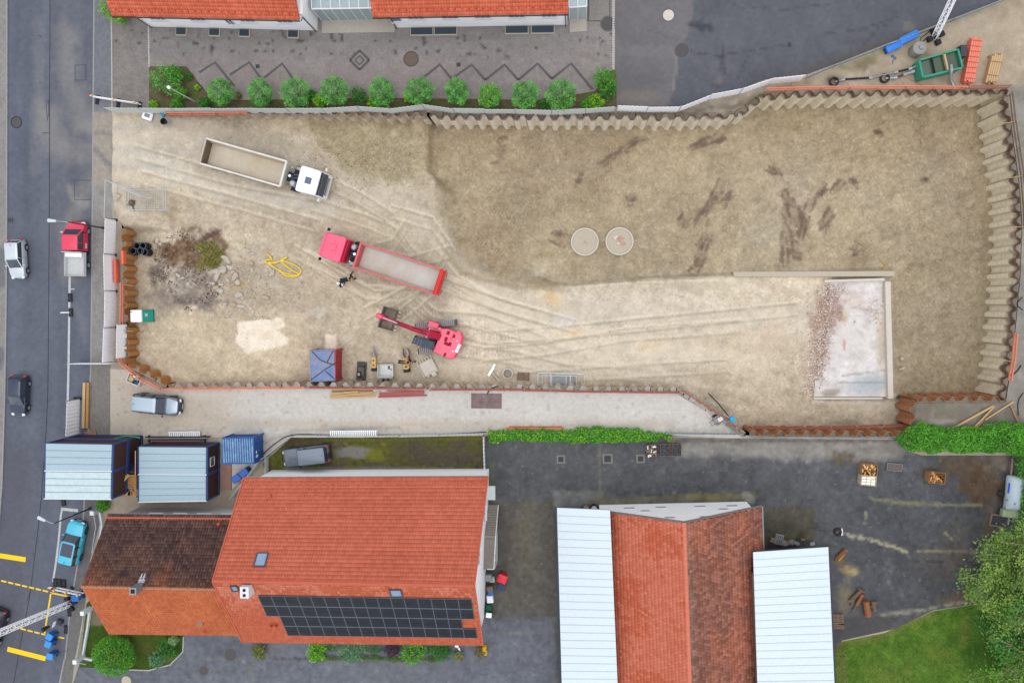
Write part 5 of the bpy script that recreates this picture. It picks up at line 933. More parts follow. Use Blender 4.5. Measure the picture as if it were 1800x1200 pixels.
def big_tree(label, px, py, r_px, z, pal, n, leaf, seed, lean=(0, 0)):
    rng = np.random.default_rng(seed); c = P(px, py, z); R = r_px/19.; t = wthing('leafy_tree', label, 'tree', (c.x, c.y, 0), 'trees at the right edge'); mb = MB(); mb.tube([(c.x, c.y, -.1), (c.x+.1, c.y+.1, z*.45), (c.x+lean[0], c.y+lean[1], z)], [.28, .2, .1], 9); tips = []
    br = MB()
    for k in range(13):
        a = k*2.4+rng.random()*.6; q = Vector((c.x+lean[0]*.6, c.y+lean[1]*.6, z*(.4+.4*rng.random()))); e = Vector((c.x+math.cos(a)*R*rng.uniform(.5, 1), c.y+math.sin(a)*R*rng.uniform(.5, 1), z+rng.uniform(-.6, 1.6))); m = (q+e)/2+Vector(rng.normal(0, .25, 3)); br.tube([q, m, e], [.09, .06, .025], 6); tips += [m, e]
        for s in range(3): f = e+Vector((rng.normal(0, .9), rng.normal(0, .9), rng.uniform(0, .6))); br.tube([m.lerp(e, .5), f], [.035, .012], 5); tips.append(f)
    obj('trunk', mb, M_BARK, t); obj('branches', br, M_STEM, t); tips = np.array([list(v) for v in tips]); i = rng.integers(0, len(tips), n); C = tips[i]+rng.normal(0, .42, (n, 3))*np.array([1, 1, .6]); w = np.clip(rng.random(len(tips))[i]*.8+rng.random(n)*.25, 0, .999); link('crown', leaf_mesh('crown', C, leaf, leaf_cols(n, pal, rng, w), rng), M_LEAF, t); return t
G_OAK = [(88, 118, 44), (108, 142, 54), (134, 166, 70), (120, 146, 74)]
big_tree('pale green tree with light branches hanging over the trailer', 1800, 985, 52, 4.0, G_OAK, 8000, .1, 1); big_tree('leafy tree at the right edge above the lawn', 1772, 1024, 56, 4.2, G_OAK, 9000, .1, 2); big_tree('darker tree at the right edge beside the lawn', 1800, 1095, 60, 4.5, G_DARK+G_OAK[:2], 8000, .1, 3); big_tree('tree in the lower right corner', 1815, 1180, 62, 4.0, G_OAK+G_LIME[:1], 7000, .1, 4)
hedge('dark undergrowth strip between the lawn and the right-hand trees', [(1752, 1075), (1800, 1060), (1860, 1060), (1860, 1230), (1750, 1230), (1756, 1150)], .9, G_DARK+G_OAK[:1], 5000, .08)
# weeds on the topsoil heap: long thin blades
rng = np.random.default_rng(5); n = 4200; X = 340+62*rng.random(n); Y = 408+88*rng.random(n); k = fbm(X, Y, 16, 7)+.75*np.exp(-((X-372)/18)**2-((Y-452)/24)**2) > .76; X, Y = X[k], Y[k]; n = len(X); Zf = pit_z(X, Y); W = PA(X, Y, Zf); t = wthing('weed_clump', 'olive green clump of weeds on the topsoil heap', 'weeds', (W[0][0], W[0][1], Zf.mean()-.1)); a = rng.uniform(0, 6.28, n); L = rng.uniform(.15, .5, n); el = rng.uniform(.1, .9, n)
D = np.stack([np.cos(a)*np.cos(el), np.sin(a)*np.cos(el), np.sin(el)], 1); S = np.stack([-np.sin(a), np.cos(a), 0*a], 1)*.028; V = np.stack([W-S, W+S, W+D*L[:, None]+S*.3+[0, 0, .1], W+D*L[:, None]-S*.3+[0, 0, .1]], 1).reshape(-1, 3); link('blades', mesh_np('blades', V, np.arange(4*n).reshape(-1, 4), np.repeat(leaf_cols(n, [(122, 132, 60), (150, 152, 70), (170, 150, 88), (104, 116, 52), (188, 166, 108)], rng), 4, 0)), M_LEAF, t)
# grass blades on the lawn
n = 16000; X = rng.uniform(1468, 1800, n); Y = rng.uniform(1062, 1215, n); k = (sdist(X, Y, [(1480, 1130), (1555, 1114), (1640, 1077), (1720, 1064), (1810, 1050), (1810, 1220), (1468, 1220), (1468, 1150)]) < -1) & (rng.random(n) < .4+.6*fbm(X, Y, 20, 4)); X, Y = X[k], Y[k]; n = len(X); W = PA(X, Y, .01); a = rng.uniform(0, 6.28, n); L = rng.uniform(.05, .16, n); D = np.stack([np.cos(a)*.8, np.sin(a)*.8, np.full(n, .6)], 1); S = np.stack([-np.sin(a), np.cos(a), 0*a], 1)*.02
V = np.stack([W-S, W+S, W+D*L[:, None]+S*.4, W+D*L[:, None]-S*.4], 1).reshape(-1, 3); tag(link('grass', mesh_np('grass', V, np.arange(4*n).reshape(-1, 4), np.repeat(leaf_cols(n, [(70, 108, 34), (88, 128, 40), (58, 96, 30), (116, 128, 60)], rng), 4, 0)), M_LEAF), kind='stuff')
# ================================================================== vehicles
M_TYRE = mat('tyre_rubber', (46, 46, 50), rough=.9, var=.2, scale=8); M_RIM = mat('alloy_rim', (186, 190, 196), rough=.35, metal=.6, var=.05); M_RIMD = mat('dark_rim', (96, 98, 104), rough=.4, metal=.5); M_CARGL = mat('tinted_glass', (58, 68, 80), rough=.07, var=.08, spec=.7); M_PLAST = mat('black_plastic', (44, 46, 54), rough=.7, var=.1); M_HEADL = mat('headlamp', (226, 232, 240), rough=.15, var=.03, spec=.6); M_TAILL = mat('tail_lamp', (226, 40, 56), rough=.2, var=.05, spec=.5); M_CHROME = mat('chrome', (210, 214, 220), rough=.2, metal=.8, var=.04)
def paintm(name, rgb, rough=.3, metal=.0): return mat(name, rgb, rough=rough, metal=metal, var=.03, scale=1.5, spec=.5, clear=.5)
def heading(a, b, z):
    d = P(*b, z)-P(*a, z); return math.atan2(d.y, d.x), d.length
def wheel(parent, x, y, r, w, rim=M_RIM, name='wheel'):
    s = 1 if y > 0 else -1; prof = [(r*.6, -w/2), (r*.93, -w/2), (r, -w/2+.04), (r, w/2-.04), (r*.93, w/2), (r*.6, w/2)]; n = 20; rings = [[(x+rr*math.cos(2*math.pi*k/n), y+yy, r+rr*math.sin(2*math.pi*k/n)) for k in range(n)] for rr, yy in prof]; o = obj(name, MB().loft(rings), M_TYRE, parent, 35)
    mb = MB(); yo = y+s*(w/2-.01); rings = [[(x+rr*math.cos(2*math.pi*k/n), yo+s*yy, r+rr*math.sin(2*math.pi*k/n)) for k in range(n)] for rr, yy in ((r*.62, 0), (r*.6, .02), (r*.3, .012), (r*.14, .03), (.001, .03))]; mb.loft(rings); obj('rim', mb, rim, o); return o
def rrect(x0, x1, hw, z, r, taper0=1., taper1=1., n=3):
    """rounded outline, x0 rear .. x1 front, at height z"""
    pts = []
    for cx, cy, a0, h in ((x1-r, hw*taper1-r, 90, taper1), (x0+r, hw*taper0-r, 180, taper0), (x0+r, -hw*taper0+r, 270, taper0), (x1-r, -hw*taper1+r, 360, taper1)):
        for k in range(n+1): a = rad(a0-90+90*k/n); pts.append((cx+r*math.cos(a), cy+r*math.sin(a), z))
    return pts
def car(label, c_px, nose_px, z, L, W, H, body, style='hatch', rim=M_RIM, roofm=None, extra=None, ctr_h=.9, group='cars'):
    rz, _ = heading(c_px, nose_px, z+ctr_h); c = P(*c_px, z+ctr_h); t = thing('car', label, 'car', (c.x, c.y, z), rz, group); hw = W/2; zb = .2; wr = .33 if H > 1.6 else .30
    prof = {'hatch': dict(st=[(-.5, .62, .46), (-.49, .80, .56), (-.46, .93, .61), (-.4, .98, .63), (-.25, 1, .63), (.1, 1, .62), (.22, .98, .61), (.34, .95, .57), (.42, .88, .51), (.465, .78, .47), (.49, .62, .42), (.5, .45, .36)], gb=(-.475, .235), gr=(-.40, .02)),
            'suv': dict(st=[(-.5, .66, .48), (-.49, .82, .58), (-.46, .94, .62), (-.4, .99, .64), (-.2, 1, .64), (.1, 1, .63), (.24, .99, .62), (.38, .96, .60), (.44, .89, .57), (.475, .78, .52), (.492, .64, .46), (.5, .5, .40)], gb=(-.47, .215), gr=(-.425, .065)),
            'boxy': dict(st=[(-.5, .93, .50), (-.485, .97, .56), (-.44, .99, .57), (-.2, 1, .57), (.1, 1, .57), (.24, 1, .56), (.40, .98, .55), (.47, .96, .53), (.492, .94, .46), (.5, .92, .36)], gb=(-.48, .18), gr=(-.455, .105))}[style]
    rings = []
    for f, wf, tf in prof['st']:
        x, w, tz = f*L, wf*hw, tf*H; rings.append([(x, -w*.90, zb), (x, -w*.98, zb+.12), (x, -w, tz*.62), (x, -w*.985, tz*.86), (x, -w*.93, tz*.97), (x, -w*.72, tz*1.0), (x, 0, tz*1.015), (x, w*.72, tz*1.0), (x, w*.93, tz*.97), (x, w*.985, tz*.86), (x, w, tz*.62), (x, w*.98, zb+.12), (x, w*.90, zb)])
    b = obj('body', MB().loft(rings), body, t, 42); (b0, b1), (g0, g1) = prof['gb'], prof['gr']; zg = .605*H
    tb, tf_ = (.93, .95) if style != 'boxy' else (.96, .97); topw = .83 if style != 'boxy' else .88
    ga = rrect(b0*L, b1*L, hw*.91, zg, .10, .96, .93); gt = rrect(g0*L, g1*L, hw*topw, H-.03, .12, .95, .95); obj('glasshouse', MB().loft([ga, gt]), M_CARGL, t, 30)
    r1 = rrect(g0*L-.03, g1*L+.04, hw*(topw+.015), H-.045, .14, .95, .95); r2 = rrect(g0*L+.02, g1*L-.02, hw*(topw-.03), H, .14, .95, .95); r3 = rrect(g0*L+.25, g1*L-.25, hw*(topw-.2), H+.018, .1, .95, .95); rf = obj('roof', MB().loft([r1, r2, r3]), roofm or body, t, 40)
    pl = MB(); k = (len(ga))//4; idx = [1, k+1, 2*k+1, 3*k+1]
    for i in idx: pl.beam(Vector(ga[i])+Vector((0, 0, -.02)), Vector(gt[i]), .09, .07)
    for s in (-1, 1):
        for fx in ((.0,) if style != 'suv' else (-.03, -.24)): xb = fx*L; pl.beam((xb, s*hw*.915, zg), (xb-.05, s*hw*(topw+.01), H-.04), .07, .05)
    obj('pillars', pl, body if style != 'suv' else M_PLAST, t)
    for s in (-1, 1):
        for fx in (.31, -.30): wheel(t, fx*L, s*(hw-.10), wr, .21, rim); obj('wheel_arch', MB().loft([[(fx*L+(wr+.06)*math.cos(a), s*(hw-.012), wr+(wr+.06)*math.sin(a)) for a in np.linspace(0, math.pi, 9)]+[(fx*L+(wr-.02)*math.cos(a), s*(hw-.012), wr+(wr-.02)*math.sin(a)) for a in np.linspace(math.pi, 0, 9)], [(fx*L+(wr+.06)*math.cos(a), s*(hw+.012), wr+(wr+.06)*math.sin(a)) for a in np.linspace(0, math.pi, 9)]+[(fx*L+(wr-.02)*math.cos(a), s*(hw+.012), wr+(wr-.02)*math.sin(a)) for a in np.linspace(math.pi, 0, 9)]]), M_PLAST, t)
        hx = prof['st'][-2][0]*L-.08; obj('headlight', MB().cbox((hx, s*hw*.62, H*.43), (.34, .3, .14), .04, s*.25), M_HEADL, t); obj('tail_light', MB().cbox((-.487*L, s*hw*.76, H*.53), (.16, .22, .26), .04), M_TAILL, t)
        mx = b1*L-.22; m = obj('mirror', MB().cbox((mx, s*(hw+.09), zg+.07), (.13, .2, .15), .03), body if style != 'boxy' else M_PLAST, t); obj('door_seam', MB().box((-.03*L, s*(hw+.001), .5*H*.9), (.015, .012, .45*H*.8)), M_PLAST, t)
    obj('front_bumper', MB().cbox((.488*L, 0, .36), (.14, W*.68, .26), .05), M_PLAST, t); obj('rear_bumper', MB().cbox((-.492*L, 0, .38), (.12, W*.78, .26), .05), body if style == 'hatch' else M_PLAST, t); obj('wiper', MB().beam((b1*L-.06, -.3, zg+.03), (b1*L-.28, .25, zg+.24), .03, .02), M_PLAST, t); obj('antenna', MB().beam((g0*L+.3, 0, H), (g0*L+.12, 0, H+.1), .03, .03), M_PLAST, t); obj('number_plate', MB().box((.503*L+.055, 0, .42), (.012, .5, .11)), M_HEADL, t)
    if extra: extra(t, L, W, H, g0, g1, topw)
    return t
def panoroof(t, L, W, H, g0, g1, topw):
    obj('sunroof', MB().loft([rrect(g0*L+.75, g1*L-.12, W/2*(topw-.18), H+.016, .08), rrect(g0*L+.77, g1*L-.14, W/2*(topw-.2), H+.03, .08)]), mat('sunroof_glass', (70, 72, 92), rough=.1, spec=.6), t)
    for s in (-1, 1): obj('roof_rail', MB().tube([(g0*L+.15, s*W/2*(topw-.05), H+.01), (g0*L+.25, s*W/2*(topw-.05), H+.06), (g1*L-.3, s*W/2*(topw-.05), H+.06), (g1*L-.15, s*W/2*(topw-.05), H+.01)], .022, 6), M_CHROME, t)
def rack(t, L, W, H, g0, g1, topw):
    for s in (-1, 1): obj('roof_rail', MB().tube([(g0*L+.1, s*W/2*(topw-.06), H+.01), (g0*L+.25, s*W/2*(topw-.06), H+.06), (g1*L-.3, s*W/2*(topw-.06), H+.06), (g1*L-.12, s*W/2*(topw-.06), H+.01)], .025, 6), M_PLAST, t)
def ribs(t, L, W, H, g0, g1, topw):
    obj('rear_ladder', MB().box((-.5*L-.05, .2, .9), (.06, .5, .8)), M_PLAST, t)
    obj('spare_wheel', MB().lathe([(.2, -.1), (.36, -.1), (.38, 0), (.36, .1), (.2, .1)], (0, 0, 0), 16), M_TYRE, t); t.children[-1].location = (-.5*L-.14, -.1, .95); t.children[-1].rotation_euler = (0, math.pi/2, 0)
    obj('bull_bar', MB().tube([(.52*L, -.6, .45), (.53*L, -.6, .8), (.53*L, .6, .8), (.52*L, .6, .45)], .03, 6), M_PLAST, t)
car('small silver hatchback driving in the left street lane', (27, 455), (29, 490), RZ, 3.75, 1.66, 1.5, paintm('silver_paint', (204, 212, 218), .3, .25), group='cars on the street')
car('dark blue-black hatchback driving behind the silver one', (30, 695), (29, 725), RZ, 3.95, 1.72, 1.45, paintm('midnight_paint', (46, 56, 78), .22, .2), group='cars on the street')
car('bright turquoise compact SUV with glass roof parked by the brown-roofed house', (127, 955), (134, 920), RZ, 4.45, 1.82, 1.62, paintm('turquoise_paint', (62, 196, 226), .25), 'suv', M_RIMD, None, panoroof, group='cars on the street')
car('black car with red tail light cut by the left edge', (-14, 1107), (-26, 1145), RZ, 4.3, 1.8, 1.45, paintm('black_paint', (36, 36, 42), .2), group='cars on the street')
car('silver and black estate SUV parked on the gravel drive', (274, 711), (322, 716), .0, 4.75, 1.9, 1.65, paintm('grey_metal_paint', (58, 62, 74), .25, .2), 'suv', M_RIMD, paintm('pale_silver_paint', (166, 182, 196), .25, .2), lambda t, L, W, H, g0, g1, tw: (rack(t, L, W, H, g0, g1, tw), obj('bonnet', MB().loft([rrect(.235*L, .475*L, W*.40, H*.632, .22, 1., .82), rrect(.25*L, .455*L, W*.37, H*.655, .2, 1., .82)]), paintm('pale_silver_paint', (186, 200, 212)), t, 40)), group='parked cars')
car('old grey boxy off-roader parked in the mossy court', (538, 801), (495, 806), .0, 4.5, 1.75, 1.85, paintm('dusty_slate_paint', (94, 104, 118), .45), 'boxy', M_RIMD, paintm('dusty_roof_paint', (116, 128, 144), .55), ribs, group='parked cars')
# ---- red double-cab pickup
def pickup():
    z = RZ; rz, _ = heading((135, 440), (135, 380), z+1); c = P(132.5, 437, z+1.0); t = thing('pickup_truck', 'red double-cab pickup with white drop-side bed parked by the hoarding', 'pickup', (c.x, c.y, z), rz); red = paintm('fire_red_paint', (226, 40, 82), .35); L, W, H = 5.3, 1.92, 1.95; hw = W/2
    st = [(.0, 1.0, .62*H), (.6, 1.0, .62*H), (1.5, 1, .62*H), (1.75, .98, .60*H), (2.2, .95, .54*H), (2.5, .88, .46*H), (2.62, .78, .38*H)]; rings = []
    for x, wf, tz in [(-.22, .98, .60*H)]+st: w = hw*wf; rings.append([(x, -w*.92, .28), (x, -w, .45), (x, -w, tz*.8), (x, -w*.95, tz*.97), (x, -w*.6, tz), (x, w*.6, tz), (x, w*.95, tz*.97), (x, w, tz*.8), (x, w, .45), (x, w*.92, .28)])
    obj('body', MB().loft(rings), red, t, 40); ga, gt = rrect(-.2, 1.85, hw*.95, .61*H, .1), rrect(-.17, 1.22, hw*.80, H-.05, .1); obj('glasshouse', MB().loft([ga, gt]), M_CARGL, t, 30); obj('roof', MB().loft([rrect(-.22, 1.3, hw*.83, H-.07, .14), rrect(-.18, 1.24, hw*.79, H, .14), rrect(.1, 1.0, hw*.6, H+.02, .1)]), red, t, 40); pl = MB()
    for i in (1, 5, 9, 13): pl.beam(ga[i], gt[i], .12, .1)
    for s in (-1, 1): pl.beam((.55, s*hw*.955, .6*H), (.5, s*hw*.81, H-.05), .12, .06); pl.beam((-.15, s*hw*.955, .6*H), (-.13, s*hw*.81, H-.05), .16, .06)
    obj('pillars', pl, red, t)
    for s in (-1, 1): obj('mirror', MB().cbox((1.55, s*(hw+.17), 1.35), (.14, .26, .24), .04), M_PLAST if s < 0 else mat('mirror_white', (230, 232, 236)), t); obj('headlight', MB().cbox((2.46, s*.68, .78), (.26, .36, .2), .04), M_HEADL, t); obj('door_decal', MB().box((.3, s*(hw+.004), .8), (.5, .006, .22)), M_HEADL, t)
    for x in (1.75, -1.55):
        for s in (-1, 1): wheel(t, x, s*(hw-.12), .34, .22)
    obj('front_bumper', MB().cbox((2.6, 0, .42), (.16, 1.5, .24), .05), M_PLAST, t); wh = mat('bed_aluminium', (224, 228, 230), rough=.45, metal=.2, var=.06, scale=3); bed = MB(); bed.box((-1.5, 0, .82), (2.3, 1.96, .08)); bd = obj('load_bed', bed, mat('bed_floor', (196, 198, 196), var=.12, scale=3), t)
    for c_, d_ in (((-1.5, .97, 1.05), (2.3, .04, .4)), ((-1.5, -.97, 1.05), (2.3, .04, .4)), ((-2.64, 0, 1.05), (.04, 1.96, .4)), ((-.37, 0, 1.3), (.05, 1.96, .9))): obj('drop_side', MB().cbox(c_, d_, .012), wh, bd)
    obj('tool_box', MB().cbox((-.62, 0, 1.12), (.42, 1.7, .5), .03), mat('white_toolbox', (244, 244, 244)), t); obj('chassis', MB().box((-1.3, 0, .55), (2.6, .9, .2)), M_PLAST, t)
    for s in (-1, 1): obj('tail_light', MB().cbox((-2.68, s*.8, .7), (.08, .22, .14), .02), M_TAILL, t)
    obj('side_skirt', MB().box((.4, 0, .34), (1.8, 1.84, .12)), M_PLAST, t)
pickup()
# ---- tipper trucks
def tipper(label, rear, front, hz, cabm, bedm, bedin, red):
    z = FZ((rear[0]+front[0])/2, (rear[1]+front[1])/2)+.02; rz, L = heading(rear, front, z+2.2); c = P(*rear, z+2.2); t = thing('tipper_truck', label, 'truck', (c.x, c.y, z), rz, 'tipper trucks in the site'); W = 2.5; hw = W/2; k = L/11.5; bl = (.69 if red else .66)*L; cl = 2.35*k; cx0 = L-cl
    obj('chassis', MB().box((L*.48, 0, .85), (L*.9, .9, .26)), M_DST, t); mud = mat('mud_flap_black', (40, 40, 44))
    for x in (L-1.35*k, L-3.1*k, 3.9*k, 2.5*k, 1.1*k):
        for s in (-1, 1): wheel(t, x, s*(hw-.19), .5, .34, M_RIMD)
        obj('axle', MB().tube([(x, -hw+.3, .5), (x, hw-.3, .5)], .09, 8), M_DST, t)
    # cab
    nose = L-.05; rings = [rrect(cx0, nose-.02, hw, .55, .18, 1, .98), rrect(cx0, nose, hw, 1.15, .18, 1, .98), rrect(cx0, nose-.06, hw, 1.75, .18, 1, .97), rrect(cx0+.02, nose-.36, hw*.99, 2.9, .2, 1, .97), rrect(cx0+.08, nose-.48, hw*.96, 3.02, .2, 1, .96)]; cab = obj('cab', MB().loft(rings), cabm, t, 40)
    ws = MB(); ws.loft([[(nose-.055, -hw*.86, 1.8), (nose-.055, hw*.86, 1.8), (nose-.40, hw*.86, 2.78), (nose-.40, -hw*.86, 2.78)], [(nose-.02, -hw*.86, 1.82), (nose-.02, hw*.86, 1.82), (nose-.36, hw*.84, 2.82), (nose-.36, -hw*.84, 2.82)]]); obj('windscreen', ws, M_CARGL, cab)
    for s in (-1, 1): obj('side_window', MB().box((nose-.95*k, s*(hw*.985+.005), 2.15), (.9*k, .02, .62)), M_CARGL, cab); obj('mirror', MB().cbox((nose-.22, s*(hw+.22), 2.2), (.14, .3, .5), .04), cabm if not red else M_PLAST, cab); obj('headlight', MB().cbox((nose-.03, s*hw*.74, .82), (.12, .42, .24), .04), M_HEADL, cab); obj('tank', MB().cbox((cx0-.7, s*(hw-.35), .78), (.9, .55, .55), .08), M_GALV if s > 0 else M_PLAST, t)
    obj('grille', MB().box((nose+.005, 0, 1.42), (.05, hw*1.35, .5)), M_PLAST, cab)
    for j in range(4): obj('grille_bar', MB().box((nose+.035, 0, 1.24+.12*j), (.02, hw*1.3, .035)), M_HEADL if not red else cabm, cab)
    obj('sun_visor', MB().cbox((nose-.34, 0, 2.9), (.34, hw*1.75, .06), .02), M_PLAST if not red else cabm, cab); obj('roof_hatch', MB().cbox((cx0+cl*.42, 0, 3.04), (.62, .62, .06), .04), mat('hatch_glass', (92, 106, 128), rough=.3) if not red else cabm, cab)
    if red:
        for j in range(3): obj('roof_rib', MB().cbox((cx0+.35+j*.35, 0, 3.03), (.08, 1.2, .04), .015), cabm, cab)
        obj('cab_guard', MB().box((cx0-.12, 0, 2.2), (.1, W*.86, 1.3)), mat('guard_red', (196, 36, 66)), t)
    # gear behind the cab
    gx = (bl+cx0)/2; obj('air_filter', MB().lathe([(.28, 0), (.3, .1), (.3, .9), (.2, 1.0)], (gx+.1, -.6, 1.1), 14), M_GALV, t); obj('exhaust', MB().tube([(gx, .8, .9), (gx, .8, 2.4), (gx-.1, .8, 2.6)], .08, 8), M_CHROME, t); obj('crossmember', MB().box((gx, 0, 1.15), (.5*k, 1.5, .3)), M_PLAST, t); obj('hoses', MB().tube([(gx-.3, -.3, 1.3), (gx, -.1, 1.75), (gx+.35, .1, 1.5)], .04, 6).tube([(gx-.3, .1, 1.3), (gx, .3, 1.7), (gx+.35, .3, 1.5)], .04, 6), mat('blue_grey_hose', (110, 130, 150)), t); obj('ram', MB().tube([(gx-.25, 0, .9), (gx-.25, 0, 2.3)], .13, 12), M_CHROME, t)
    # skip body
    z0, z1, th = 1.25, 2.55, .1; fl = obj('bed_floor', MB().box((bl/2, 0, z0+.04), (bl-.1, W-.3, .08)), bedin, t)
    for s in (-1, 1):
        obj('bed_side', MB().loft([[(.05, s*(hw-.16), z0), (bl-.05, s*(hw-.16), z0), (bl-.05, s*(hw-.28), z0), (.05, s*(hw-.28), z0)][::s], [(.0, s*hw, z1-.12), (bl, s*hw, z1-.12), (bl, s*(hw-.12), z1-.12), (.0, s*(hw-.12), z1-.12)][::s]]), bedin, t); obj('top_rail', MB().cbox((bl/2, s*(hw-.03), z1-.05), (bl+.08, .17, .15), .03), bedm, t)
        for j in range(7): x = .25+(bl-.5)*j/6; obj('side_rib', MB().beam((x, s*(hw-.14), z0+.05), (x, s*(hw+.02), z1-.14), .12, .07), bedm, t)
    obj('headboard', MB().loft([[(bl-.12, -hw+.2, z0), (bl, -hw+.2, z0), (bl, hw-.2, z0), (bl-.12, hw-.2, z0)], [(bl-.02, -hw+.02, z1-.02), (bl+.1, -hw+.02, z1-.02), (bl+.1, hw-.02, z1-.02), (bl-.02, hw-.02, z1-.02)]]), bedm, t); obj('headboard_cap', MB().cbox((bl+.04, 0, z1), (.2, W, .12), .03), bedm, t)
    tg = mat('tailgate_red', (206, 36, 30), rough=.4) if red else bedm
    if red:
        pr = [(.02, z0-.1), (-.08, z0+.5), (.0, z1-.1), (.12, z1+.04), (.34, z1+.06), (.46, z1-.02), (.5, z1-.2), (.42, z1-.2), (.3, z1-.06), (.14, z1-.08), (.08, z1-.3)]; obj('tailgate', MB().loft([[(x, -hw, zz) for x, zz in pr], [(x, hw, zz) for x, zz in pr]]), tg, t, 30)
        for x in (.12, .4): obj('tailgate_bar', MB().tube([(x, -hw+.02, z1+.05), (x, hw-.02, z1+.05)], .045, 8), mat('bright_red', (224, 60, 50), rough=.35), t)
        for s in (-1, 1): obj('reflector', MB().box((.2, s*(hw+.01), z1-.05), (.3, .03, .05)), mat('amber_reflector', (236, 184, 70)), t)
    else: obj('tailgate', MB().cbox((-.02, 0, (z0+z1)/2), (.1, W-.04, z1-z0+.1), .03), tg, t); obj('tailgate_liner', MB().box((.08, 0, (z0+z1)/2), (.06, W-.3, z1-z0-.1)), mat('muddy_liner', (120, 104, 84), var=.3, scale=3), t)
    for s in (-1, 1): obj('tail_light', MB().cbox((-.02, s*.9, .8), (.08, .4, .14), .02), M_TAILL, t)
    return t
BEDW = mat('worn_steel_bed', (214, 204, 188), rough=.6, var=.07, scale=.35, rgb2=(190, 174, 148)); BEDR = mat('bare_steel_bed', (216, 212, 208), rough=.5, var=.07, scale=.3, rgb2=(190, 176, 160))
tipper('white-cabbed tipper truck with empty skip on the site ramp', (360, 266.5), (572, 327), 0, paintm('white_truck_paint', (250, 250, 252)), mat('dirty_white_steel', (226, 222, 212), rough=.6, var=.14, scale=2), BEDW, False)
tipper('red tipper truck with empty skip in the middle of the site', (776, 497), (565.5, 427.5), 0, paintm('crimson_truck_paint', (238, 58, 104)), mat('dusty_red_steel', (226, 128, 120), rough=.65, var=.22, scale=2, rgb2=(206, 80, 90)), BEDR, True)
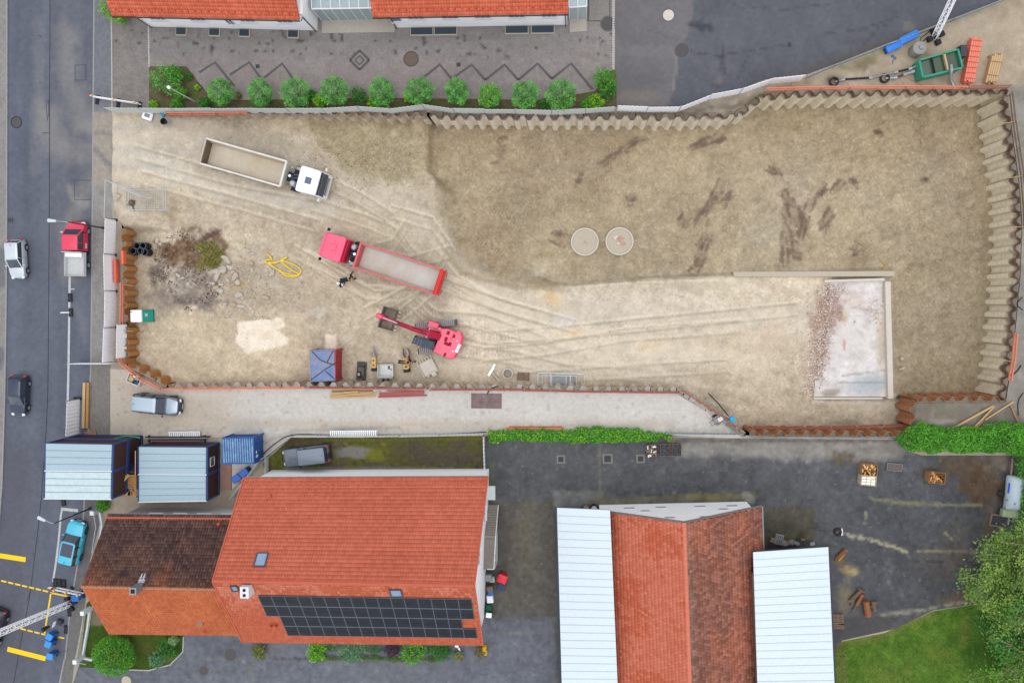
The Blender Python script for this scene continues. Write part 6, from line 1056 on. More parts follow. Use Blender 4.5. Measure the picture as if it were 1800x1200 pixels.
# ---- excavator
def excavator():
    red = paintm('excavator_crimson', (236, 44, 92)); dred = mat('oily_red_boom', (190, 34, 66), rough=.5, var=.2, scale=3); z = FZ(765, 600)+.02; c = P(766, 594, z+1.0); c.z = z; t = wthing('excavator', 'red tracked excavator with folded boom and grading bucket', 'excavator', c)
    def LF(px, py, h): v = P(px, py, z+h); return v
    # tracks
    for (a, b, lab) in (((728, 574), (803, 566), 0), ((733, 618), (806, 611), 1)):
        pa, pb = LF(*a, .8), LF(*b, .8); u = (pb-pa).normalized(); n = Vector((-u.y, u.x, 0)); Lt = (pb-pa).length; m = (pa+pb)/2; m.z = z; r = .42; ctr = [(math.cos(q)*r-(Lt/2-r), math.sin(q)*r+r) for q in np.linspace(math.pi*.5, math.pi*1.5, 7)]+[(math.cos(q)*r+(Lt/2-r), math.sin(q)*r+r) for q in np.linspace(-math.pi*.5, math.pi*.5, 7)]
        tr = obj('track', MB().loft([[m+u*x+n*(.26*s)+Vector((0, 0, zz)) for x, zz in ctr] for s in (-1, 1)]), mat('track_core', (92, 92, 94), var=.2, scale=6), t); k = -Lt/2+.3
        while k < Lt/2-.25: obj('track_shoe', MB().box(m+u*k+Vector((0, 0, 2*r+.02)), (.13, .6, .05), math.atan2(u.y, u.x)), mat('track_shoe', (156, 154, 152), rough=.6, metal=.3, var=.25, scale=8), tr); k += .19
    cc = LF(772, 594, 1.0); obj('undercarriage', MB().cbox((cc.x, cc.y, z+.62), (1.9, 1.9, .45), .1), M_DST, t); obj('slew_ring', MB().lathe([(.7, 0), (.7, .25)], (cc.x, cc.y, z+.85), 20), M_DST, t)
    # upper works: outline by roof pixels at their heights
    hp = [(777, 577), (786, 577), (809, 585), (812, 593), (808, 610), (797, 629), (791, 631.5), (762, 619), (760, 616), (772, 592)]; h = 2.15; top = [LF(x, y, h) for x, y in hp]; ctr = sum(top, Vector())/len(top); ring = lambda k, zz: [Vector((ctr.x+(p.x-ctr.x)*k, ctr.y+(p.y-ctr.y)*k, z+zz)) for p in top]
    hb = obj('upper_body', MB().loft([ring(.97, 1.1), ring(1, 1.2), ring(1, h-.12), ring(.95, h)]), red, t, 25); fw = (LF(668, 556, 2)-LF(790, 606, 2)).normalized(); rt = Vector((fw.y, -fw.x, 0)); ang = math.atan2(fw.y, fw.x)
    for (x, y, sx, sy) in ((788, 585, .38, .28), (798, 591, .32, .26), (784, 596, .42, .3), (791, 605, .34, .26), (785, 604, .3, .5), (782, 623, .36, .22)): q = LF(x, y, h); obj('vent_grille', MB().box((q.x, q.y, z+h+.012), (sy, sx, .02), ang), mat('dark_red_grille', (150, 22, 52), var=.2), hb)
    obj('counterweight', MB().loft([[Vector((p.x, p.y, z+zz))+(-fw)*o for p in (LF(809, 584, h), LF(812, 593, h), LF(808, 610, h), LF(797, 629, h))]+[Vector((p.x, p.y, z+zz))+(-fw)*(o-.35) for p in (LF(797, 629, h), LF(808, 610, h), LF(812, 593, h), LF(809, 584, h))] for zz, o in ((1.0, .05), (1.5, .14), (h-.15, .1), (h-.03, .0))]), red, t, 30)
    lt = MB(); e0, e1 = LF(808.5, 605, h), LF(801.5, 619.5, h); d = (e1-e0)
    for i, (s0_, s1_) in enumerate(((0, .16), (.22, .42), (.48, .62), (.68, .98))): lt.beam(e0+d*s0_+Vector((0, 0, -.03)), e0+d*s1_+Vector((0, 0, -.03)), .3, .12)
    obj('white_lettering', lt, M_HEADL, hb)
    for (x, y) in ((804, 599), (796, 617)): q = LF(x, y, h); obj('work_lamp', MB().cbox((q.x, q.y, z+h+.05), (.14, .14, .12), .02), M_HEADL, hb)
    obj('handrail', MB().tube([LF(797, 584, h+.05), LF(797, 584, h+.5), LF(788, 604, h+.5), LF(788, 604, h+.05)], .025, 6), red, hb)
    for (cx, cy, sx, sy, hh) in ((761, 572, 1.05, .75, 1.75), (771, 581, .7, .7, 1.7)): q = LF(cx, cy, hh); obj('side_box', MB().cbox((q.x, q.y, z+hh-.35), (sx, sy, .7), .07, ang), red, t)
    q = LF(768, 575, 1.3); obj('walkway', MB().cbox((q.x, q.y, z+1.2), (1.5, .5, .1), .02, ang), M_DST, t)
    # cab
    cq = [(728, 590.5), (764.5, 600.5), (760, 615.5), (722.5, 603)]; ct = [LF(x, y, 2.95) for x, y in cq]; cen = sum(ct, Vector())/4; rg = lambda k, zz: [Vector((cen.x+(p.x-cen.x)*k, cen.y+(p.y-cen.y)*k, z+zz)) for p in ct]; cb = obj('cab', MB().loft([rg(1.0, 1.1), rg(1.0, 1.6)]), red, t); obj('cab_glass', MB().loft([rg(.99, 1.6), rg(.94, 2.82)]), M_CARGL, cb); obj('cab_roof', MB().loft([rg(.97, 2.8), rg(.97, 2.9), rg(.9, 2.96)]), mat('cab_roof_slate', (60, 72, 88), rough=.5, var=.08), cb, 30)
    for k in (.12, .26, .4): a = ct[0].lerp(ct[1], k); b = ct[3].lerp(ct[2], k); obj('roof_slat', MB().beam(Vector((a.x, a.y, z+2.98)).lerp(Vector((b.x, b.y, z+2.98)), .12), Vector((a.x, a.y, z+2.98)).lerp(Vector((b.x, b.y, z+2.98)), .88), .1, .04), mat('roof_slat', (96, 108, 124)), cb)
    for i in range(4): obj('cab_post', MB().beam(rg(1, 1.55)[i], rg(.95, 2.85)[i], .08, .08), M_PLAST, cb)
    # boom, stick, bucket
    b0, b1, b2, b3 = LF(776, 593, 1.7), LF(752, 585, 3.3), LF(727, 578, 3.2), LF(668, 555.5, 2.6)
    def taper(name, pts, ws, hs, m, parent): 
        rings = []
        for i, p in enumerate(pts): tn = (pts[min(i+1, len(pts)-1)]-pts[max(i-1, 0)]).normalized(); u_ = Vector((-tn.y, tn.x, 0)).normalized(); v_ = tn.cross(u_); rings.append([p+u_*ws[i]/2*a+v_*hs[i]/2*b for a, b in ((-1, -1), (1, -1), (1, 1), (-1, 1))])
        return obj(name, MB().loft(rings), m, parent)
    boom = taper('boom', [b0, b1, b2], [.6, .62, .42], [.5, .75, .45], dred, t); st_ = taper('stick', [b2+Vector((0, 0, .15)), b2.lerp(b3, .35)+Vector((0, 0, .1)), b3], [.42, .36, .3], [.65, .5, .3], dred, t)
    for s in (-1, 1): obj('boom_cylinder', MB().tube([b0+rt*.42*s+fw*.3-Vector((0, 0, .2)), b1+rt*.4*s-Vector((0, 0, .1))], .09, 8), M_CHROME, boom); obj('hose', MB().tube([b1+rt*.12*s+Vector((0, 0, .4)), b2+rt*.1*s+Vector((0, 0, .45)), b2.lerp(b3, .5)+rt*.1*s+Vector((0, 0, .4))], .035, 6), mat('purple_black_hose', (84, 44, 66)), st_)
    obj('stick_cylinder', MB().tube([b1.lerp(b2, .4)+Vector((0, 0, .55)), b2+Vector((0, 0, .6))], .1, 8), dred, st_); obj('bucket_cylinder', MB().tube([b2.lerp(b3, .45)+Vector((0, 0, .42)), b2.lerp(b3, .88)+Vector((0, 0, .36))], .07, 8), M_CHROME, st_); obj('stick_head', MB().cbox(b3+Vector((0, 0, .1)), (.7, .45, .45), .08, ang), red, st_)
    bk = MB(); bc = LF(682, 560, .9); pr = [(-.75, .25), (-.55, -.35), (.0, -.62), (.55, -.5), (.8, -.2), (.74, -.18), (.5, -.42), (.0, -.52), (-.48, -.28), (-.66, .25)]; hwid = 1.05; bdir = Vector((.93, -.28, 0)).normalized(); bn = Vector((-bdir.y, bdir.x, 0)); bm = mat('worn_bucket_steel', (128, 118, 104), rough=.5, metal=.4, var=.3, scale=3)
    bk.loft([[bc+bdir*x+bn*s+Vector((0, 0, zz)) for x, zz in pr] for s in (-hwid, hwid)])
    for s in (-hwid, hwid): bk.loft([[bc+bdir*x+bn*(s+o)+Vector((0, 0, zz)) for x, zz in pr[:5]] for o in (-.03, .03)])
    bo = obj('bucket', bk, bm, t)
    for j in range(6): p = bc+bdir*.82+bn*(-hwid+.15+j*(2*hwid-.3)/5)+Vector((0, 0, -.2)); obj('tooth', MB().cbox(p+bdir*.1, (.22, .12, .08), .02, math.atan2(bdir.y, bdir.x)), mat('bright_tooth', (206, 200, 190), rough=.5), bo)
    obj('bucket_link', MB().beam(b3+rt*.2, bc+Vector((0, 0, .3))+rt*.2, .1, .2).beam(b3-rt*.2, bc+Vector((0, 0, .3))-rt*.2, .1, .2), dred, bo)
excavator()
# ================================================================== site containers and loose things
M_BLUE = mat('container_blue', (44, 92, 160), rough=.5, var=.12, scale=2); M_NAVY = mat('frame_navy', (50, 72, 120), rough=.5, var=.1); M_BRN = mat('brown_wall_panel', (74, 46, 40), rough=.7, var=.1, scale=2); M_ROOFP = mat('container_roof_sheet', (176, 198, 206), rough=.65, var=.12, scale=1.3, rgb2=(160, 184, 196)); M_ROOFW = mat('container_roof_pale', (196, 214, 216), rough=.65, var=.16, scale=2.4)
M_PLY = mat('plywood', (206, 164, 108), rough=.8, var=.15, scale=3); M_GREENP = mat('green_hose', (40, 160, 96), rough=.6); M_STEELG = mat('grey_steel', (150, 152, 156), rough=.5, metal=.4, var=.15, scale=4); M_BLK = mat('black_hose', (38, 40, 46), rough=.7, var=.15)
def office_box(label, corners, zt, h, roofm, strips=4, end_win=False, group='stacked site containers'):
    """corners: roof pixels NW NE SE SW at height zt"""
    q = [P(x, y, zt) for x, y in corners]; z0 = zt-h; c = sum(q, Vector())/4; r = wthing('site_container', label, 'container', (c.x, c.y, z0), group); u = (q[1]-q[0]).normalized(); v = (q[3]-q[0]).normalized(); ang = math.atan2(u.y, u.x)
    i = .06; wq = [q[0]+u*i+v*i, q[1]-u*i+v*i, q[2]-u*i-v*i, q[3]+u*i-v*i]; obj('wall', MB().prism([(p.x, p.y) for p in wq], z0+.14, zt-.1), M_BRN, r)
    for a in q: d = (c-a); d.z = 0; d = d.normalized()*.1; obj('corner_post', MB().box((a.x+d.x, a.y+d.y, z0+h/2), (.17, .17, h), ang), M_NAVY, r)
    for a, b in zip(q, q[1:]+q[:1]):
        for zz in (z0+.09, zt-.09): obj('frame_rail', MB().beam(Vector((a.x, a.y, zz)).lerp(Vector((b.x, b.y, zz)), .015), Vector((a.x, a.y, zz)).lerp(Vector((b.x, b.y, zz)), .985), .13, .18), M_NAVY, r)
    for k in range(strips):
        t0, t1 = (k+.03)/strips, (k+.97)/strips; a, b, cc, d = q[0].lerp(q[3], t0), q[1].lerp(q[2], t0), q[1].lerp(q[2], t1), q[0].lerp(q[3], t1); mb = MB(); e = u*.1; slab_between(mb, a+e, b-e, cc-e, d+e, .03); o = obj('roof_sheet', mb, roofm, r); o.location.z += .012; obj('roof_fold', MB().beam(d+e+v*.03, cc-e+v*.03, .05, .05), mat('roof_seam_grey', (150, 166, 172)), o)
    if end_win: p = q[1].lerp(q[2], .6); window(r, Vector((p.x, p.y, z0+1.5))-u*.05, v, .9, .9, u, 1, .06, False); obj('door', MB().box(Vector((q[1].lerp(q[2], .25).x-.03, q[1].lerp(q[2], .25).y, z0+1.15)), (.06, .9, 2.0), ang), M_BRN, r)
    obj('rain_gutter', MB().beam(q[3]+Vector((0, 0, .03)), q[2]+Vector((0, 0, .03)), .08, .06), mat('white_gutter', (236, 240, 242)), r); return r, q, u, v
L1 = [(79, 779), (198.5, 781), (197, 828), (78.5, 827)]; L2 = [(78.5, 828.5), (197, 829.5), (196, 877), (77.5, 876)]; SH = 2.55
def lower(cs, zt, h): return [tuple(PIX(np.array([*(P(x, y, zt)[:2]), zt-h]))) for x, y in cs]
office_box('upper container at the rear of the left stack with clean pale roof', L1, 2*SH, SH, M_ROOFP, end_win=False); office_box('upper container at the front of the left stack with spotted roof', L2, 2*SH, SH, M_ROOFW)
office_box('ground-floor container under the clean-roofed one in the left stack', lower(L1, 2*SH, SH+.03), SH-.03, SH-.05, M_ROOFP); office_box('ground-floor container under the spotted-roofed one in the left stack', lower(L2, 2*SH, SH+.03), SH-.03, SH-.05, M_ROOFW)
office_box('rear container of the single-storey pair with a window in its end', [(243, 785), (364, 786), (363.5, 834), (243, 833.5)], 2.7, 2.68, M_ROOFP, end_win=True, group='single-storey site containers'); office_box('front container of the single-storey pair beside the brown-roofed house', [(243, 835), (363.5, 835.5), (363.5, 880), (243, 882)], 2.7, 2.68, M_ROOFP, group='single-storey site containers')
# landing between the container blocks
ld = wthing('stair_landing', 'timber landing with loose plywood between the two container blocks', 'platform', P(222, 850)); q = [P(x, y, 2.5) for x, y in ((204, 832), (240, 834), (240, 873), (204, 872))]
for k in range(9): a, b = q[0].lerp(q[3], (k+.5)/9), q[1].lerp(q[2], (k+.5)/9); obj('deck_board', MB().beam(a, b, .22, .06), mat('deck_timber', (176, 128, 74), var=.25, scale=4), ld)
for k in range(7): a = P(229-k*.6, 829-k*4.6, 2.3-k*.33); obj('stair_tread', MB().box(a, (.9, .26, .05)), M_DST, ld)
obj('ply_sheet', MB().beam(P(206, 846, 3.1), P(221, 830, 2.65), 1.0, .03), M_PLY, ld); obj('ply_offcut', MB().box(P(216, 848, 2.6), (.8, .6, .03), .2), M_PLY, ld)
for x in (204.5, 240): obj('landing_post', MB().beam(P(x, 873, 2.5), Vector((P(x, 873, 2.5).x, P(x, 873, 2.5).y, 0)), .1, .1), M_DST, ld)
obj('handrail', MB().tube([P(238, 792, 2.9), P(238, 834, 2.9)], .05, 6), mat('pink_primer_rail', (206, 150, 140)), ld)
rg = random.Random(3)
for k in range(9): obj('tool_case', MB().cbox(P(213+rg.random()*20, 856+rg.random()*12, 2.62), (rg.uniform(.2, .55), rg.uniform(.15, .3), .16), .02, rg.random()*3), rg.choice([M_BLK, M_BLK, M_HEADL, M_STEELG, M_WOODG]), ld)
# blue storage container
def ribbed_box(name, label, corners, zt, h, m, sidem, ribs=13, cat='container', ropes=False):
    q = [P(x, y, zt) for x, y in corners]; z0 = zt-h; c = sum(q, Vector())/4; r = wthing(name, label, cat, (c.x, c.y, z0)); u = (q[1]-q[0]).normalized(); v = (q[3]-q[0]).normalized(); ang = math.atan2(u.y, u.x); Lx, Ly = (q[1]-q[0]).length, (q[3]-q[0]).length; obj('shell', MB().prism([(p.x, p.y) for p in (q[0]+u*.05+v*.05, q[1]-u*.05+v*.05, q[2]-u*.05-v*.05, q[3]+u*.05-v*.05)], z0+.06, zt-.06), sidem, r)
    for k in range(ribs): a, b = q[0].lerp(q[1], (k+.5)/ribs), q[3].lerp(q[2], (k+.5)/ribs); obj('roof_rib', MB().cbox((a+b)/2+Vector((0, 0, -.03)), (Lx/ribs*(.62 if ribs > 1 else .95), Ly-.16, .08), .02, ang), m, r)
    for s, (a, b) in enumerate(((q[1], q[2]), (q[0], q[3]))):
        for k in range(9): p = a.lerp(b, (k+.5)/9); d = u*(.0 if s == 0 else 0); obj('side_rib', MB().box(Vector((p.x, p.y, z0+h/2))-u*(.03 if s == 0 else -.03), (.06, Ly/9*.5, h-.3), ang), sidem, r)
    for k in range(ribs): p = q[0].lerp(q[1], (k+.5)/ribs); obj('side_rib', MB().box(Vector((p.x, p.y, z0+h/2))+v*.03, (Lx/ribs*.5, .06, h-.3), ang), sidem, r)
    for a, b in zip(q, q[1:]+q[:1]): obj('top_rail', MB().beam(a-Vector((0, 0, .05)), b-Vector((0, 0, .05)), .1, .1), sidem if ribs > 1 or a == q[1] else m, r); obj('corner_post', MB().box((a.x, a.y, z0+h/2), (.14, .14, h-.02), ang), sidem, r)
    return r, q, u, v
r, q, u, v = ribbed_box('storage_container', 'small blue corrugated storage container beside the drive', [(391, 770), (445, 769), (446, 814), (391, 815)], 2.55, 2.5, mat('weathered_blue_roof', (84, 132, 182), rough=.5, var=.3, scale=1.2, rgb2=(136, 166, 188)), M_BLUE)
p = q[1].lerp(q[2], .75); obj('white_label', MB().box(Vector((p.x+.06, p.y, 1.9)), (.02, .3, .5)), M_HEADL, r); obj('white_label', MB().box(Vector((p.x+.06, p.y+.35, 2.0)), (.02, .3, .2)), M_HEADL, r)
for k in range(2): p = q[1].lerp(q[2], .3+.4*k); obj('door_bar', MB().tube([Vector((p.x+.07, p.y, .2)), Vector((p.x+.07, p.y, 2.4))], .03, 6), M_NAVY, r)
zc = FZ(570, 640); r, q, u, v = ribbed_box('storage_container', 'red container with faded blue roof and loose ropes at the south pit edge', [(545.5, 616), (589.5, 615), (589, 668), (546, 670)], zc+2.4, 2.36, mat('faded_blue_roof', (92, 138, 192), rough=.6, var=.2, scale=1.0, rgb2=(150, 142, 156)), mat('oxide_red', (178, 62, 66), rough=.6, var=.12, scale=2), 1)
for k in range(16): a, b = q[0].lerp(q[3], (k+.5)/16), q[1].lerp(q[2], (k+.5)/16); obj('roof_ridge', MB().beam(a+u*.08, b-u*.08, .05, .05), MATS['faded_blue_roof'], r)
for pts in ([(546, 668), (570, 650), (589, 638), (592, 636)], [(548, 617), (562, 632), (576, 638), (589, 641)], [(586, 616), (576, 634), (575, 638)], [(589, 667), (572, 652)]): obj('rope', MB().tube([P(x, y, zc+2.46) for x, y in pts], .035, 6), mat('tarred_rope', (72, 60, 64)), r)
# ---- portable toilet
zt = -1.55; t = thing('portable_toilet', 'portable toilet with white roof and teal walls by the west piles', 'toilet', P(261, 555, zt), rad(1)); tm = mat('toilet_teal', (20, 190, 168), rough=.5, var=.05); obj('cabin', MB().cbox((0, 0, 1.1), (1.1, 1.15, 2.16), .05), tm, t); obj('roof', MB().loft([rrect(-.57, .57, .6, 2.16, .08), rrect(-.55, .55, .58, 2.3, .1), rrect(-.3, .3, .35, 2.4, .1)]), mat('toilet_roof', (250, 250, 250), rough=.6), t, 30); d = obj('door', MB().cbox((.56, 0, 1.05), (.04, .85, 1.95), .01), tm, t); obj('door_notice', MB().box((.585, .1, 1.45), (.01, .3, .5)), M_HEADL, d); obj('skid', MB().box((0, 0, .04), (1.2, 1.2, .08)), M_PLAST, t); obj('vent_pipe', MB().tube([(-.4, .4, 2.2), (-.4, .4, 2.55)], .05, 8), M_PLAST, t)
# ---- black pipes
for i, (x, y) in enumerate([(240.5, 432), (233.5, 441), (247, 440.5), (254, 443), (251, 432)]):
    z = -1.45; h = 1.0; c = P(x, y, z+h); t = thing('drain_pipe', ['rear', 'front left', 'front middle', 'front right', 'rear right'][i]+' upright black drain pipe of the bundle by the west piles', 'pipe', (c.x, c.y, z), 0, 'bundle of upright black pipes'); prof = []
    for k in range(15): prof.append((.33+(.02 if k % 2 else 0), h*k/14))
    prof += [(.25, h), (.25, .1)]; obj('pipe_wall', MB().lathe(prof, n=18, cap=False), M_BLK, t, 50); obj('collar', MB().lathe([(.34, h-.06), (.36, h-.04), (.36, h), (.28, h+.005), (.27, h-.02)], n=18, cap=False), mat('pipe_lip', (70, 74, 84)), t)
# ---- yellow hose: a long loop
def hose(label, pts, r, m, zoff=.05, floor=True, cat='hose', name='hose', z=0.):
    W = []; n = len(pts)
    for i in range(n-1):
        p0, p1, p2, p3 = [np.array(pts[max(0, min(n-1, k))], float) for k in (i-1, i, i+1, i+2)]
        for s in np.linspace(0, 1, 7)[:-1]: W.append(.5*((2*p1)+(-p0+p2)*s+(2*p0-5*p1+4*p2-p3)*s*s+(-p0+3*p1-3*p2+p3)*s**3))
    W.append(np.array(pts[-1], float)); V = [(FP(x, y, zoff) if floor else P(x, y, z+zoff)) for x, y in [w[:2] for w in W]]; return tag(obj(name, MB().tube(V, r, 7), m, None, 60), label, cat)
hose('yellow hose lying in long tangled loops beside the rubble', [(470, 447), (478, 455), (466, 458), (474, 463), (498, 459), (522, 468), (529, 477), (520, 484), (496, 478), (472, 462), (485, 462), (505, 452), (496, 460), (512, 474), (526, 482), (514, 486), (500, 483), (492, 474)], .085, mat('yellow_hose', (238, 206, 74), rough=.6, var=.06), .1)
hose('black cable running along the fence above the mossy court', [(460, 800), (485, 778), (515, 764), (580, 764), (690, 764), (780, 763), (855, 759)], .045, M_BLK, .06, False); hose('black cable beside the ivy hedge end', [(980, 765), (1010, 758), (1040, 757), (1075, 760)], .04, M_BLK, .06, False); hose('short black hose looping onto the steel plate', [(856, 693), (862, 684), (876, 678)], .05, M_BLK, .06, False); hose('black hose coming over the right pit wall', [(1768, 663), (1785, 655), (1795, 642)], .05, M_BLK, .06, False); hose('thin bent black cable outside the right wall', [(1797, 522), (1788, 535), (1798, 545)], .035, M_BLK, .06, False); hose('yellow-brown hose curl near the north foundation beam', [(1546, 457), (1556, 466), (1550, 473), (1562, 474)], .05, mat('ochre_hose', (196, 164, 86)), .05); hose('black hose outside the right wall near the timbers', [(1799, 690), (1790, 705), (1790, 730)], .04, M_BLK, .06, False)
hose('green hose draped over the north side of the left containers', [(183, 776), (205, 770), (222, 766), (240, 768), (246, 770)], .06, M_GREENP, 1.6, False); hose('black hose curled along the green tank side', [(1632, 64), (1615, 80), (1608, 84), (1612, 90)], .05, M_BLK, .9, False); hose('fine orange cables trailing from the settling tank', [(1592, 136), (1615, 148), (1640, 158)], .025, M_RAIL, .03, False)
# ---- boulders
def rock_mesh(seed, sub=2):
    bm = bmesh.new(); bmesh.ops.create_icosphere(bm, subdivisions=sub, radius=1); rg = random.Random(seed); pl = [(Vector((rg.gauss(0, 1), rg.gauss(0, 1), rg.gauss(0, 1))).normalized(), rg.uniform(.5, .8)) for _ in range(9)]
    for v_ in bm.verts:
        for n_, d_ in pl:
            k = v_.co.dot(n_)-d_
            if k > 0: v_.co -= n_*k
    me = bpy.data.meshes.new('rock'); bm.to_mesh(me); bm.free(); return me
M_RUBB = mat('pale_rubble', (206, 198, 184), rough=.9, var=.16, scale=3, rgb2=(180, 170, 154)); M_RUBD = mat('earthy_rubble', (186, 170, 144), rough=.95, var=.2, scale=3); rocks = [rock_mesh(s) for s in range(6)]; rocksd = [r_.copy() for r_ in rocks]
for r_ in rocks: r_.materials.append(M_RUBB)
for r_ in rocksd: r_.materials.append(M_RUBD)
bould = [(399, 458, .5, .34, 60), (394, 452, .4, .3, 10), (383, 482, .3, .75, 20), (379, 477, .42, .36, 0), (390, 474, .4, .5, 70), (404, 470, .5, .22, 10), (413, 486, .3, .5, 20), (418, 496, .26, .42, 25), (380, 505, .35, .3, 0), (387, 511, .42, .32, 30), (420, 519, .42, .36, 10), (426, 523, .25, .2, 0), (410, 536, .42, .3, 20), (424, 538, .46, .28, 5), (396, 534, .25, .2, 0), (400, 515, .2, .22, 0), (440, 463, .34, .26, 20), (443, 475, .2, .25, 0), (436, 441, .34, .2, 20), (444, 446, .25, .2, 0), (438, 493, .15, .2, 0), (313, 484, .3, .18, 40), (321, 489, .2, .15, 0), (276, 423, .24, .3, 20), (281, 429, .2, .26, 80), (466, 522, .42, .3, 10), (401, 492, .3, .2, 60), (389, 500, .3, .2, 0), (409, 478, .22, .16, 0), (448, 560, .2, .16, 0), (477, 478, .22, .5, 150), (455, 489, .3, .12, 120), (375, 498, .25, .2, 0)]
for i, (x, y, a, b, ang) in enumerate(bould):
    dark = i in (8, 15, 16, 25, 12); o = link('rubble_chunk', (rocksd if dark else rocks)[i % 6], None); o.location = FP(x, y, min(a, b)*.35); o.scale = (a*1.12, b*1.12, min(a, b)*.75); o.rotation_euler = (0, 0, rad(-ang)); tag(o, 'pale broken concrete chunk in the rubble around the weed clump', 'rubble', 'concrete chunks around the weeds')
for x, y, a, b, ang, lab in [(207, 344, .35, .26, 35, 'white stone lying inside the entrance mesh fence'), (1551, 540, .2, .5, -10, 'pale green board piece leaning at the slab\'s east wall'), (1585, 630, .2, .34, 20, 'pale green-grey rubble piece right of the slab'), (1586, 647, .45, .22, -20, 'flat pale rubble piece below the green-grey one'), (478, 481, .2, .5, 30, 'white plastic scrap beside the yellow hose')]:
    o = link('debris_piece', rocks[int(x) % 6], None); o.location = P(x, y, .1) if x < 210 else FP(x, y, .12); o.scale = (a, b, .16); o.rotation_euler = (0, 0, rad(-ang)); tag(o, lab, 'debris')
def scatter(name, n, fx, size, pal, seed, zf, flat=.6):
    rng = np.random.default_rng(seed); X, Y = fx(rng, n); n = len(X); z = zf(X, Y); W = PA(X, Y, z); s = size*rng.uniform(.4, 1.5, n); base = np.array([[1, 0, 0], [0, 1, 0], [-1, 0, 0], [0, -1, 0], [0, 0, 1], [.55, .55, .7], [-.5, .5, .75], [.1, -.6, .6]])[:6]; a = rng.uniform(0, 6.28, n); ca, sa = np.cos(a), np.sin(a); B = np.array([[1, .1, 0], [-.1, .8, 0], [-1, -.1, 0], [.1, -.8, 0], [.4, .2, .8], [-.45, -.1, .9]]); Vx = B[None, :, 0]*ca[:, None]-B[None, :, 1]*sa[:, None]; Vy = B[None, :, 0]*sa[:, None]+B[None, :, 1]*ca[:, None]; V = np.stack([Vx, Vy, np.broadcast_to(B[None, :, 2]*flat, Vx.shape)], -1)*s[:, None, None]*(1+rng.normal(0, .18, (n, 6, 1)))+W[:, None, :]
    Fc = np.array([[0, 1, 4], [1, 5, 4], [1, 2, 5], [2, 3, 5], [3, 4, 5], [3, 0, 4]]); Fc = (np.arange(n)[:, None, None]*6+Fc[None]).reshape(-1, 3); pal = np.array(pal, float)[rng.integers(0, len(pal), n)]+rng.normal(0, 8, (n, 1)); return tag(link(name, mesh_np(name, V.reshape(-1, 3), Fc, np.repeat(np.clip(lin(np.clip(pal, 5, 248))*ALB, .004, .8), 6, 0)), mat('stones', attr=True, rough=.95, var=.1)), kind='stuff')
def inpit(rng, n): X = rng.uniform(230, 1750, n); Y = rng.uniform(210, 735, n); k = (sdist(X, Y, PIT) < -26); return X[k], Y[k]
scatter('loose_stones', 8000, inpit, .042, [(206, 198, 184), (184, 170, 150), (150, 136, 118), (222, 216, 206), (160, 146, 126)], 1, lambda X, Y: pit_z(X, Y)-.01)
def near_mound(rng, n): X = np.concatenate([rng.normal(640, 60, n//2), rng.normal(420, 45, n//2)]); Y = np.concatenate([rng.normal(285, 28, n//2), rng.normal(500, 35, n//2)]); k = (Y > 225) & (X > 262); return X[k], Y[k]
scatter('earth_clods', 2600, near_mound, .06, [(176, 160, 132), (150, 134, 104), (196, 184, 164), (128, 112, 88)], 2, lambda X, Y: pit_z(X, Y)-.01)
def bricks(rng, n): Y = rng.uniform(500, 692, n); X = 1462-(Y-500)*.17+rng.normal(0, 11, n)*(1.3-(Y-500)/260); return X, Y
scatter('brick_rubble', 2200, bricks, .055, [(162, 130, 116), (146, 112, 98), (180, 152, 138), (206, 192, 180), (138, 114, 102), (228, 220, 212)], 3, lambda X, Y: np.maximum(pit_z(X, Y), np.where(X > 1440, SZ, -9)))
def wchips(rng, n): X = np.concatenate([rng.normal(1422, 16, n//2), rng.normal(1540, 13, n-n//2)]); Y = np.concatenate([rng.normal(640, 38, n//2), rng.normal(548, 14, n-n//2)]); k = (X < 1554); return X[k], Y[k]
scatter('plaster_rubble', 300, wchips, .085, [(226, 218, 210), (206, 194, 182), (196, 158, 144), (190, 176, 164)], 4, lambda X, Y: np.maximum(pit_z(X, Y), np.where(X > 1442, SZ, -9)))
# ---- round concrete shafts
for x, y, lab in ((1028, 425, 'left of the two round concrete shafts in the deep pit'), (1089, 424, 'right round concrete shaft holding broken slabs in the deep pit')):
    z = -4.3; c = P(x, y, z+.35); t = thing('concrete_shaft', lab, 'shaft', (c.x, c.y, z-.1), 0, 'round concrete shafts'); R = 24.5/17.9; obj('ring', MB().lathe([(R, 0), (R, .5), (R-.02, .52), (R-.13, .52), (R-.15, .4)], n=40, cap=False), M_CONCW, t, 40); n = 22; fill = MB(); rg = random.Random(int(x)); rr = [[((R-.14)*k/6*math.cos(2*math.pi*j/n), (R-.14)*k/6*math.sin(2*math.pi*j/n), .4+.06*rg.random()) for j in range(n)] for k in range(7)]
    for k in range(6):
        for j in range(n): fill.quad(rr[k][j], rr[k+1][j], rr[k+1][(j+1) % n], rr[k][(j+1) % n])
    obj('earth_fill', fill, mat('shaft_fill', (204, 192, 172), var=.25, scale=2.5, rgb2=(176, 162, 142)), t)
    if x > 1050:
        for dx, dy, s, m in ((-.3, .35, .5, M_CONCW), (.1, .2, .55, mat('brick_slab', (200, 150, 132), var=.15)), (.4, -.3, .4, MATS['brick_slab']), (-.1, -.2, .3, M_CONCW)): obj('broken_slab', MB().loft([[(dx+s*math.cos(a)*.7, dy+s*math.sin(a)*.5, zz) for a in (0.2, 1.6, 2.9, 4.4)] for zz in (.42, .5)]), m, t)
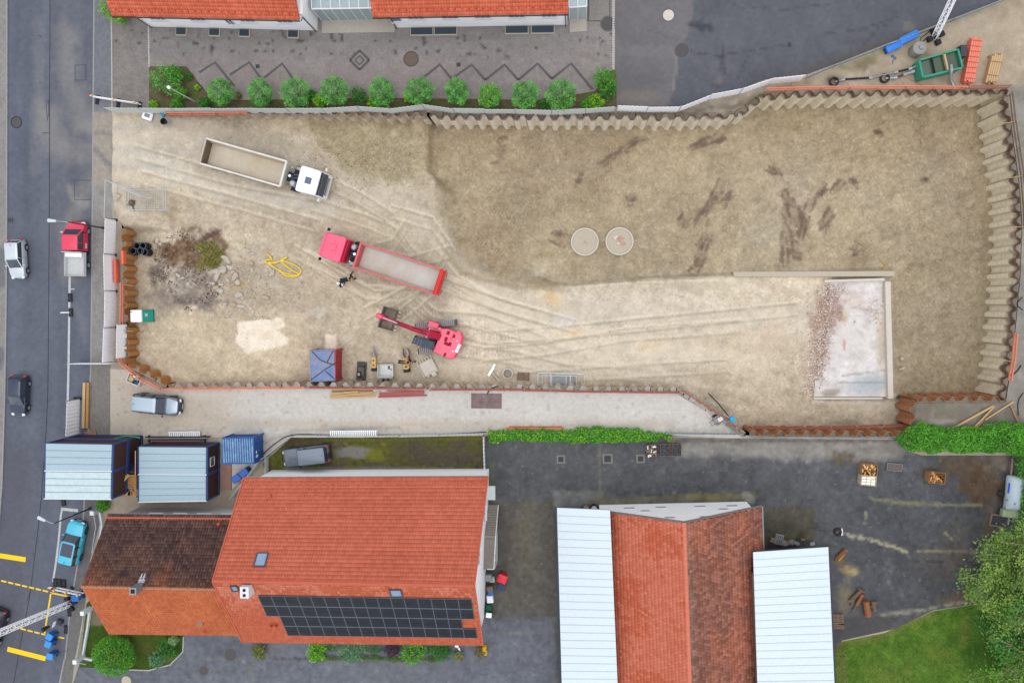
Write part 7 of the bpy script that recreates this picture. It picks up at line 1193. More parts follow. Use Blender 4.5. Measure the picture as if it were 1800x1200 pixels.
# ---- attachments beside the south piles
YEL = mat('machine_yellow', (214, 176, 104), rough=.6, var=.15, scale=3); GRS = mat('worn_grey_steel', (156, 150, 146), rough=.5, metal=.3, var=.25, scale=4)
def at(name, label, cat, px, py, rzdeg=0., group=None): return thing(name, label, cat, FP(px, py, .0), rad(rzdeg), group)
t = at('compactor_plate', 'dark vibrating compactor attachment beside the yellow hammer', 'attachment', 636, 652, -4); dk = mat('dirty_dark_steel', (98, 92, 88), rough=.7, metal=.2, var=.3, scale=4); obj('base_plate', MB().cbox((0, 0, .12), (.95, 1.85, .18), .06), dk, t); obj('housing', MB().cbox((.05, .0, .45), (.7, .95, .5), .08), dk, t); obj('motor_block', MB().cbox((-.05, -.25, .75), (.42, .5, .22), .05), M_BLK, t); obj('bracket', MB().box((.0, -.75, .5), (.75, .12, .6)).box((.0, .65, .4), (.75, .1, .45)), dk, t); obj('motor_badge', MB().box((-.05, -.25, .87), (.22, .26, .02)), GRS, t)
t = at('hydraulic_hammer', 'yellow hydraulic breaker hammer lying with grey chisel', 'attachment', 659, 632, 2); obj('chisel', MB().tube([(0, .5, .3), (0, 1.15, .3), (0, 1.45, .28)], [.09, .09, .02], 10), M_STEELG, t); obj('sleeve', MB().lathe([(.2, 0), (.22, .1), (.2, .45)], (0, 0, 0), 12), M_STEELG, t); t.children[-1].location = (0, .25, .3); t.children[-1].rotation_euler = (-math.pi/2, 0, 0); obj('housing', MB().cbox((0, -.25, .32), (.46, 1.1, .55), .06), YEL, t); obj('port', MB().lathe([(.09, 0), (.09, .03)], (0, -.05, .6), 10).lathe([(.1, 0), (.1, .03)], (0, -.5, .6), 10), dk, t); obj('mount', MB().cbox((0, -.95, .35), (.56, .28, .5), .04), M_BLK, t)
t = at('grading_bucket', 'pale empty grading bucket standing open between the hammer and the grapple', 'bucket', 680, 650, 1); pr = [(-.75, .55), (.62, .55), (.62, -.6), (-.75, -.6)]; bm_ = mat('pale_bucket', (214, 216, 212), rough=.5, var=.12, scale=2.5); obj('shell', MB().box((0, -.02, .12), (1.5, 1.2, .06)).box((-.75, 0, .42), (.05, 1.2, .6)).box((.75, 0, .42), (.05, 1.2, .6)).box((0, -.6, .45), (1.5, .06, .7)), bm_, t); obj('lip', MB().cbox((0, .62, .2), (1.52, .12, .14), .03), GRS, t); obj('back_plate', MB().cbox((0, -.72, .6), (1.5, .24, .25), .04), GRS, t); obj('hanger', MB().box((-.25, -1.0, .55), (.1, .45, .5)).box((.25, -1.0, .55), (.1, .45, .5)).tube([(-.3, -1.05, .6), (.3, -1.05, .6)], .06, 8), M_BLK, t); obj('mud_smear', MB().box((.25, .25, .155), (.2, .35, .01)).box((.45, .05, .155), (.15, .12, .01)), dk, t)
t = at('grapple', 'yellow grapple attachment with grey jaws beside the toothed bucket', 'attachment', 715, 634, 6)
for s in (-1, 1): obj('jaw', MB().loft([[(s*x, y, z_) for x, y in ((.05, .3), (.3, .35), (.42, .7), (.35, 1.1), (.12, 1.25), (.2, .8))] for z_ in (.12, .6)]), mat('grapple_jaw', (170, 158, 150), var=.3, scale=5), t)
obj('body', MB().cbox((0, 0, .4), (.62, .7, .6), .1), YEL, t); obj('rotator', MB().lathe([(.3, 0), (.34, .15), (.3, .5)], (0, -.55, .12), 14), YEL, t); obj('mount', MB().cbox((0, -.95, .4), (.6, .3, .5), .04), M_BLK, t); obj('rotator_cap', MB().lathe([(.12, 0), (.12, .04)], (0, -.55, .62), 10), dk, t)
t = at('toothed_bucket', 'pale digging bucket lying flat with a row of teeth', 'bucket', 753, 645, 28); obj('plate', MB().cbox((0, -.05, .16), (1.5, 1.45, .22), .05), mat('dusty_bucket', (216, 208, 194), rough=.8, var=.15, scale=3), t); obj('side_cutter', MB().cbox((-.76, 0, .26), (.08, 1.5, .42), .02).cbox((.76, -.1, .26), (.08, 1.2, .42), .02), MATS['dusty_bucket'], t); obj('hanger', MB().cbox((.25, -.85, .3), (.45, .5, .45), .05).cbox((-.35, -.8, .25), (.25, .3, .3), .05), MATS['dusty_bucket'], t)
for k in range(6): obj('tooth', MB().loft([[(-.75+k*.3-.06, .66, .1), (-.75+k*.3+.06, .66, .1), (-.75+k*.3+.06, .66, .26), (-.75+k*.3-.06, .66, .26)], [(-.75+k*.3-.04, 1.0, .15), (-.75+k*.3+.04, 1.0, .15), (-.75+k*.3+.04, 1.0, .2), (-.75+k*.3-.04, 1.0, .2)]]), MATS['dusty_bucket'], t)
# ---- things along the south wall
t = at('trestle_sign', 'white folding sign with thin legs lying by the south piles', 'sign', 864, 652, 58); obj('board', MB().cbox((0, 0, .5), (1.0, .25, .04), .01), M_HW, t); obj('board_end', MB().cbox((.65, .05, .52), (.34, .2, .04), .01), M_HW, t)
for dx in (-.2, .15): obj('leg', MB().beam((dx, -.1, .48), (dx-.35, -1.0, .05), .05, .05), M_WOODG, t)
t = at('concrete_ring', 'open concrete shaft ring lying beside the wooden pallet', 'concrete ring', 893, 656); obj('ring', MB().lathe([(.52, 0), (.52, .5), (.5, .52), (.42, .52), (.42, .02)], n=28, cap=False), M_CONCW, t, 40); obj('ring_sand', MB().lathe([(.42, .1), (.001, .14)], n=20), mat('ring_gravel', (170, 162, 150), var=.2, scale=9), t)
def pallet(label, px, py, ang, z=None, m=M_WOODG, group='wooden pallets', L=1.2, W=.8, n=6):
    t = thing('pallet', label, 'pallet', FP(px, py) if z is None else P(px, py, z), rad(ang), group)
    for k in range(n): obj('slat', MB().box((0, -W/2+W*(k+.5)/n, .13), (L, W/n*.62, .025)), m, t)
    for k in (-1, 0, 1): obj('bearer', MB().box((k*(L/2-.08), 0, .07), (.1, W, .09)), m, t)
    return t
pallet('grey wooden pallet between the concrete ring and the wire crates', 920, 661, -4); pallet('brown pallet next to the long timbers on the pavement', 160, 764, 3, .005, mat('reddish_pallet', (176, 126, 100), var=.2, scale=4))
def wire_crate(label, px0, px1, py0, py1, h, z):
    a = P(px0, py1, z+h); b = P(px1, py0, z+h); t = thing('wire_crate', label, 'crate', (a.x, a.y, z), rad(-1), 'wire crates'); L, W = b.x-a.x, b.y-a.y; fr = MB()
    for zz in (.05, h):
        for p, q_ in (((0, 0), (L, 0)), ((L, 0), (L, W)), ((L, W), (0, W)), ((0, W), (0, 0))): fr.tube([(*p, zz), (*q_, zz)], .03, 6)
    for p in ((0, 0), (L, 0), (L, W), (0, W)): fr.tube([(*p, 0), (*p, h)], .03, 6)
    obj('frame', fr, M_WIRE, t); w_ = MB(); n = int(L/.28)
    for k in range(1, n): w_.beam((L*k/n, 0, .06), (L*k/n, 0, h), .012, .012); w_.beam((L*k/n, W, .06), (L*k/n, W, h), .012, .012); w_.beam((L*k/n, 0, .06), (L*k/n, W, .06), .012, .012)
    for k in (.33, .66): w_.beam((0, 0, h*k), (L, 0, h*k), .012, .012); w_.beam((0, W, h*k), (L, W, h*k), .012, .012)
    obj('mesh_infill', w_, M_WIRE, t); obj('top_bar', MB().beam((L*.7, 0, h), (L*.7, W, h), .05, .04).beam((L*.28, 0, h), (L*.28, W, h), .04, .04), M_WIRE, t); return t
zf = FZ(985, 665); wire_crate('outer galvanised wire crate against the south piles', 945, 1027, 656, 677, .9, zf+.02); wire_crate('inner galvanised wire crate stacked inside the larger one', 953, 1013, 660, 680, .7, zf+.06); t = thing('steel_sheet', 'grey steel sheet inside the wire crates', 'steel sheet', P(990, 668, zf+.1), 0); obj('sheet', MB().box((0, 0, .1), (2.2, .9, .03)), M_STEELG, t); obj('stiffener', MB().box((0, .4, .13), (2.2, .05, .03)).box((0, -.4, .13), (2.2, .05, .03)), M_STEELG, t)
# ---- timber and steel stacks
def beams(name, label, rows, cat, z=.0, group=None):
    first = rows[0]; t = wthing(name, label, cat, P(*first[0], z), group)
    for a, b, w_, h_, zz, m in rows: obj('plank' if 'steel' not in m.name and 'red' not in m.name else 'steel_beam', MB().beam(P(*a, z+zz), P(*b, z+zz), w_, h_), m, t)
    return t
rows = []; rg = random.Random(11)
for k in range(5): rows.append(((580+rg.uniform(0, 4), 684+k*3.6), (655+rg.uniform(-8, 8), 683+k*3.2), .17, .08, .05, [M_WOOD, M_WOODG, M_RAILD][k % 3] if k < 2 else M_WOOD))
rows += [((580, 698), (630, 691), .12, .1, .18, M_WOOD), ((605, 690), (630, 688), .16, .1, .2, M_PLY), ((620, 694), (655, 689), .1, .08, .22, M_WOOD), ((650, 695), (668, 689), .12, .08, .24, M_PLY), ((612, 698), (652, 696), .1, .06, .15, M_WOOD), ((585, 682), (680, 680), .1, .08, .06, M_RAILD)]
beams('timber_stack', 'stack of fresh timber planks lying on the drive beside the pit', rows, 'timber'); rs = mat('red_steel_beam', (168, 84, 82), rough=.6, var=.15, scale=3); beams('steel_beams', 'dark red steel beams next to the timber stack on the drive', [((667, 693), (745, 689), .3, .2, .12, rs), ((665, 697.5), (750, 694.5), .14, .16, .1, rs), ((680, 686.5), (744, 687), .08, .1, .1, rs)], 'steel beams')
tag(obj('steel_plate', MB().cbox(P(855, 704.5, .03), (2.9, 1.42, .05), .01, rad(-.5)), mat('rusty_steel_plate', (112, 96, 100), rough=.6, metal=.2, var=.25, scale=1.6, rgb2=(134, 112, 104))), 'large brown steel plate lying on the gravel drive', 'steel plate')
beams('timber_pair', 'two long squared timbers lying on the pavement by the white panel', [((149, 672), (147, 752), .28, .24, .13, M_WOOD), ((155.5, 672), (153.5, 752), .26, .24, .13, mat('brown_timber', (176, 134, 86), var=.2, scale=4))], 'timber'); beams('timber_planks', 'orange-brown planks stacked along the ivy hedge', [((890, 752), (991, 752), .16, .1, .06, M_RAIL), ((892, 754), (990, 755), .14, .1, .06, M_WOOD), ((895, 750), (988, 750), .12, .08, .05, M_RAILD)], 'timber')
beams('loose_timbers', 'loose long timbers leaning into the hedge at the right', [((1674, 753), (1746, 713), .17, .1, .2, M_WOOD), ((1703, 760), (1748, 714), .1, .08, .3, M_WOOD), ((1708, 759), (1744, 718), .12, .08, .2, mat('brown_timber', (176, 134, 86))), ((1697, 758), (1712, 748), .1, .06, .1, M_WOODG), ((1731, 738), (1781, 706), .12, .08, .15, M_WOOD), ((1717, 752), (1735, 728), .08, .06, .2, M_PLY)], 'timber'); beams('leaning_post', 'single thin timber leaning at the right edge by the hose', [((1776, 711), (1792, 748), .09, .08, .2, MATS['brown_timber']), ((1777, 711), (1793, 748), .05, .05, .1, M_WOODG)], 'timber')
def scaffold_deck(label, a, b, w_, z):
    pa, pb = P(*a, z), P(*b, z); u_ = (pb-pa).normalized(); L = (pb-pa).length; t = wthing('scaffold_deck', label, 'scaffold deck', pa, 'aluminium scaffold decks'); n = Vector((-u_.y, u_.x, 0)); al = mat('aluminium', (226, 230, 232), rough=.4, metal=.3)
    for s in (-1, 1): obj('side_rail', MB().beam(pa+n*w_/2*s, pb+n*w_/2*s, .06, .1), al, t)
    k = .06
    while k < L-.1: obj('rung', MB().beam(pa+u_*k-n*w_/2, pa+u_*k+n*w_/2, .12, .04), al, t); k += .2
    return t
scaffold_deck('aluminium scaffold deck lying north of the single-storey containers', (297, 763), (352, 762), .45, .3); scaffold_deck('aluminium scaffold deck leaning on the fence above the mossy court', (580, 762), (664, 761), .5, .7)
t = wthing('pipe_rack', 'low rack of dark pipes along the container row', 'pipe rack', P(310, 772))
for k in range(4): obj('pipe', MB().tube([P(255+k*4, 768+k*2.4, .35), P(370-k*6, 767+k*2.6, .35)], .06, 6), [M_BLK, M_STEELG, M_DST, M_RAILD][k], t)
for x in (262, 320, 360): obj('stand', MB().box(P(x, 771, .17), (.1, .7, .32)), M_DST, t)
tag(obj('walkway_deck', MB().cbox(P(397, 838, .1), (1.1, 2.5, .12), .02, rad(-1)), mat('grey_brown_boards', (158, 122, 108), var=.2, scale=3)), 'grey-brown boarded deck at the end of the single-storey containers', 'deck')
t = thing('tool_chest', 'long blue tool chest standing obliquely beside the boarded deck', 'chest', P(427, 833, .0), rad(36)); obj('chest', MB().cbox((0, 0, .35), (2.0, .62, .7), .04), M_NAVY, t)
for s in (-1, 1): obj('lid', MB().cbox((s*.48, 0, .74), (.9, .66, .08), .03), mat('lid_blue', (56, 104, 190), rough=.4), t)
# ---- tool tub, cart, pump at the pit edge
t = thing('tool_tub', 'white tub full of tools beside the curved orange rail', 'tub', P(240, 666, .0), rad(-22)); obj('tub', MB().box((0, 0, .1), (1.3, .85, .06)).box((0, .44, .3), (1.36, .05, .45)).box((0, -.44, .3), (1.36, .05, .45)).box((.66, 0, .3), (.05, .9, .45)).box((-.66, 0, .3), (.05, .9, .45)), mat('tub_white', (232, 226, 220), rough=.5), t)
for k, (dx, dy, sx, sy, m) in enumerate([(-.3, 0, .5, .5, M_PLY), (.25, .15, .5, .3, mat('teal_case', (60, 170, 170))), (.3, -.2, .4, .25, M_NAVY), (-.1, .25, .4, .2, M_HW), (.0, -.25, .3, .2, M_BLK)]): obj('tool_case', MB().cbox((dx, dy, .3), (sx, sy, .3), .03, k*.3), m, t)
t = thing('site_cart', 'grey site cart standing beside the oblique piles', 'cart', P(1262, 735, .0), rad(30)); obj('tray', MB().box((0, 0, .4), (1.0, .7, .05)).box((0, .34, .52), (1.0, .04, .25)).box((0, -.34, .52), (1.0, .04, .25)).box((.5, 0, .52), (.04, .7, .25)), M_STEELG, t); obj('load', MB().cbox((.1, -.05, .55), (.5, .4, .24), .04), mat('load_pale', (226, 220, 218)), t); obj('load_bag', MB().cbox((-.3, .05, .52), (.3, .5, .2), .05), mat('load_mauve', (156, 140, 146)), t)
for s in (-1, 1): obj('wheel', MB().lathe([(.05, -.05), (.2, -.05), (.2, .05), (.05, .05)], (0, 0, 0), 14), M_TYRE, t); t.children[-1].location = (-.2, s*.42, .2); t.children[-1].rotation_euler = (math.pi/2, 0, 0)
obj('handle', MB().tube([(-.5, .2, .5), (-.85, .2, .75), (-.85, -.2, .75), (-.5, -.2, .5)], .025, 6), M_BLK, t)
t = thing('pump', 'small pump under a bright cyan cover on the oblique piles', 'pump', P(1285, 735, .3), rad(15)); obj('pump_body', MB().lathe([(.2, 0), (.22, .1), (.22, .5), (.15, .55)], n=12), M_DST, t); obj('cover', MB().loft([[(.3*math.cos(a), .28*math.sin(a), .5) for a in np.linspace(0, 6.28, 9)[:-1]], [(.26*math.cos(a), .25*math.sin(a), .68) for a in np.linspace(0, 6.28, 9)[:-1]], [(.1*math.cos(a), .1*math.sin(a), .74) for a in np.linspace(0, 6.28, 9)[:-1]]]), mat('cyan_cover', (16, 172, 222), rough=.5), t); obj('outlet', MB().tube([(.1, -.2, .3), (.25, -.6, .3), (.2, -1.0, .1)], .06, 8), M_GALV, t)
tag(obj('steel_pole', MB().tube([P(1245, 691, -1.4), P(1262, 708, -.6), P(1281, 731, .4)], .06, 8), M_DST), 'dark steel pole leaning over the oblique piles', 'pole'); tag(obj('bent_pipe', MB().tube([P(1246, 711, .3), P(1249, 707, .4), P(1254, 708, .5), P(1258, 713, .5)], .08, 8), M_GALV, None, 50), 'galvanised bent pipe end on the oblique piles', 'pipe')
# gate corner clutter
tag(obj('tarpaulin', MB().loft([[P(x, y, .1) for x, y in ((279, 197), (291, 197), (290, 206), (286, 207))], [P(x, y, .45) for x, y in ((280, 197.5), (290, 198), (288, 204), (286, 205))]]), mat('cyan_tarp', (30, 150, 190), rough=.5)), 'crumpled cyan tarpaulin at the start of the north guard rail', 'tarpaulin'); t = thing('sand_bag', 'white sand bag lying inside the entrance', 'bag', P(260, 204, .0), rad(-20)); obj('bag', MB().loft([rrect(-.5, .5, .4, .03, .15), rrect(-.45, .4, .38, .25, .15), rrect(-.3, .25, .2, .36, .1)]), M_HW, t, 50); obj('grey_flap', MB().cbox((.1, .0, .36), (.5, .35, .06), .02), M_STEELG, t); t = thing('bucket', 'black bucket beside the cyan tarpaulin', 'bucket', P(291, 215, -.1)); obj('shell', MB().lathe([(.2, 0), (.3, .4), (.33, .42), (.28, .41), (.18, .04)], n=16, cap=False), M_BLK, t, 40); obj('bottom', MB().lathe([(.2, .02), (.001, .03)], n=14), M_BLK, t)
t = thing('tree_stump', 'dug-out stump with dark roots above the flat mesh panels', 'stump', P(233, 357, -.05)); obj('stump', MB().lathe([(.32, 0), (.3, .25), (.2, .4), (.001, .42)], n=12), M_BARK, t, 40); obj('roots', MB().tube([(0, 0, .1), (.1, -.5, .06), (.2, -.8, .02)], [.14, .1, .04], 6).tube([(0, 0, .1), (-.4, -.1, .05), (-.5, -.3, .02)], [.1, .08, .03], 6).tube([(0, .1, .1), (.35, .2, .05)], [.1, .04], 6), M_BARK, t)
# ---- north-east corner: tank, pipes, bundles
z = 0.; TQ = [P(x, y, 1.5) for x, y in ((1616, 106), (1684, 87), (1692, 119), (1622, 136))]; t = wthing('settling_tank', 'green three-chamber settling tank of water at the pit corner', 'tank', (TQ[0].x, TQ[0].y, 0)); gm = mat('tank_green', (52, 150, 122), rough=.5, var=.12, scale=2); wm = mat('murky_water', (78, 96, 74), rough=.08, var=.1, scale=1.2, rgb2=(66, 86, 66), spec=.6); cen = sum(TQ, Vector())/4
for a, b in zip(TQ, TQ[1:]+TQ[:1]): m_ = (a+b)/2; u_ = (b-a).normalized(); obj('tank_wall', MB().box((m_.x, m_.y, .76), ((b-a).length, .08, 1.48), math.atan2(u_.y, u_.x)), gm, t); obj('tank_rim', MB().beam(a, b, .14, .1), gm, t)
obj('tank_floor', MB().prism([(p.x, p.y) for p in TQ], .02, .1), gm, t); iq = [p.lerp(cen, .03) for p in TQ]
for k, (t0, t1) in enumerate(((0, .34), (.34, .64), (.64, 1))): obj('water', MB().prism([(p.x, p.y) for p in (iq[0].lerp(iq[1], t0), iq[0].lerp(iq[1], t1), iq[3].lerp(iq[2], t1), iq[3].lerp(iq[2], t0))], .12, 1.12+.05*k), wm, t)
obj('baffle', MB().beam(TQ[0].lerp(TQ[1], .34)-Vector((0, 0, .3)), TQ[3].lerp(TQ[2], .34)-Vector((0, 0, .3)), .05, .5), mat('baffle_dark', (56, 66, 62)), t); obj('weir', MB().beam(TQ[0].lerp(TQ[1], .64)-Vector((0, 0, .1)), TQ[3].lerp(TQ[2], .64)-Vector((0, 0, .1)), .16, .3), mat('weir_tan', (190, 160, 128), var=.15), t); obj('outlet_frame', MB().box(P(1690, 92, .6), (.5, 1.0, .9)), M_DST, t); obj('outlet_pipe', MB().tube([P(1672, 115, 1.5), P(1673, 122, 1.8), P(1672, 128, 1.6), P(1670, 138, .5), P(1676, 150, .3), P(1679, 158, .5)], .12, 8), M_GALV, t, 50)
def pipe_line(label, pts, r_, m1, m2):
    t_ = wthing('pump_pipe', label, 'pipe', P(*pts[0][:2], 0), 'pump pipes to the settling tank'); W = [P(*p) for p in pts]
    for i, (a, b) in enumerate(zip(W, W[1:])): obj('pipe_section', MB().tube([a, b], r_, 8), m1 if i % 2 == 0 else m2, t_); obj('coupling', MB().tube([b-(b-a).normalized()*.15, b+(b-a).normalized()*.15], r_*1.5, 8), M_GALV, t_)
    obj('well_ring', MB().lathe([(.42, 0), (.42, .25), (.3, .25), (.28, .02)], W[0]+Vector((-.1, 0, -.1)), 16, False), M_BLK, t_); return t_
pipe_line('long suction pipe from the far well to the green tank', [(1468, 144, .2), (1482, 140, .3), (1530, 137, .25), (1575, 127, .3), (1600, 121, .5), (1618, 114, .9)], .09, M_STEELG, M_BLK); pipe_line('short suction pipe from the near well to the green tank', [(1557, 138, .2), (1574, 137, .3), (1590, 131, .3), (1605, 126, .5), (1620, 122, .8)], .1, M_GALV, mat('brown_hose', (92, 72, 64)))
t = thing('concrete_well', 'grey concrete ring stack with cables beside the green tank', 'well', P(1607, 92, .0)); obj('ring', MB().lathe([(.55, 0), (.55, .6), (.57, .62), (.57, 1.2), (.5, 1.25), (.001, 1.26)], n=22), mat('wet_concrete', (150, 148, 142), var=.15, scale=3), t, 40); obj('lid_pump', MB().lathe([(.2, 0), (.2, .15), (.1, .2)], (.1, .05, 1.25), 12), M_STEELG, t); obj('cable', MB().tube([(0, .3, 1.2), (.1, .9, 1.0), (.8, 1.4, .6), (1.3, 1.9, .4)], .04, 6), M_BLK, t)
for (x, y, lab, L_) in ((1566, 86, 'lower of two blue tarp-covered boxes on the low fence', 1.3), (1593, 70, 'upper of two blue tarp-covered boxes on the low fence', 1.6)):
    t = thing('tarp_box', lab, 'box', P(x, y, .1), rad(25), 'blue covered boxes'); obj('box', MB().cbox((0, 0, .35), (L_, .55, .7), .04), M_NAVY, t); obj('cover', MB().loft([rrect(-L_/2-.05, L_/2+.05, .33, .5, .06), rrect(-L_/2-.03, L_/2+.03, .31, .74, .08), rrect(-L_/2+.2, L_/2-.3, .18, .8, .05)]), mat('blue_tarp', (42, 124, 214), rough=.4, var=.1, scale=3), t, 40)
t = thing('blue_bag', 'small blue rag below the tarp-covered boxes', 'rag', P(1571, 101, .02), rad(-40)); obj('rag', MB().cbox((0, 0, .06), (.5, .2, .12), .04), mat('dull_blue', (76, 122, 180)), t); obj('strap', MB().beam((.1, -.2, .03), (.3, -.5, .03), .04, .02), M_BLK, t)
def bundle(name, label, cs, h, rows_, cols_, m, cat):
    Q4 = [P(x, y, h) for x, y in cs]; t_ = wthing(name, label, cat, (Q4[0].x, Q4[0].y, 0)); layers = max(1, int(h/.2))
    for i in range(cols_):
        for L_ in range(layers):
            a, b = Q4[0].lerp(Q4[1], (i+.5)/cols_), Q4[3].lerp(Q4[2], (i+.5)/cols_); w_ = (Q4[1]-Q4[0]).length/cols_*.86; dz = Vector((0, 0, -h+(L_+.5)*h/layers)); sh = (b-a).normalized()*random.uniform(-.12, .12); obj('bar', MB().beam(a+dz+sh, b+dz+sh, w_, h/layers*.9), m, t_)
    for k in range(rows_): a, b = Q4[0].lerp(Q4[3], (k+.5)/rows_), Q4[1].lerp(Q4[2], (k+.5)/rows_); obj('strap', MB().beam(a+Vector((0, 0, .015)), b+Vector((0, 0, .015)), .05, .02), M_RAILD, t_)
    return t_
bundle('board_bundle', 'bundle of orange boards stacked by the green tank', [(1709, 66), (1727, 68), (1713, 143), (1695, 142)], .9, 8, 5, mat('salmon_board', (242, 132, 108), rough=.7, var=.1, scale=4), 'boards'); bundle('timber_bundle', 'bundle of raw timber beams in the top right corner', [(1745, 96), (1763, 98), (1752, 146), (1733, 143)], .6, 2, 5, M_WOOD, 'timber'); tag(obj('timber_bearer', MB().box(P(1748, 98, .06), (1.1, .16, .1), rad(10)), M_WOODG), 'dark bearer under the raw timber bundle', 'timber')  # last: a single grey timber bar on the ground at the raw timber bundle
# ---- lattice masts
def lattice(label, base, top, w_=.45, m=M_HW):
    a, b = P(*base), P(*top); t_ = wthing('lattice_mast', label, 'mast', a, 'white lattice cable masts'); d = (b-a).normalized(); u_ = d.orthogonal().normalized(); v_ = d.cross(u_); L_ = (b-a).length; cs = [u_*w_/2*s+v_*w_/2*q_ for s, q_ in ((-1, -1), (1, -1), (1, 1), (-1, 1))]
    for c_ in cs: obj('chord', MB().tube([a+c_, b+c_], .045, 6), m, t_)
    n = int(L_/.95); br = MB()
    for i in range(4):
        for k in range(n): br.tube([a+cs[i]+d*(L_*k/n), a+cs[(i+1) % 4]+d*(L_*(k+1)/n)], .022, 5); br.tube([a+cs[i]+d*(L_*k/n), a+cs[(i+1) % 4]+d*(L_*k/n)], .022, 5)
    obj('bracing', br, m, t_); obj('base_frame', MB().box((a.x, a.y, a.z+.08), (1.3, .14, .16), .4).box((a.x, a.y, a.z+.08), (.14, 1.3, .16), .4), M_DST, t_)
    for k in range(4): q_ = a+Vector((math.cos(k*1.57+.4)*.55, math.sin(k*1.57+.4)*.55, .22)); obj('ballast', MB().cbox(q_, (.45, .45, .3), .04, .4), M_RUB, t_)
    return t_
lattice('white lattice mast leaning across the street at the lower left', (124, 1060, .0), (-60, 1136, 14.5)); lattice('white lattice mast at the top right beside the low fence', (1643, 66, 0.), (1690, -34, 7.0), .4)
# ---- street furniture
def lamp(label, base, top, head, z0=0., h=5.5):
    a = P(*base, z0); t_ = wthing('street_lamp', label, 'street lamp', a, 'street lamps'); b = Vector((a.x, a.y, z0+h)); hd = P(*head, z0+h+.15); hd2 = hd; obj('pole', MB().tube([a, b], [.085, .05], 8), M_DST, t_); d = (hd-b); d.z = 0; L_ = d.length; d.normalize(); obj('arm', MB().tube([b, b+d*.3+Vector((0, 0, .12)), hd-d*.4], .035, 6), M_GALV, t_); R = Matrix.Rotation(math.atan2(d.y, d.x), 3, 'Z'); pr = [R @ Vector(p)+hd for p in ((-.45, -.1, 0), (.3, -.17, 0), (.4, 0, 0), (.3, .17, 0), (-.45, .1, 0))]; obj('lamp_head', MB().loft([pr, [p+Vector((0, 0, .1)) for p in pr]]), mat('lamp_grey', (206, 212, 212), rough=.4), t_); obj('base_collar', MB().lathe([(.13, 0), (.13, .3), (.09, .32)], a, 10), M_DST, t_); return t_
lamp('street lamp arching over the red pickup', (183, 401), None, (91, 388), .0, 5.6); lamp('street lamp beside the turquoise car', (159, 893), None, (73, 911), .0, 5.6)
a = P(347, 181); t = wthing('garden_lamp', 'slim white lamp post among the corner bushes', 'lamp post', a); obj('pole', MB().tube([a, Vector((a.x, a.y, 5.4))], [.07, .045], 8), mat('pale_pole', (196, 204, 200)), t); obj('lamp_head', MB().lathe([(.06, 0), (.16, .05), (.14, .2), (.02, .26)], (a.x, a.y, 5.35), 12), M_HW, t)
def foot_sign(label, px, py, ang=0):
    t_ = thing('marker_foot', label, 'rubber foot', P(px, py, RZ), rad(ang), 'rubber feet on the street'); obj('block', MB().cbox((0, 0, .07), (.42, .85, .13), .03), M_RUB, t_); obj('slot', MB().box((.05, .12, .14), (.12, .12, .015)).box((.05, -.12, .14), (.12, .12, .015)), M_DST, t_); return t_
t = foot_sign('upper of two black rubber feet on the parking line', 124, 523); obj('stub', MB().tube([(-.1, 0, .1), (-.35, 0, .14)], .03, 6), M_STEELG, t); t = foot_sign('rubber foot with a white marker rod on the parking line', 125, 549); obj('rod', MB().tube([(-.1, 0, .12), (-.9, -.02, .3)], .05, 8), M_HW, t)
for i, x in enumerate((98, 105, 113)): foot_sign(['left', 'middle', 'right'][i]+' of three rubber feet above the lower road barrier', x, 1023+i)
foot_sign('rubber foot lying south of the left container stack', 112, 881, 10); foot_sign('rubber foot beside the lattice mast base', 123, 1075, 5); foot_sign('rubber foot at the kerb beside the traffic light', 117, 1105, -5)
tag(obj('concrete_bag', MB().loft([[P(x, y, .16) for x, y in ((82, 1033), (88, 1030), (93, 1031), (88, 1035))], [P(x, y, .3) for x, y in ((83, 1033), (88, 1031), (92, 1031), (88, 1034))]]), mat('cream_bag', (222, 206, 196))), 'small cream bag beside the three rubber feet', 'bag')
def bin_(label, px, py, ang, z0, m, lidm, s=1.0, group='blue bins', two=False):
    t_ = thing('wheeled_bin', label, 'bin', P(px, py, z0), rad(ang), group); obj('body', MB().loft([rrect(-.25*s, .25*s, .24*s, .08, .05), rrect(-.31*s, .31*s, .3*s, .92*s, .05)]), m, t_, 30); obj('lid', MB().loft([rrect(-.35*s, .34*s, .33*s, .93*s, .06), rrect(-.33*s, .31*s, .31*s, 1.0*s, .08), rrect(-.15*s, .15*s, .18*s, 1.03*s, .06)]), lidm, t_, 30); obj('handle', MB().tube([(-.33*s, -.24*s, .95*s), (-.4*s, -.24*s, .98*s), (-.4*s, .24*s, .98*s), (-.33*s, .24*s, .95*s)], .025, 6), m, t_)
    for q_ in (-1, 1): obj('wheel', MB().lathe([(.02, -.03), (.1, -.03), (.1, .03), (.02, .03)], (0, 0, 0), 12), M_TYRE, t_); t_.children[-1].location = (-.24*s, q_*.26*s, .1); t_.children[-1].rotation_euler = (math.pi/2, 0, 0)
    return t_
BB = mat('bin_blue', (40, 110, 190), rough=.45); BL = mat('bin_lid_blue', (60, 150, 226), rough=.4, var=.06); bin_('upper of the two touching blue bins by the traffic light', 97, 1112, 150, RZ, BB, BL); bin_('lower of the two touching blue bins by the traffic light', 95, 1125, 160, RZ, BB, BL); bin_('single blue bin below the traffic light', 98, 1146, 165, RZ, BB, BL); bin_('blue bin at the end of the road barrier under the ochre roof edge', 143, 1045, 0, 0, BB, BB)
t = thing('traffic_light', 'black mobile traffic light standing on the closed lane', 'traffic light', P(108, 1090, RZ), rad(160)); obj('pole', MB().tube([(0, 0, .2), (0, 0, 2.3)], .04, 8), M_GALV, t); hd = obj('signal_head', MB().cbox((.12, 0, 2.2), (.22, .32, .9), .04), M_BLK, t)
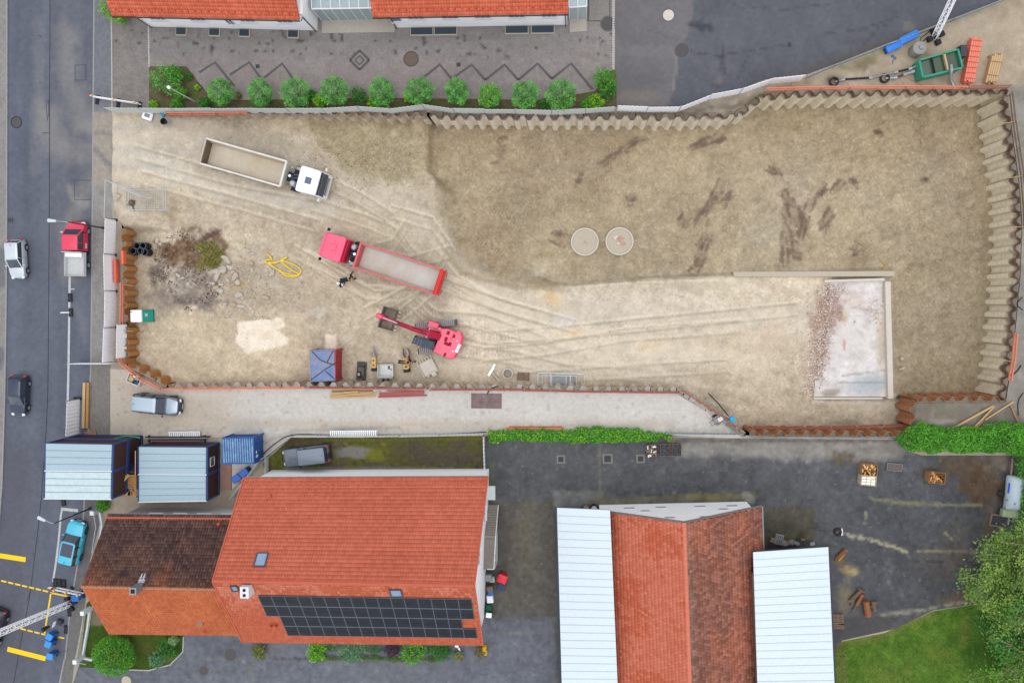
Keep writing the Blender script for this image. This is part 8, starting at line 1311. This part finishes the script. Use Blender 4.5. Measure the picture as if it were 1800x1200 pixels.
for k in range(3): obj('visor', MB().lathe([(.11, 0), (.12, .16)], (0, 0, 0), 10, False), M_BLK, hd); hd.children[-1].location = (.23, 0, 1.92+.28*k); hd.children[-1].rotation_euler = (0, math.pi/2, 0)
obj('battery_box', MB().cbox((0, 0, .25), (.55, .4, .4), .04), M_DST, t); obj('white_panel', MB().cbox((-.2, -.35, 1.6), (.06, .6, .4), .02), M_HW, t); obj('stay', MB().beam((0, 0, .9), (.7, .5, .06), .04, .04).beam((0, 0, .9), (-.7, .4, .06), .04, .04), M_DST, t)
t = thing('warning_sign', 'thin sign post leaning at the kerb near the lower blue bin', 'sign post', P(116, 1144, .0), 0); obj('pole', MB().tube([(0, 0, 0), (-.1, 0, 1.6)], .03, 6), M_GALV, t); obj('plate', MB().box((-.1, 0, 1.6), (.04, .5, .5), .5), M_STEELG, t)
# fences with white pillars around the small garden
M_PIL = mat('white_pillar', (232, 236, 238), rough=.7, var=.06)
def garden_fence(label, pts, h=1.2, pillars=(0, -1)):
    W = [P(x, y, 0) for x, y in pts]; t_ = wthing('garden_fence', label, 'fence', W[0], 'garden fences with white pillars')
    for i in sorted(set((p % len(W)) for p in pillars)): obj('pillar', MB().cbox(W[i]+Vector((0, 0, .75)), (.42, .42, 1.5), .03), M_PIL, t_)
    for a, b in zip(W, W[1:]):
        L_ = (b-a).length; n = int(L_/.13); obj('plinth', MB().beam(a+Vector((0, 0, .15)), b+Vector((0, 0, .15)), .2, .3), M_PIL, t_); obj('rail', MB().beam(a+Vector((0, 0, h)), b+Vector((0, 0, h)), .05, .05), M_GALV, t_); obj('lower_rail', MB().beam(a+Vector((0, 0, .45)), b+Vector((0, 0, .45)), .04, .04), M_GALV, t_)
        for k in range(1, n): p = a.lerp(b, k/n); obj('bar', MB().box((p.x, p.y, .8), (.022, .022, .74)), M_GALV, t_)
    return t_
garden_fence('iron garden fence with white pillars beside the globe bush', [(160, 1068), (156, 1100), (147, 1152)]); garden_fence('short iron fence at the bottom of the small garden', [(148, 1154), (164, 1158)], pillars=()); garden_fence('iron fence with a white pillar beside the brown-roofed house', [(177, 895), (181, 920), (174, 965)], pillars=(0,))
# ---- around the big house
bin_('red-lidded bin beside the big house stair', 885, 1010, -20, .0, mat('bin_red', (206, 40, 52), rough=.4), mat('bin_lid_red', (236, 50, 66), rough=.4), 1.25, 'bins at the big house'); bin_('dark blue bin next to the red-lidded one', 883, 1025, -15, .0, mat('bin_darkblue', (54, 66, 84)), mat('bin_lid_slate', (60, 76, 100)), 1.1, 'bins at the big house')
rg = random.Random(5); cl = [((858, 1010), (.9, .7, .9), M_STEELG, 'grey metal cabinet at the stair foot'), ((866, 1015), (.5, .6, .5), M_GALV, 'small galvanised box beside the metal cabinet'), ((862, 1031), (.6, .5, .6), M_WOODG, 'brown cardboard box against the big house gable'), ((863, 1038), (.5, .5, .45), mat('crate_blue', (60, 130, 214)), 'bright blue crate against the big house gable'), ((862, 1050), (.6, .7, .5), M_HW, 'white sacks against the big house gable'), ((860, 1064), (.55, .6, .6), mat('crate_green', (38, 92, 66)), 'dark green crate against the big house gable'), ((860, 1076), (.6, .6, .7), mat('crate_green', (38, 92, 66)), 'dark green crate with white lid near the gable end')]
for (x, y), d, m, lab in cl: t = thing('storage_box', lab, 'box', P(x, y, 0), rg.uniform(-.2, .2), 'clutter along the gable'); obj('box', MB().cbox((0, 0, d[2]/2), d, .03), m, t); obj('lid', MB().cbox((.03, .02, d[2]+.03), (d[0]*.9, d[1]*.8, .06), .02, .1), m if 'white lid' not in lab else M_HW, t)
t = thing('grit_post', 'yellow bollard block at the corner of the big house', 'bollard', P(853, 1140, 0), rad(8)); obj('block', MB().cbox((0, 0, .3), (.35, .8, .6), .04), M_YEL, t); obj('cap', MB().cbox((0, 0, .62), (.3, .7, .05), .02), mat('darker_yellow', (206, 160, 20)), t)
beams('step_stones', 'white decorative stones at the end of the front hedge', [((800, 1134), (806, 1136), .2, .12, .08, M_HW), ((806, 1138), (809, 1144), .16, .12, .08, M_HW), ((803, 1150), (808, 1152), .16, .12, .08, M_HW)], 'stones')
# ---- yard crates, barrels, trailer
def crate(label, px, py, ang, z0, L_, W_, h, m, fill, fillm, group='crates in the yard'):
    t_ = thing('crate', label, 'crate', P(px, py, z0), rad(ang), group); n = max(2, int(h/.16))
    for k in range(n):
        zz = h*(k+.5)/n
        for s in (-1, 1): obj('slat', MB().box((0, s*W_/2, zz), (L_, .03, h/n*.8)), m, t_); obj('slat', MB().box((s*L_/2, 0, zz), (.03, W_, h/n*.8)), m, t_)
    for sx in (-1, 1):
        for sy in (-1, 1): obj('corner_post', MB().box((sx*L_/2*.95, sy*W_/2*.95, h/2), (.07, .07, h)), m, t_)
    rg_ = random.Random(int(px)); obj('base', MB().box((0, 0, .05), (L_*.95, W_*.95, .06)), m, t_)
    if fill == 'logs':
        for k in range(34): c_ = Vector((rg_.uniform(-.42, .42)*L_, rg_.uniform(-.4, .4)*W_, h*rg_.uniform(.75, 1.02))); a_ = rg_.choice([0, .3, 1.5, 1.2, 2.0]); d_ = Vector((math.cos(a_), math.sin(a_), rg_.uniform(-.3, .3)))*.16; obj('split_log', MB().tube([c_-d_, c_+d_], rg_.uniform(.05, .085), 5), rg_.choice(fillm), t_)
    elif fill == 'stones':
        for k in range(46): o = link('stone', rocks[k % 6] if fillm[0] == 0 else (rocksk)[k % 6], None, t_); o.location = (rg_.uniform(-.43, .43)*L_, rg_.uniform(-.43, .43)*W_, h*.86+rg_.uniform(-.05, .06)); o.scale = [rg_.uniform(.05, .1)]*3; o.rotation_euler = (rg_.random()*3, rg_.random()*3, rg_.random()*3)
        obj('fill_bed', MB().box((0, 0, h*.42), (L_*.93, W_*.93, h*.8)), fillm[1], t_)
    elif fill == 'blocks':
        for i in range(3):
            for j in range(3):
                if (i, j) != (2, 2): obj('white_block', MB().cbox((-.33*L_+i*L_*.31, -.3*W_+j*W_*.29, h*.9), (L_*.28, W_*.26, .22), .02), fillm[0], t_)
        obj('fill_bed', MB().box((0, 0, h*.42), (L_*.93, W_*.93, h*.78)), fillm[0], t_)
    return t_
LOGM = [mat('log_pale', (236, 192, 130), var=.12), mat('log_orange', (206, 140, 74), var=.15), mat('log_brown', (132, 84, 50), var=.2)]; DKS = mat('dark_slate_stone', (92, 94, 98), var=.2); rocksk = [r_.copy() for r_ in rocks]
for r_ in rocksk: r_.materials.clear(); r_.materials.append(DKS)
crate('left of three crates by the ivy with wood scraps inside', 1144, 790, 8, 0, .85, 1.1, .6, M_WOODG, 'logs', [M_HW, M_WOODG, LOGM[2], M_STEELG]); crate('middle of three crates by the ivy filled with dark stones', 1168, 789, 0, 0, .9, 1.1, .6, M_WOODG, 'stones', [1, mat('stone_bed', (60, 60, 64))]); crate('right of three crates by the ivy filled with dark stones', 1188, 789, 0, 0, .85, 1.1, .6, M_WOODG, 'stones', [1, mat('stone_bed', (60, 60, 64))])
crate('firewood crate above the white blocks in the dark yard', 1522, 822, -3, 0, 1.35, .95, 1.0, mat('crate_tan', (160, 124, 86), var=.15), 'logs', LOGM); crate('crate of white blocks below the firewood in the dark yard', 1521, 841, -4, 0, 1.35, .9, .9, mat('crate_beige', (196, 180, 150)), 'blocks', [mat('cream_block', (246, 240, 220), rough=.7)]); crate('lone firewood crate near the brown puddle stain', 1639, 836, -5, 0, 1.4, .95, 1.0, MATS['crate_tan'], 'logs', LOGM)
t = thing('metal_tray', 'flat brown metal tray right of the firewood crate', 'tray', P(1571, 820, .0), rad(-4)); obj('tray', MB().box((0, 0, .1), (1.3, .62, .12)), mat('tray_brown', (106, 94, 94)), t); obj('rim', MB().box((0, .32, .18), (1.34, .04, .1)).box((0, -.32, .18), (1.34, .04, .1)).box((.66, 0, .18), (.04, .68, .1)).box((-.66, 0, .18), (.04, .68, .1)), mat('tray_rim', (150, 138, 138)), t)
for x, y, m, m2, lab in ((1030, 890, mat('barrel_brown', (112, 98, 84)), mat('barrel_lid_tan', (158, 142, 126)), 'brown barrel at the corner of the white metal roof'), (1044, 890, M_BLK, mat('barrel_lid_pale', (206, 212, 220)), 'black barrel with pale lid next to the brown one')):
    t = thing('barrel', lab, 'barrel', P(x, y, 0), 0, 'barrels'); obj('shell', MB().lathe([(.3, 0), (.34, .25), (.34, .6), (.3, .88)], n=18), m, t, 40); obj('lid', MB().lathe([(.28, .88), (.28, .92), (.001, .93)], n=18), m2, t)
t = thing('boat_trailer', 'covered grey trailer with two rear beams beside the right hedge', 'trailer', P(1775, 862, 0), rad(84)); gt_ = mat('grey_tarp', (178, 192, 200), rough=.6, var=.12, scale=2.5); obj('frame', MB().box((-.2, 0, .45), (3.2, 1.3, .1)), M_GALV, t); obj('hull_cover', MB().loft([rrect(-1.6, 1.5, .75, .5, .2, .8, 1.0), rrect(-1.6, 1.5, .82, .9, .25, .8, .95), rrect(-1.3, 1.3, .5, 1.25, .2, .7, .9), rrect(-1.0, 1.0, .12, 1.35, .05)]), gt_, t, 50); obj('blue_patch', MB().box((.4, .62, 1.02), (.9, .3, .06), M=Matrix.Rotation(.5, 3, 'X')), mat('patch_blue', (40, 80, 190)), t); obj('rope', MB().beam((.9, -.7, 1.1), (-1.0, .2, 1.36), .05, .04).beam((-.6, -.8, 1.0), (-.7, .8, 1.0), .05, .04), M_BLK, t)
for s in (-1, 1): obj('beam', MB().beam((1.5, s*.42, .6), (3.0, s*.46, .55), .14, .12), M_WOODG, t); wheel(t, -.3, s*.95, .32, .2, M_RIMD)
obj('end_box', MB().cbox((-1.95, .1, .6), (.7, 1.4, .5), .05), mat('mossy_plastic', (150, 166, 130), var=.25, scale=3), t); obj('tow_bar', MB().beam((-1.6, 0, .45), (-3.0, 0, .42), .1, .1), M_GALV, t)
t = thing('wood_frame', 'weathered wooden frame under the tree by the trailer', 'frame', P(1751, 914, 0), rad(-10)); obj('frame_bar', MB().box((0, .5, .1), (1.2, .12, .2)).box((0, -.5, .1), (1.2, .12, .2)).box((-.55, 0, .1), (.12, .9, .2)), M_WOODG, t); obj('cover_sheet', MB().box((.1, 0, .05), (1.0, .9, .04)), M_DST, t)
# logs and pallets by the metal-roofed shed
def logpile(label, items):
    t_ = wthing('log_pile', label, 'logs', P(*items[0][0], 0), 'log piles by the shed')
    for a, b, r_, m in items: obj('log', MB().tube([P(*a, r_), P(*b, r_)], r_, 9), m, t_); obj('cut_face', MB().tube([P(*a, r_)+(P(*a, r_)-P(*b, r_)).normalized()*.004, P(*a, r_)+(P(*a, r_)-P(*b, r_)).normalized()*.02], r_*.88, 9), LOGM[0], t_)
    return t_
RB_ = mat('red_bark', (150, 96, 62), var=.25, scale=5); logpile('thick reddish trunk with broken wood on the yard edge', [((1526, 1082), (1522, 1056), .3, RB_), ((1538, 1072), (1534, 1056), .2, M_BARK), ((1532, 1066), (1540, 1058), .14, RB_)]); logpile('crossed dark logs above the reddish trunk', [((1494, 1056), (1515, 1036), .18, M_BARK), ((1506, 1062), (1516, 1044), .16, RB_), ((1496, 1064), (1500, 1050), .12, M_BARK), ((1510, 1036), (1520, 1040), .12, LOGM[2]), ((1500, 1072), (1508, 1056), .1, M_BARK)]); logpile('rotten log with chips beside the shed roof', [((1487, 966), (1472, 980), .2, LOGM[2]), ((1484, 972), (1474, 984), .12, LOGM[1]), ((1470, 980), (1468, 986), .1, M_BARK)])
for k, (x, y, a) in enumerate(((1472, 1083, 0), (1473, 1092, 3), (1473, 1099, -2))): pallet(['upper', 'middle', 'lower'][k]+' weathered pallet against the right metal roof', x, y, 90+a if k == 9 else a, .0, M_WOODG, 'pallets by the shed', 1.0, .55, 4)
t = wthing('scrap_pile', 'grey scrap frames stacked behind the right metal roof', 'scrap', P(1395, 952)); rg = random.Random(8)
for k in range(11): x = 1358+k*7; obj('scrap_piece', MB().box(P(x, 951+rg.uniform(-5, 6), rg.uniform(.1, .5)), (rg.uniform(.3, 1.0), rg.uniform(.1, .6), rg.uniform(.05, .3)), rg.uniform(-.6, .6)), rg.choice([M_STEELG, M_WOODG, M_DST, M_GALV]), t)
pallet('upright-slatted grey pallet above the scrap pile', 1369, 947, 80, .3, M_STEELG, 'pallets by the shed', 1.0, .8, 5)
t = thing('scrap_coil', 'dark tyre with white rags lying in the right yard', 'tyre', P(1472, 934, .0)); obj('tyre', MB().lathe([(.18, 0), (.36, .02), (.4, .1), (.36, .2), (.18, .22)], n=18, cap=False), M_TYRE, t, 50); obj('white_rag', MB().loft([rrect(.3, .42, .35, .05, .05), rrect(.32, .4, .3, .2, .03)]), M_HW, t)
# ---- workers
M_SKIN = mat('skin', (214, 168, 142), rough=.6, var=.04); M_CLOTH = mat('black_workwear', (38, 36, 46), rough=.9, var=.12, scale=6); M_TRS = mat('dark_trousers', (46, 46, 58), rough=.9, var=.12, scale=6); M_HELM = mat('white_helmet', (238, 240, 244), rough=.4)
def skin_mesh(name, nodes, edges, m, parent, sub=2):
    me = bpy.data.meshes.new(name); me.from_pydata([n[0] for n in nodes], edges, []); o = bpy.data.objects.new(name, me); COL.objects.link(o); o.parent = parent; me.materials.append(m); sk_ = o.modifiers.new('skin', 'SKIN'); sk_.use_smooth_shade = True; lay = me.skin_vertices[0] if me.skin_vertices else None
    for i, n in enumerate(nodes): lay.data[i].radius = (n[1], n[1] if len(n) < 3 else n[2]); lay.data[i].use_root = (i == 0)
    ss = o.modifiers.new('sub', 'SUBSURF'); ss.levels = sub; ss.render_levels = sub; return o
def person(label, px, py, z, face, arms, helmet=M_HELM, stride=.08, vest=None, lean=0.):
    t_ = thing('person', label, 'person', P(px, py, z), rad(face), 'site workers'); l = lean; hx = l*1.0
    body = [((l*.55, 0, .95), .13), ((l*.8, 0, 1.2), .12), ((hx, 0, 1.42), .1), ((hx+.01, 0, 1.5), .055), ((hx+.03, 0, 1.60), .085, .09), ((hx+.04, 0, 1.70), .095, .09), ((hx+.03, 0, 1.76), .06)]; be = [(0, 1), (1, 2), (2, 3), (3, 4), (4, 5), (5, 6)]; hands = []
    for s, (el, wr_) in zip((1, -1), arms):
        i0 = len(body); body += [((hx, s*.19, 1.40), .06), ((el[0], s*el[1], el[2]), .045), ((wr_[0], s*wr_[1], wr_[2]), .032)]; be += [(2, i0), (i0, i0+1), (i0+1, i0+2)]; d = (Vector((wr_[0], s*wr_[1], wr_[2]))-Vector((el[0], s*el[1], el[2]))).normalized(); w0 = Vector((wr_[0], s*wr_[1], wr_[2])); palm = w0+d*.08; body.append((tuple(palm), .036, .02)); be.append((i0+2, i0+3)); sd_ = d.orthogonal().normalized()
        for f, (o_, L_) in enumerate(((-.03, .07), (-.01, .085), (.01, .08), (.03, .06))): tip = palm+d*(.03+L_)+sd_*o_+Vector((0, 0, -.015)); body.append((tuple(palm+d*.045+sd_*o_), .009)); be.append((i0+3, len(body)-1)); body.append((tuple(tip), .008)); be.append((len(body)-2, len(body)-1))
        body.append((tuple(w0+d*.05+sd_*.05), .010)); be.append((i0+2, len(body)-1)); body.append((tuple(w0+d*.09+sd_*.065), .009)); be.append((len(body)-2, len(body)-1))
    for s in (1, -1):
        i0 = len(body); body += [((l*.5, s*.09, .88), .085), ((s*stride*.6, s*.10, .48), .06), ((s*stride-.03, s*.11, .09), .042), ((s*stride+.12, s*.12, .045), .04, .03)]; be += [(0, i0), (i0, i0+1), (i0+1, i0+2), (i0+2, i0+3)]
    skin_mesh('body', body, be, M_SKIN, t_, 1); jk = [((l*.55, 0, .92), .165, .13), ((l*.8, 0, 1.2), .165, .13), ((hx, 0, 1.42), .15, .1), ((hx, 0, 1.47), .07)]; je = [(0, 1), (1, 2), (2, 3)]
    for s, (el, wr_) in zip((1, -1), arms): i0 = len(jk); jk += [((hx, s*.2, 1.41), .08), ((el[0], s*el[1], el[2]), .062), ((wr_[0], s*wr_[1], wr_[2]), .05)]; je += [(2, i0), (i0, i0+1), (i0+1, i0+2)]
    skin_mesh('jacket', jk, je, vest or M_CLOTH, t_, 1); tr_ = [((l*.55, 0, .95), .15, .12)]; te = []
    for s in (1, -1): i0 = len(tr_); tr_ += [((l*.5, s*.1, .84), .105), ((s*stride*.6, s*.105, .48), .08), ((s*stride-.03, s*.112, .14), .065)]; te += [(0, i0), (i0, i0+1), (i0+1, i0+2)]; obj('boot', MB().loft([rrect(s*stride-.1, s*stride+.19, .055, .0, .04), rrect(s*stride-.1, s*stride+.17, .055, .07, .04), rrect(s*stride-.09, s*stride+.03, .05, .17, .03)]), M_BLK, t_, 40); t_.children[-1].location.y = s*.115
    skin_mesh('trousers', tr_, te, M_TRS, t_, 1); hc = (hx+.03, 0, 1.71)
    if helmet: obj('helmet', MB().lathe([(.165, 0), (.135, .015), (.13, .07), (.1, .125), (.05, .15), (.001, .155)], hc, 16), helmet, t_, 60)
    else: obj('hair', MB().lathe([(.112, -.04), (.118, .02), (.1, .08), (.05, .11), (.001, .115)], hc, 14), mat('dark_hair', (44, 36, 32), rough=.8), t_, 60)
    for s in (-1, 1): obj('eye', MB().lathe([(.012, 0), (.001, .006)], (0, 0, 0), 8), M_BLK, t_); t_.children[-1].location = (hx+.128, s*.034, 1.655); t_.children[-1].rotation_euler = (0, math.pi/2, 0); obj('ear', MB().cbox((hx+.03, s*.098, 1.64), (.045, .02, .07), .008), M_SKIN, t_)
    obj('nose', MB().loft([[(hx+.12, -.014, 1.63), (hx+.12, .014, 1.63), (hx+.115, 0, 1.665)], [(hx+.145, -.008, 1.625), (hx+.145, .008, 1.625), (hx+.13, 0, 1.64)]]), M_SKIN, t_); obj('mouth', MB().box((hx+.122, 0, 1.59), (.008, .045, .01)), mat('lips', (170, 100, 92)), t_); return t_
person('worker in black holding white papers beside the red truck', 603, 499, FZ(603, 499), 20, (((.12, .26, 1.15), (.34, .12, 1.12)), ((.12, .26, 1.15), (.34, .12, 1.12)))); pp = [o for o in COL.objects if o.name.startswith('person')][-1]; tag(obj('paper_sheet', MB().box(P(599, 501, FZ(603, 499)+1.2), (.42, .3, .01), rad(20)), M_HW), 'white sheet of paper held by the worker beside the red truck', 'paper')
person('worker in black reaching out an arm next to the paper-holding one', 624, 490, FZ(624, 490), 190, (((.1, .3, 1.15), (.3, .25, 1.05)), ((-.15, .4, 1.2), (-.3, .55, 1.1))), None); person('worker in black bending over the yellow grapple', 728, 635, FZ(728, 635), 175, (((.35, .3, 1.0), (.6, .2, .75)), ((.3, .35, 1.0), (.5, .4, .8))), None, .1, None, .22)
def on_heap(rng, n): r = rng.random(n)**.5; a = rng.uniform(0, 6.28, n); X, Y = 330+68*r*np.cos(a), 476+70*r*np.sin(a); k = fbm(X, Y, 22, 31) > .5; return X[k], Y[k]
scatter('topsoil_clods', 3000, on_heap, .075, [(104, 92, 84), (88, 70, 58), (128, 116, 106), (146, 134, 120), (74, 58, 48)], 6, lambda X, Y: pit_z(X, Y)-.015)
def in_poly(pl, m=2.):
    def f(rng, n): xs = [p[0] for p in pl]; ys = [p[1] for p in pl]; X = rng.uniform(min(xs), max(xs), n); Y = rng.uniform(min(ys), max(ys), n); k = sdist(X, Y, pl) < -m; return X[k], Y[k]
    return f
scatter('yard_litter', 3000, in_poly([(870, 785), (1560, 785), (1760, 815), (1740, 1040), (1560, 1090), (1475, 1110), (1470, 945), (1340, 945), (1340, 870), (970, 870), (970, 1080), (870, 1080)]), .03, [(150, 146, 130), (110, 92, 66), (70, 66, 60), (176, 168, 140), (96, 84, 60)], 8, lambda X, Y: 0*X+.004)
scatter('drive_gravel', 3600, in_poly([(200, 655), (290, 690), (860, 694), (1185, 698), (1280, 755), (860, 756), (515, 758), (400, 760), (200, 765)]), .028, [(176, 172, 166), (150, 146, 140), (222, 218, 212), (196, 180, 162)], 9, lambda X, Y: 0*X+.003)
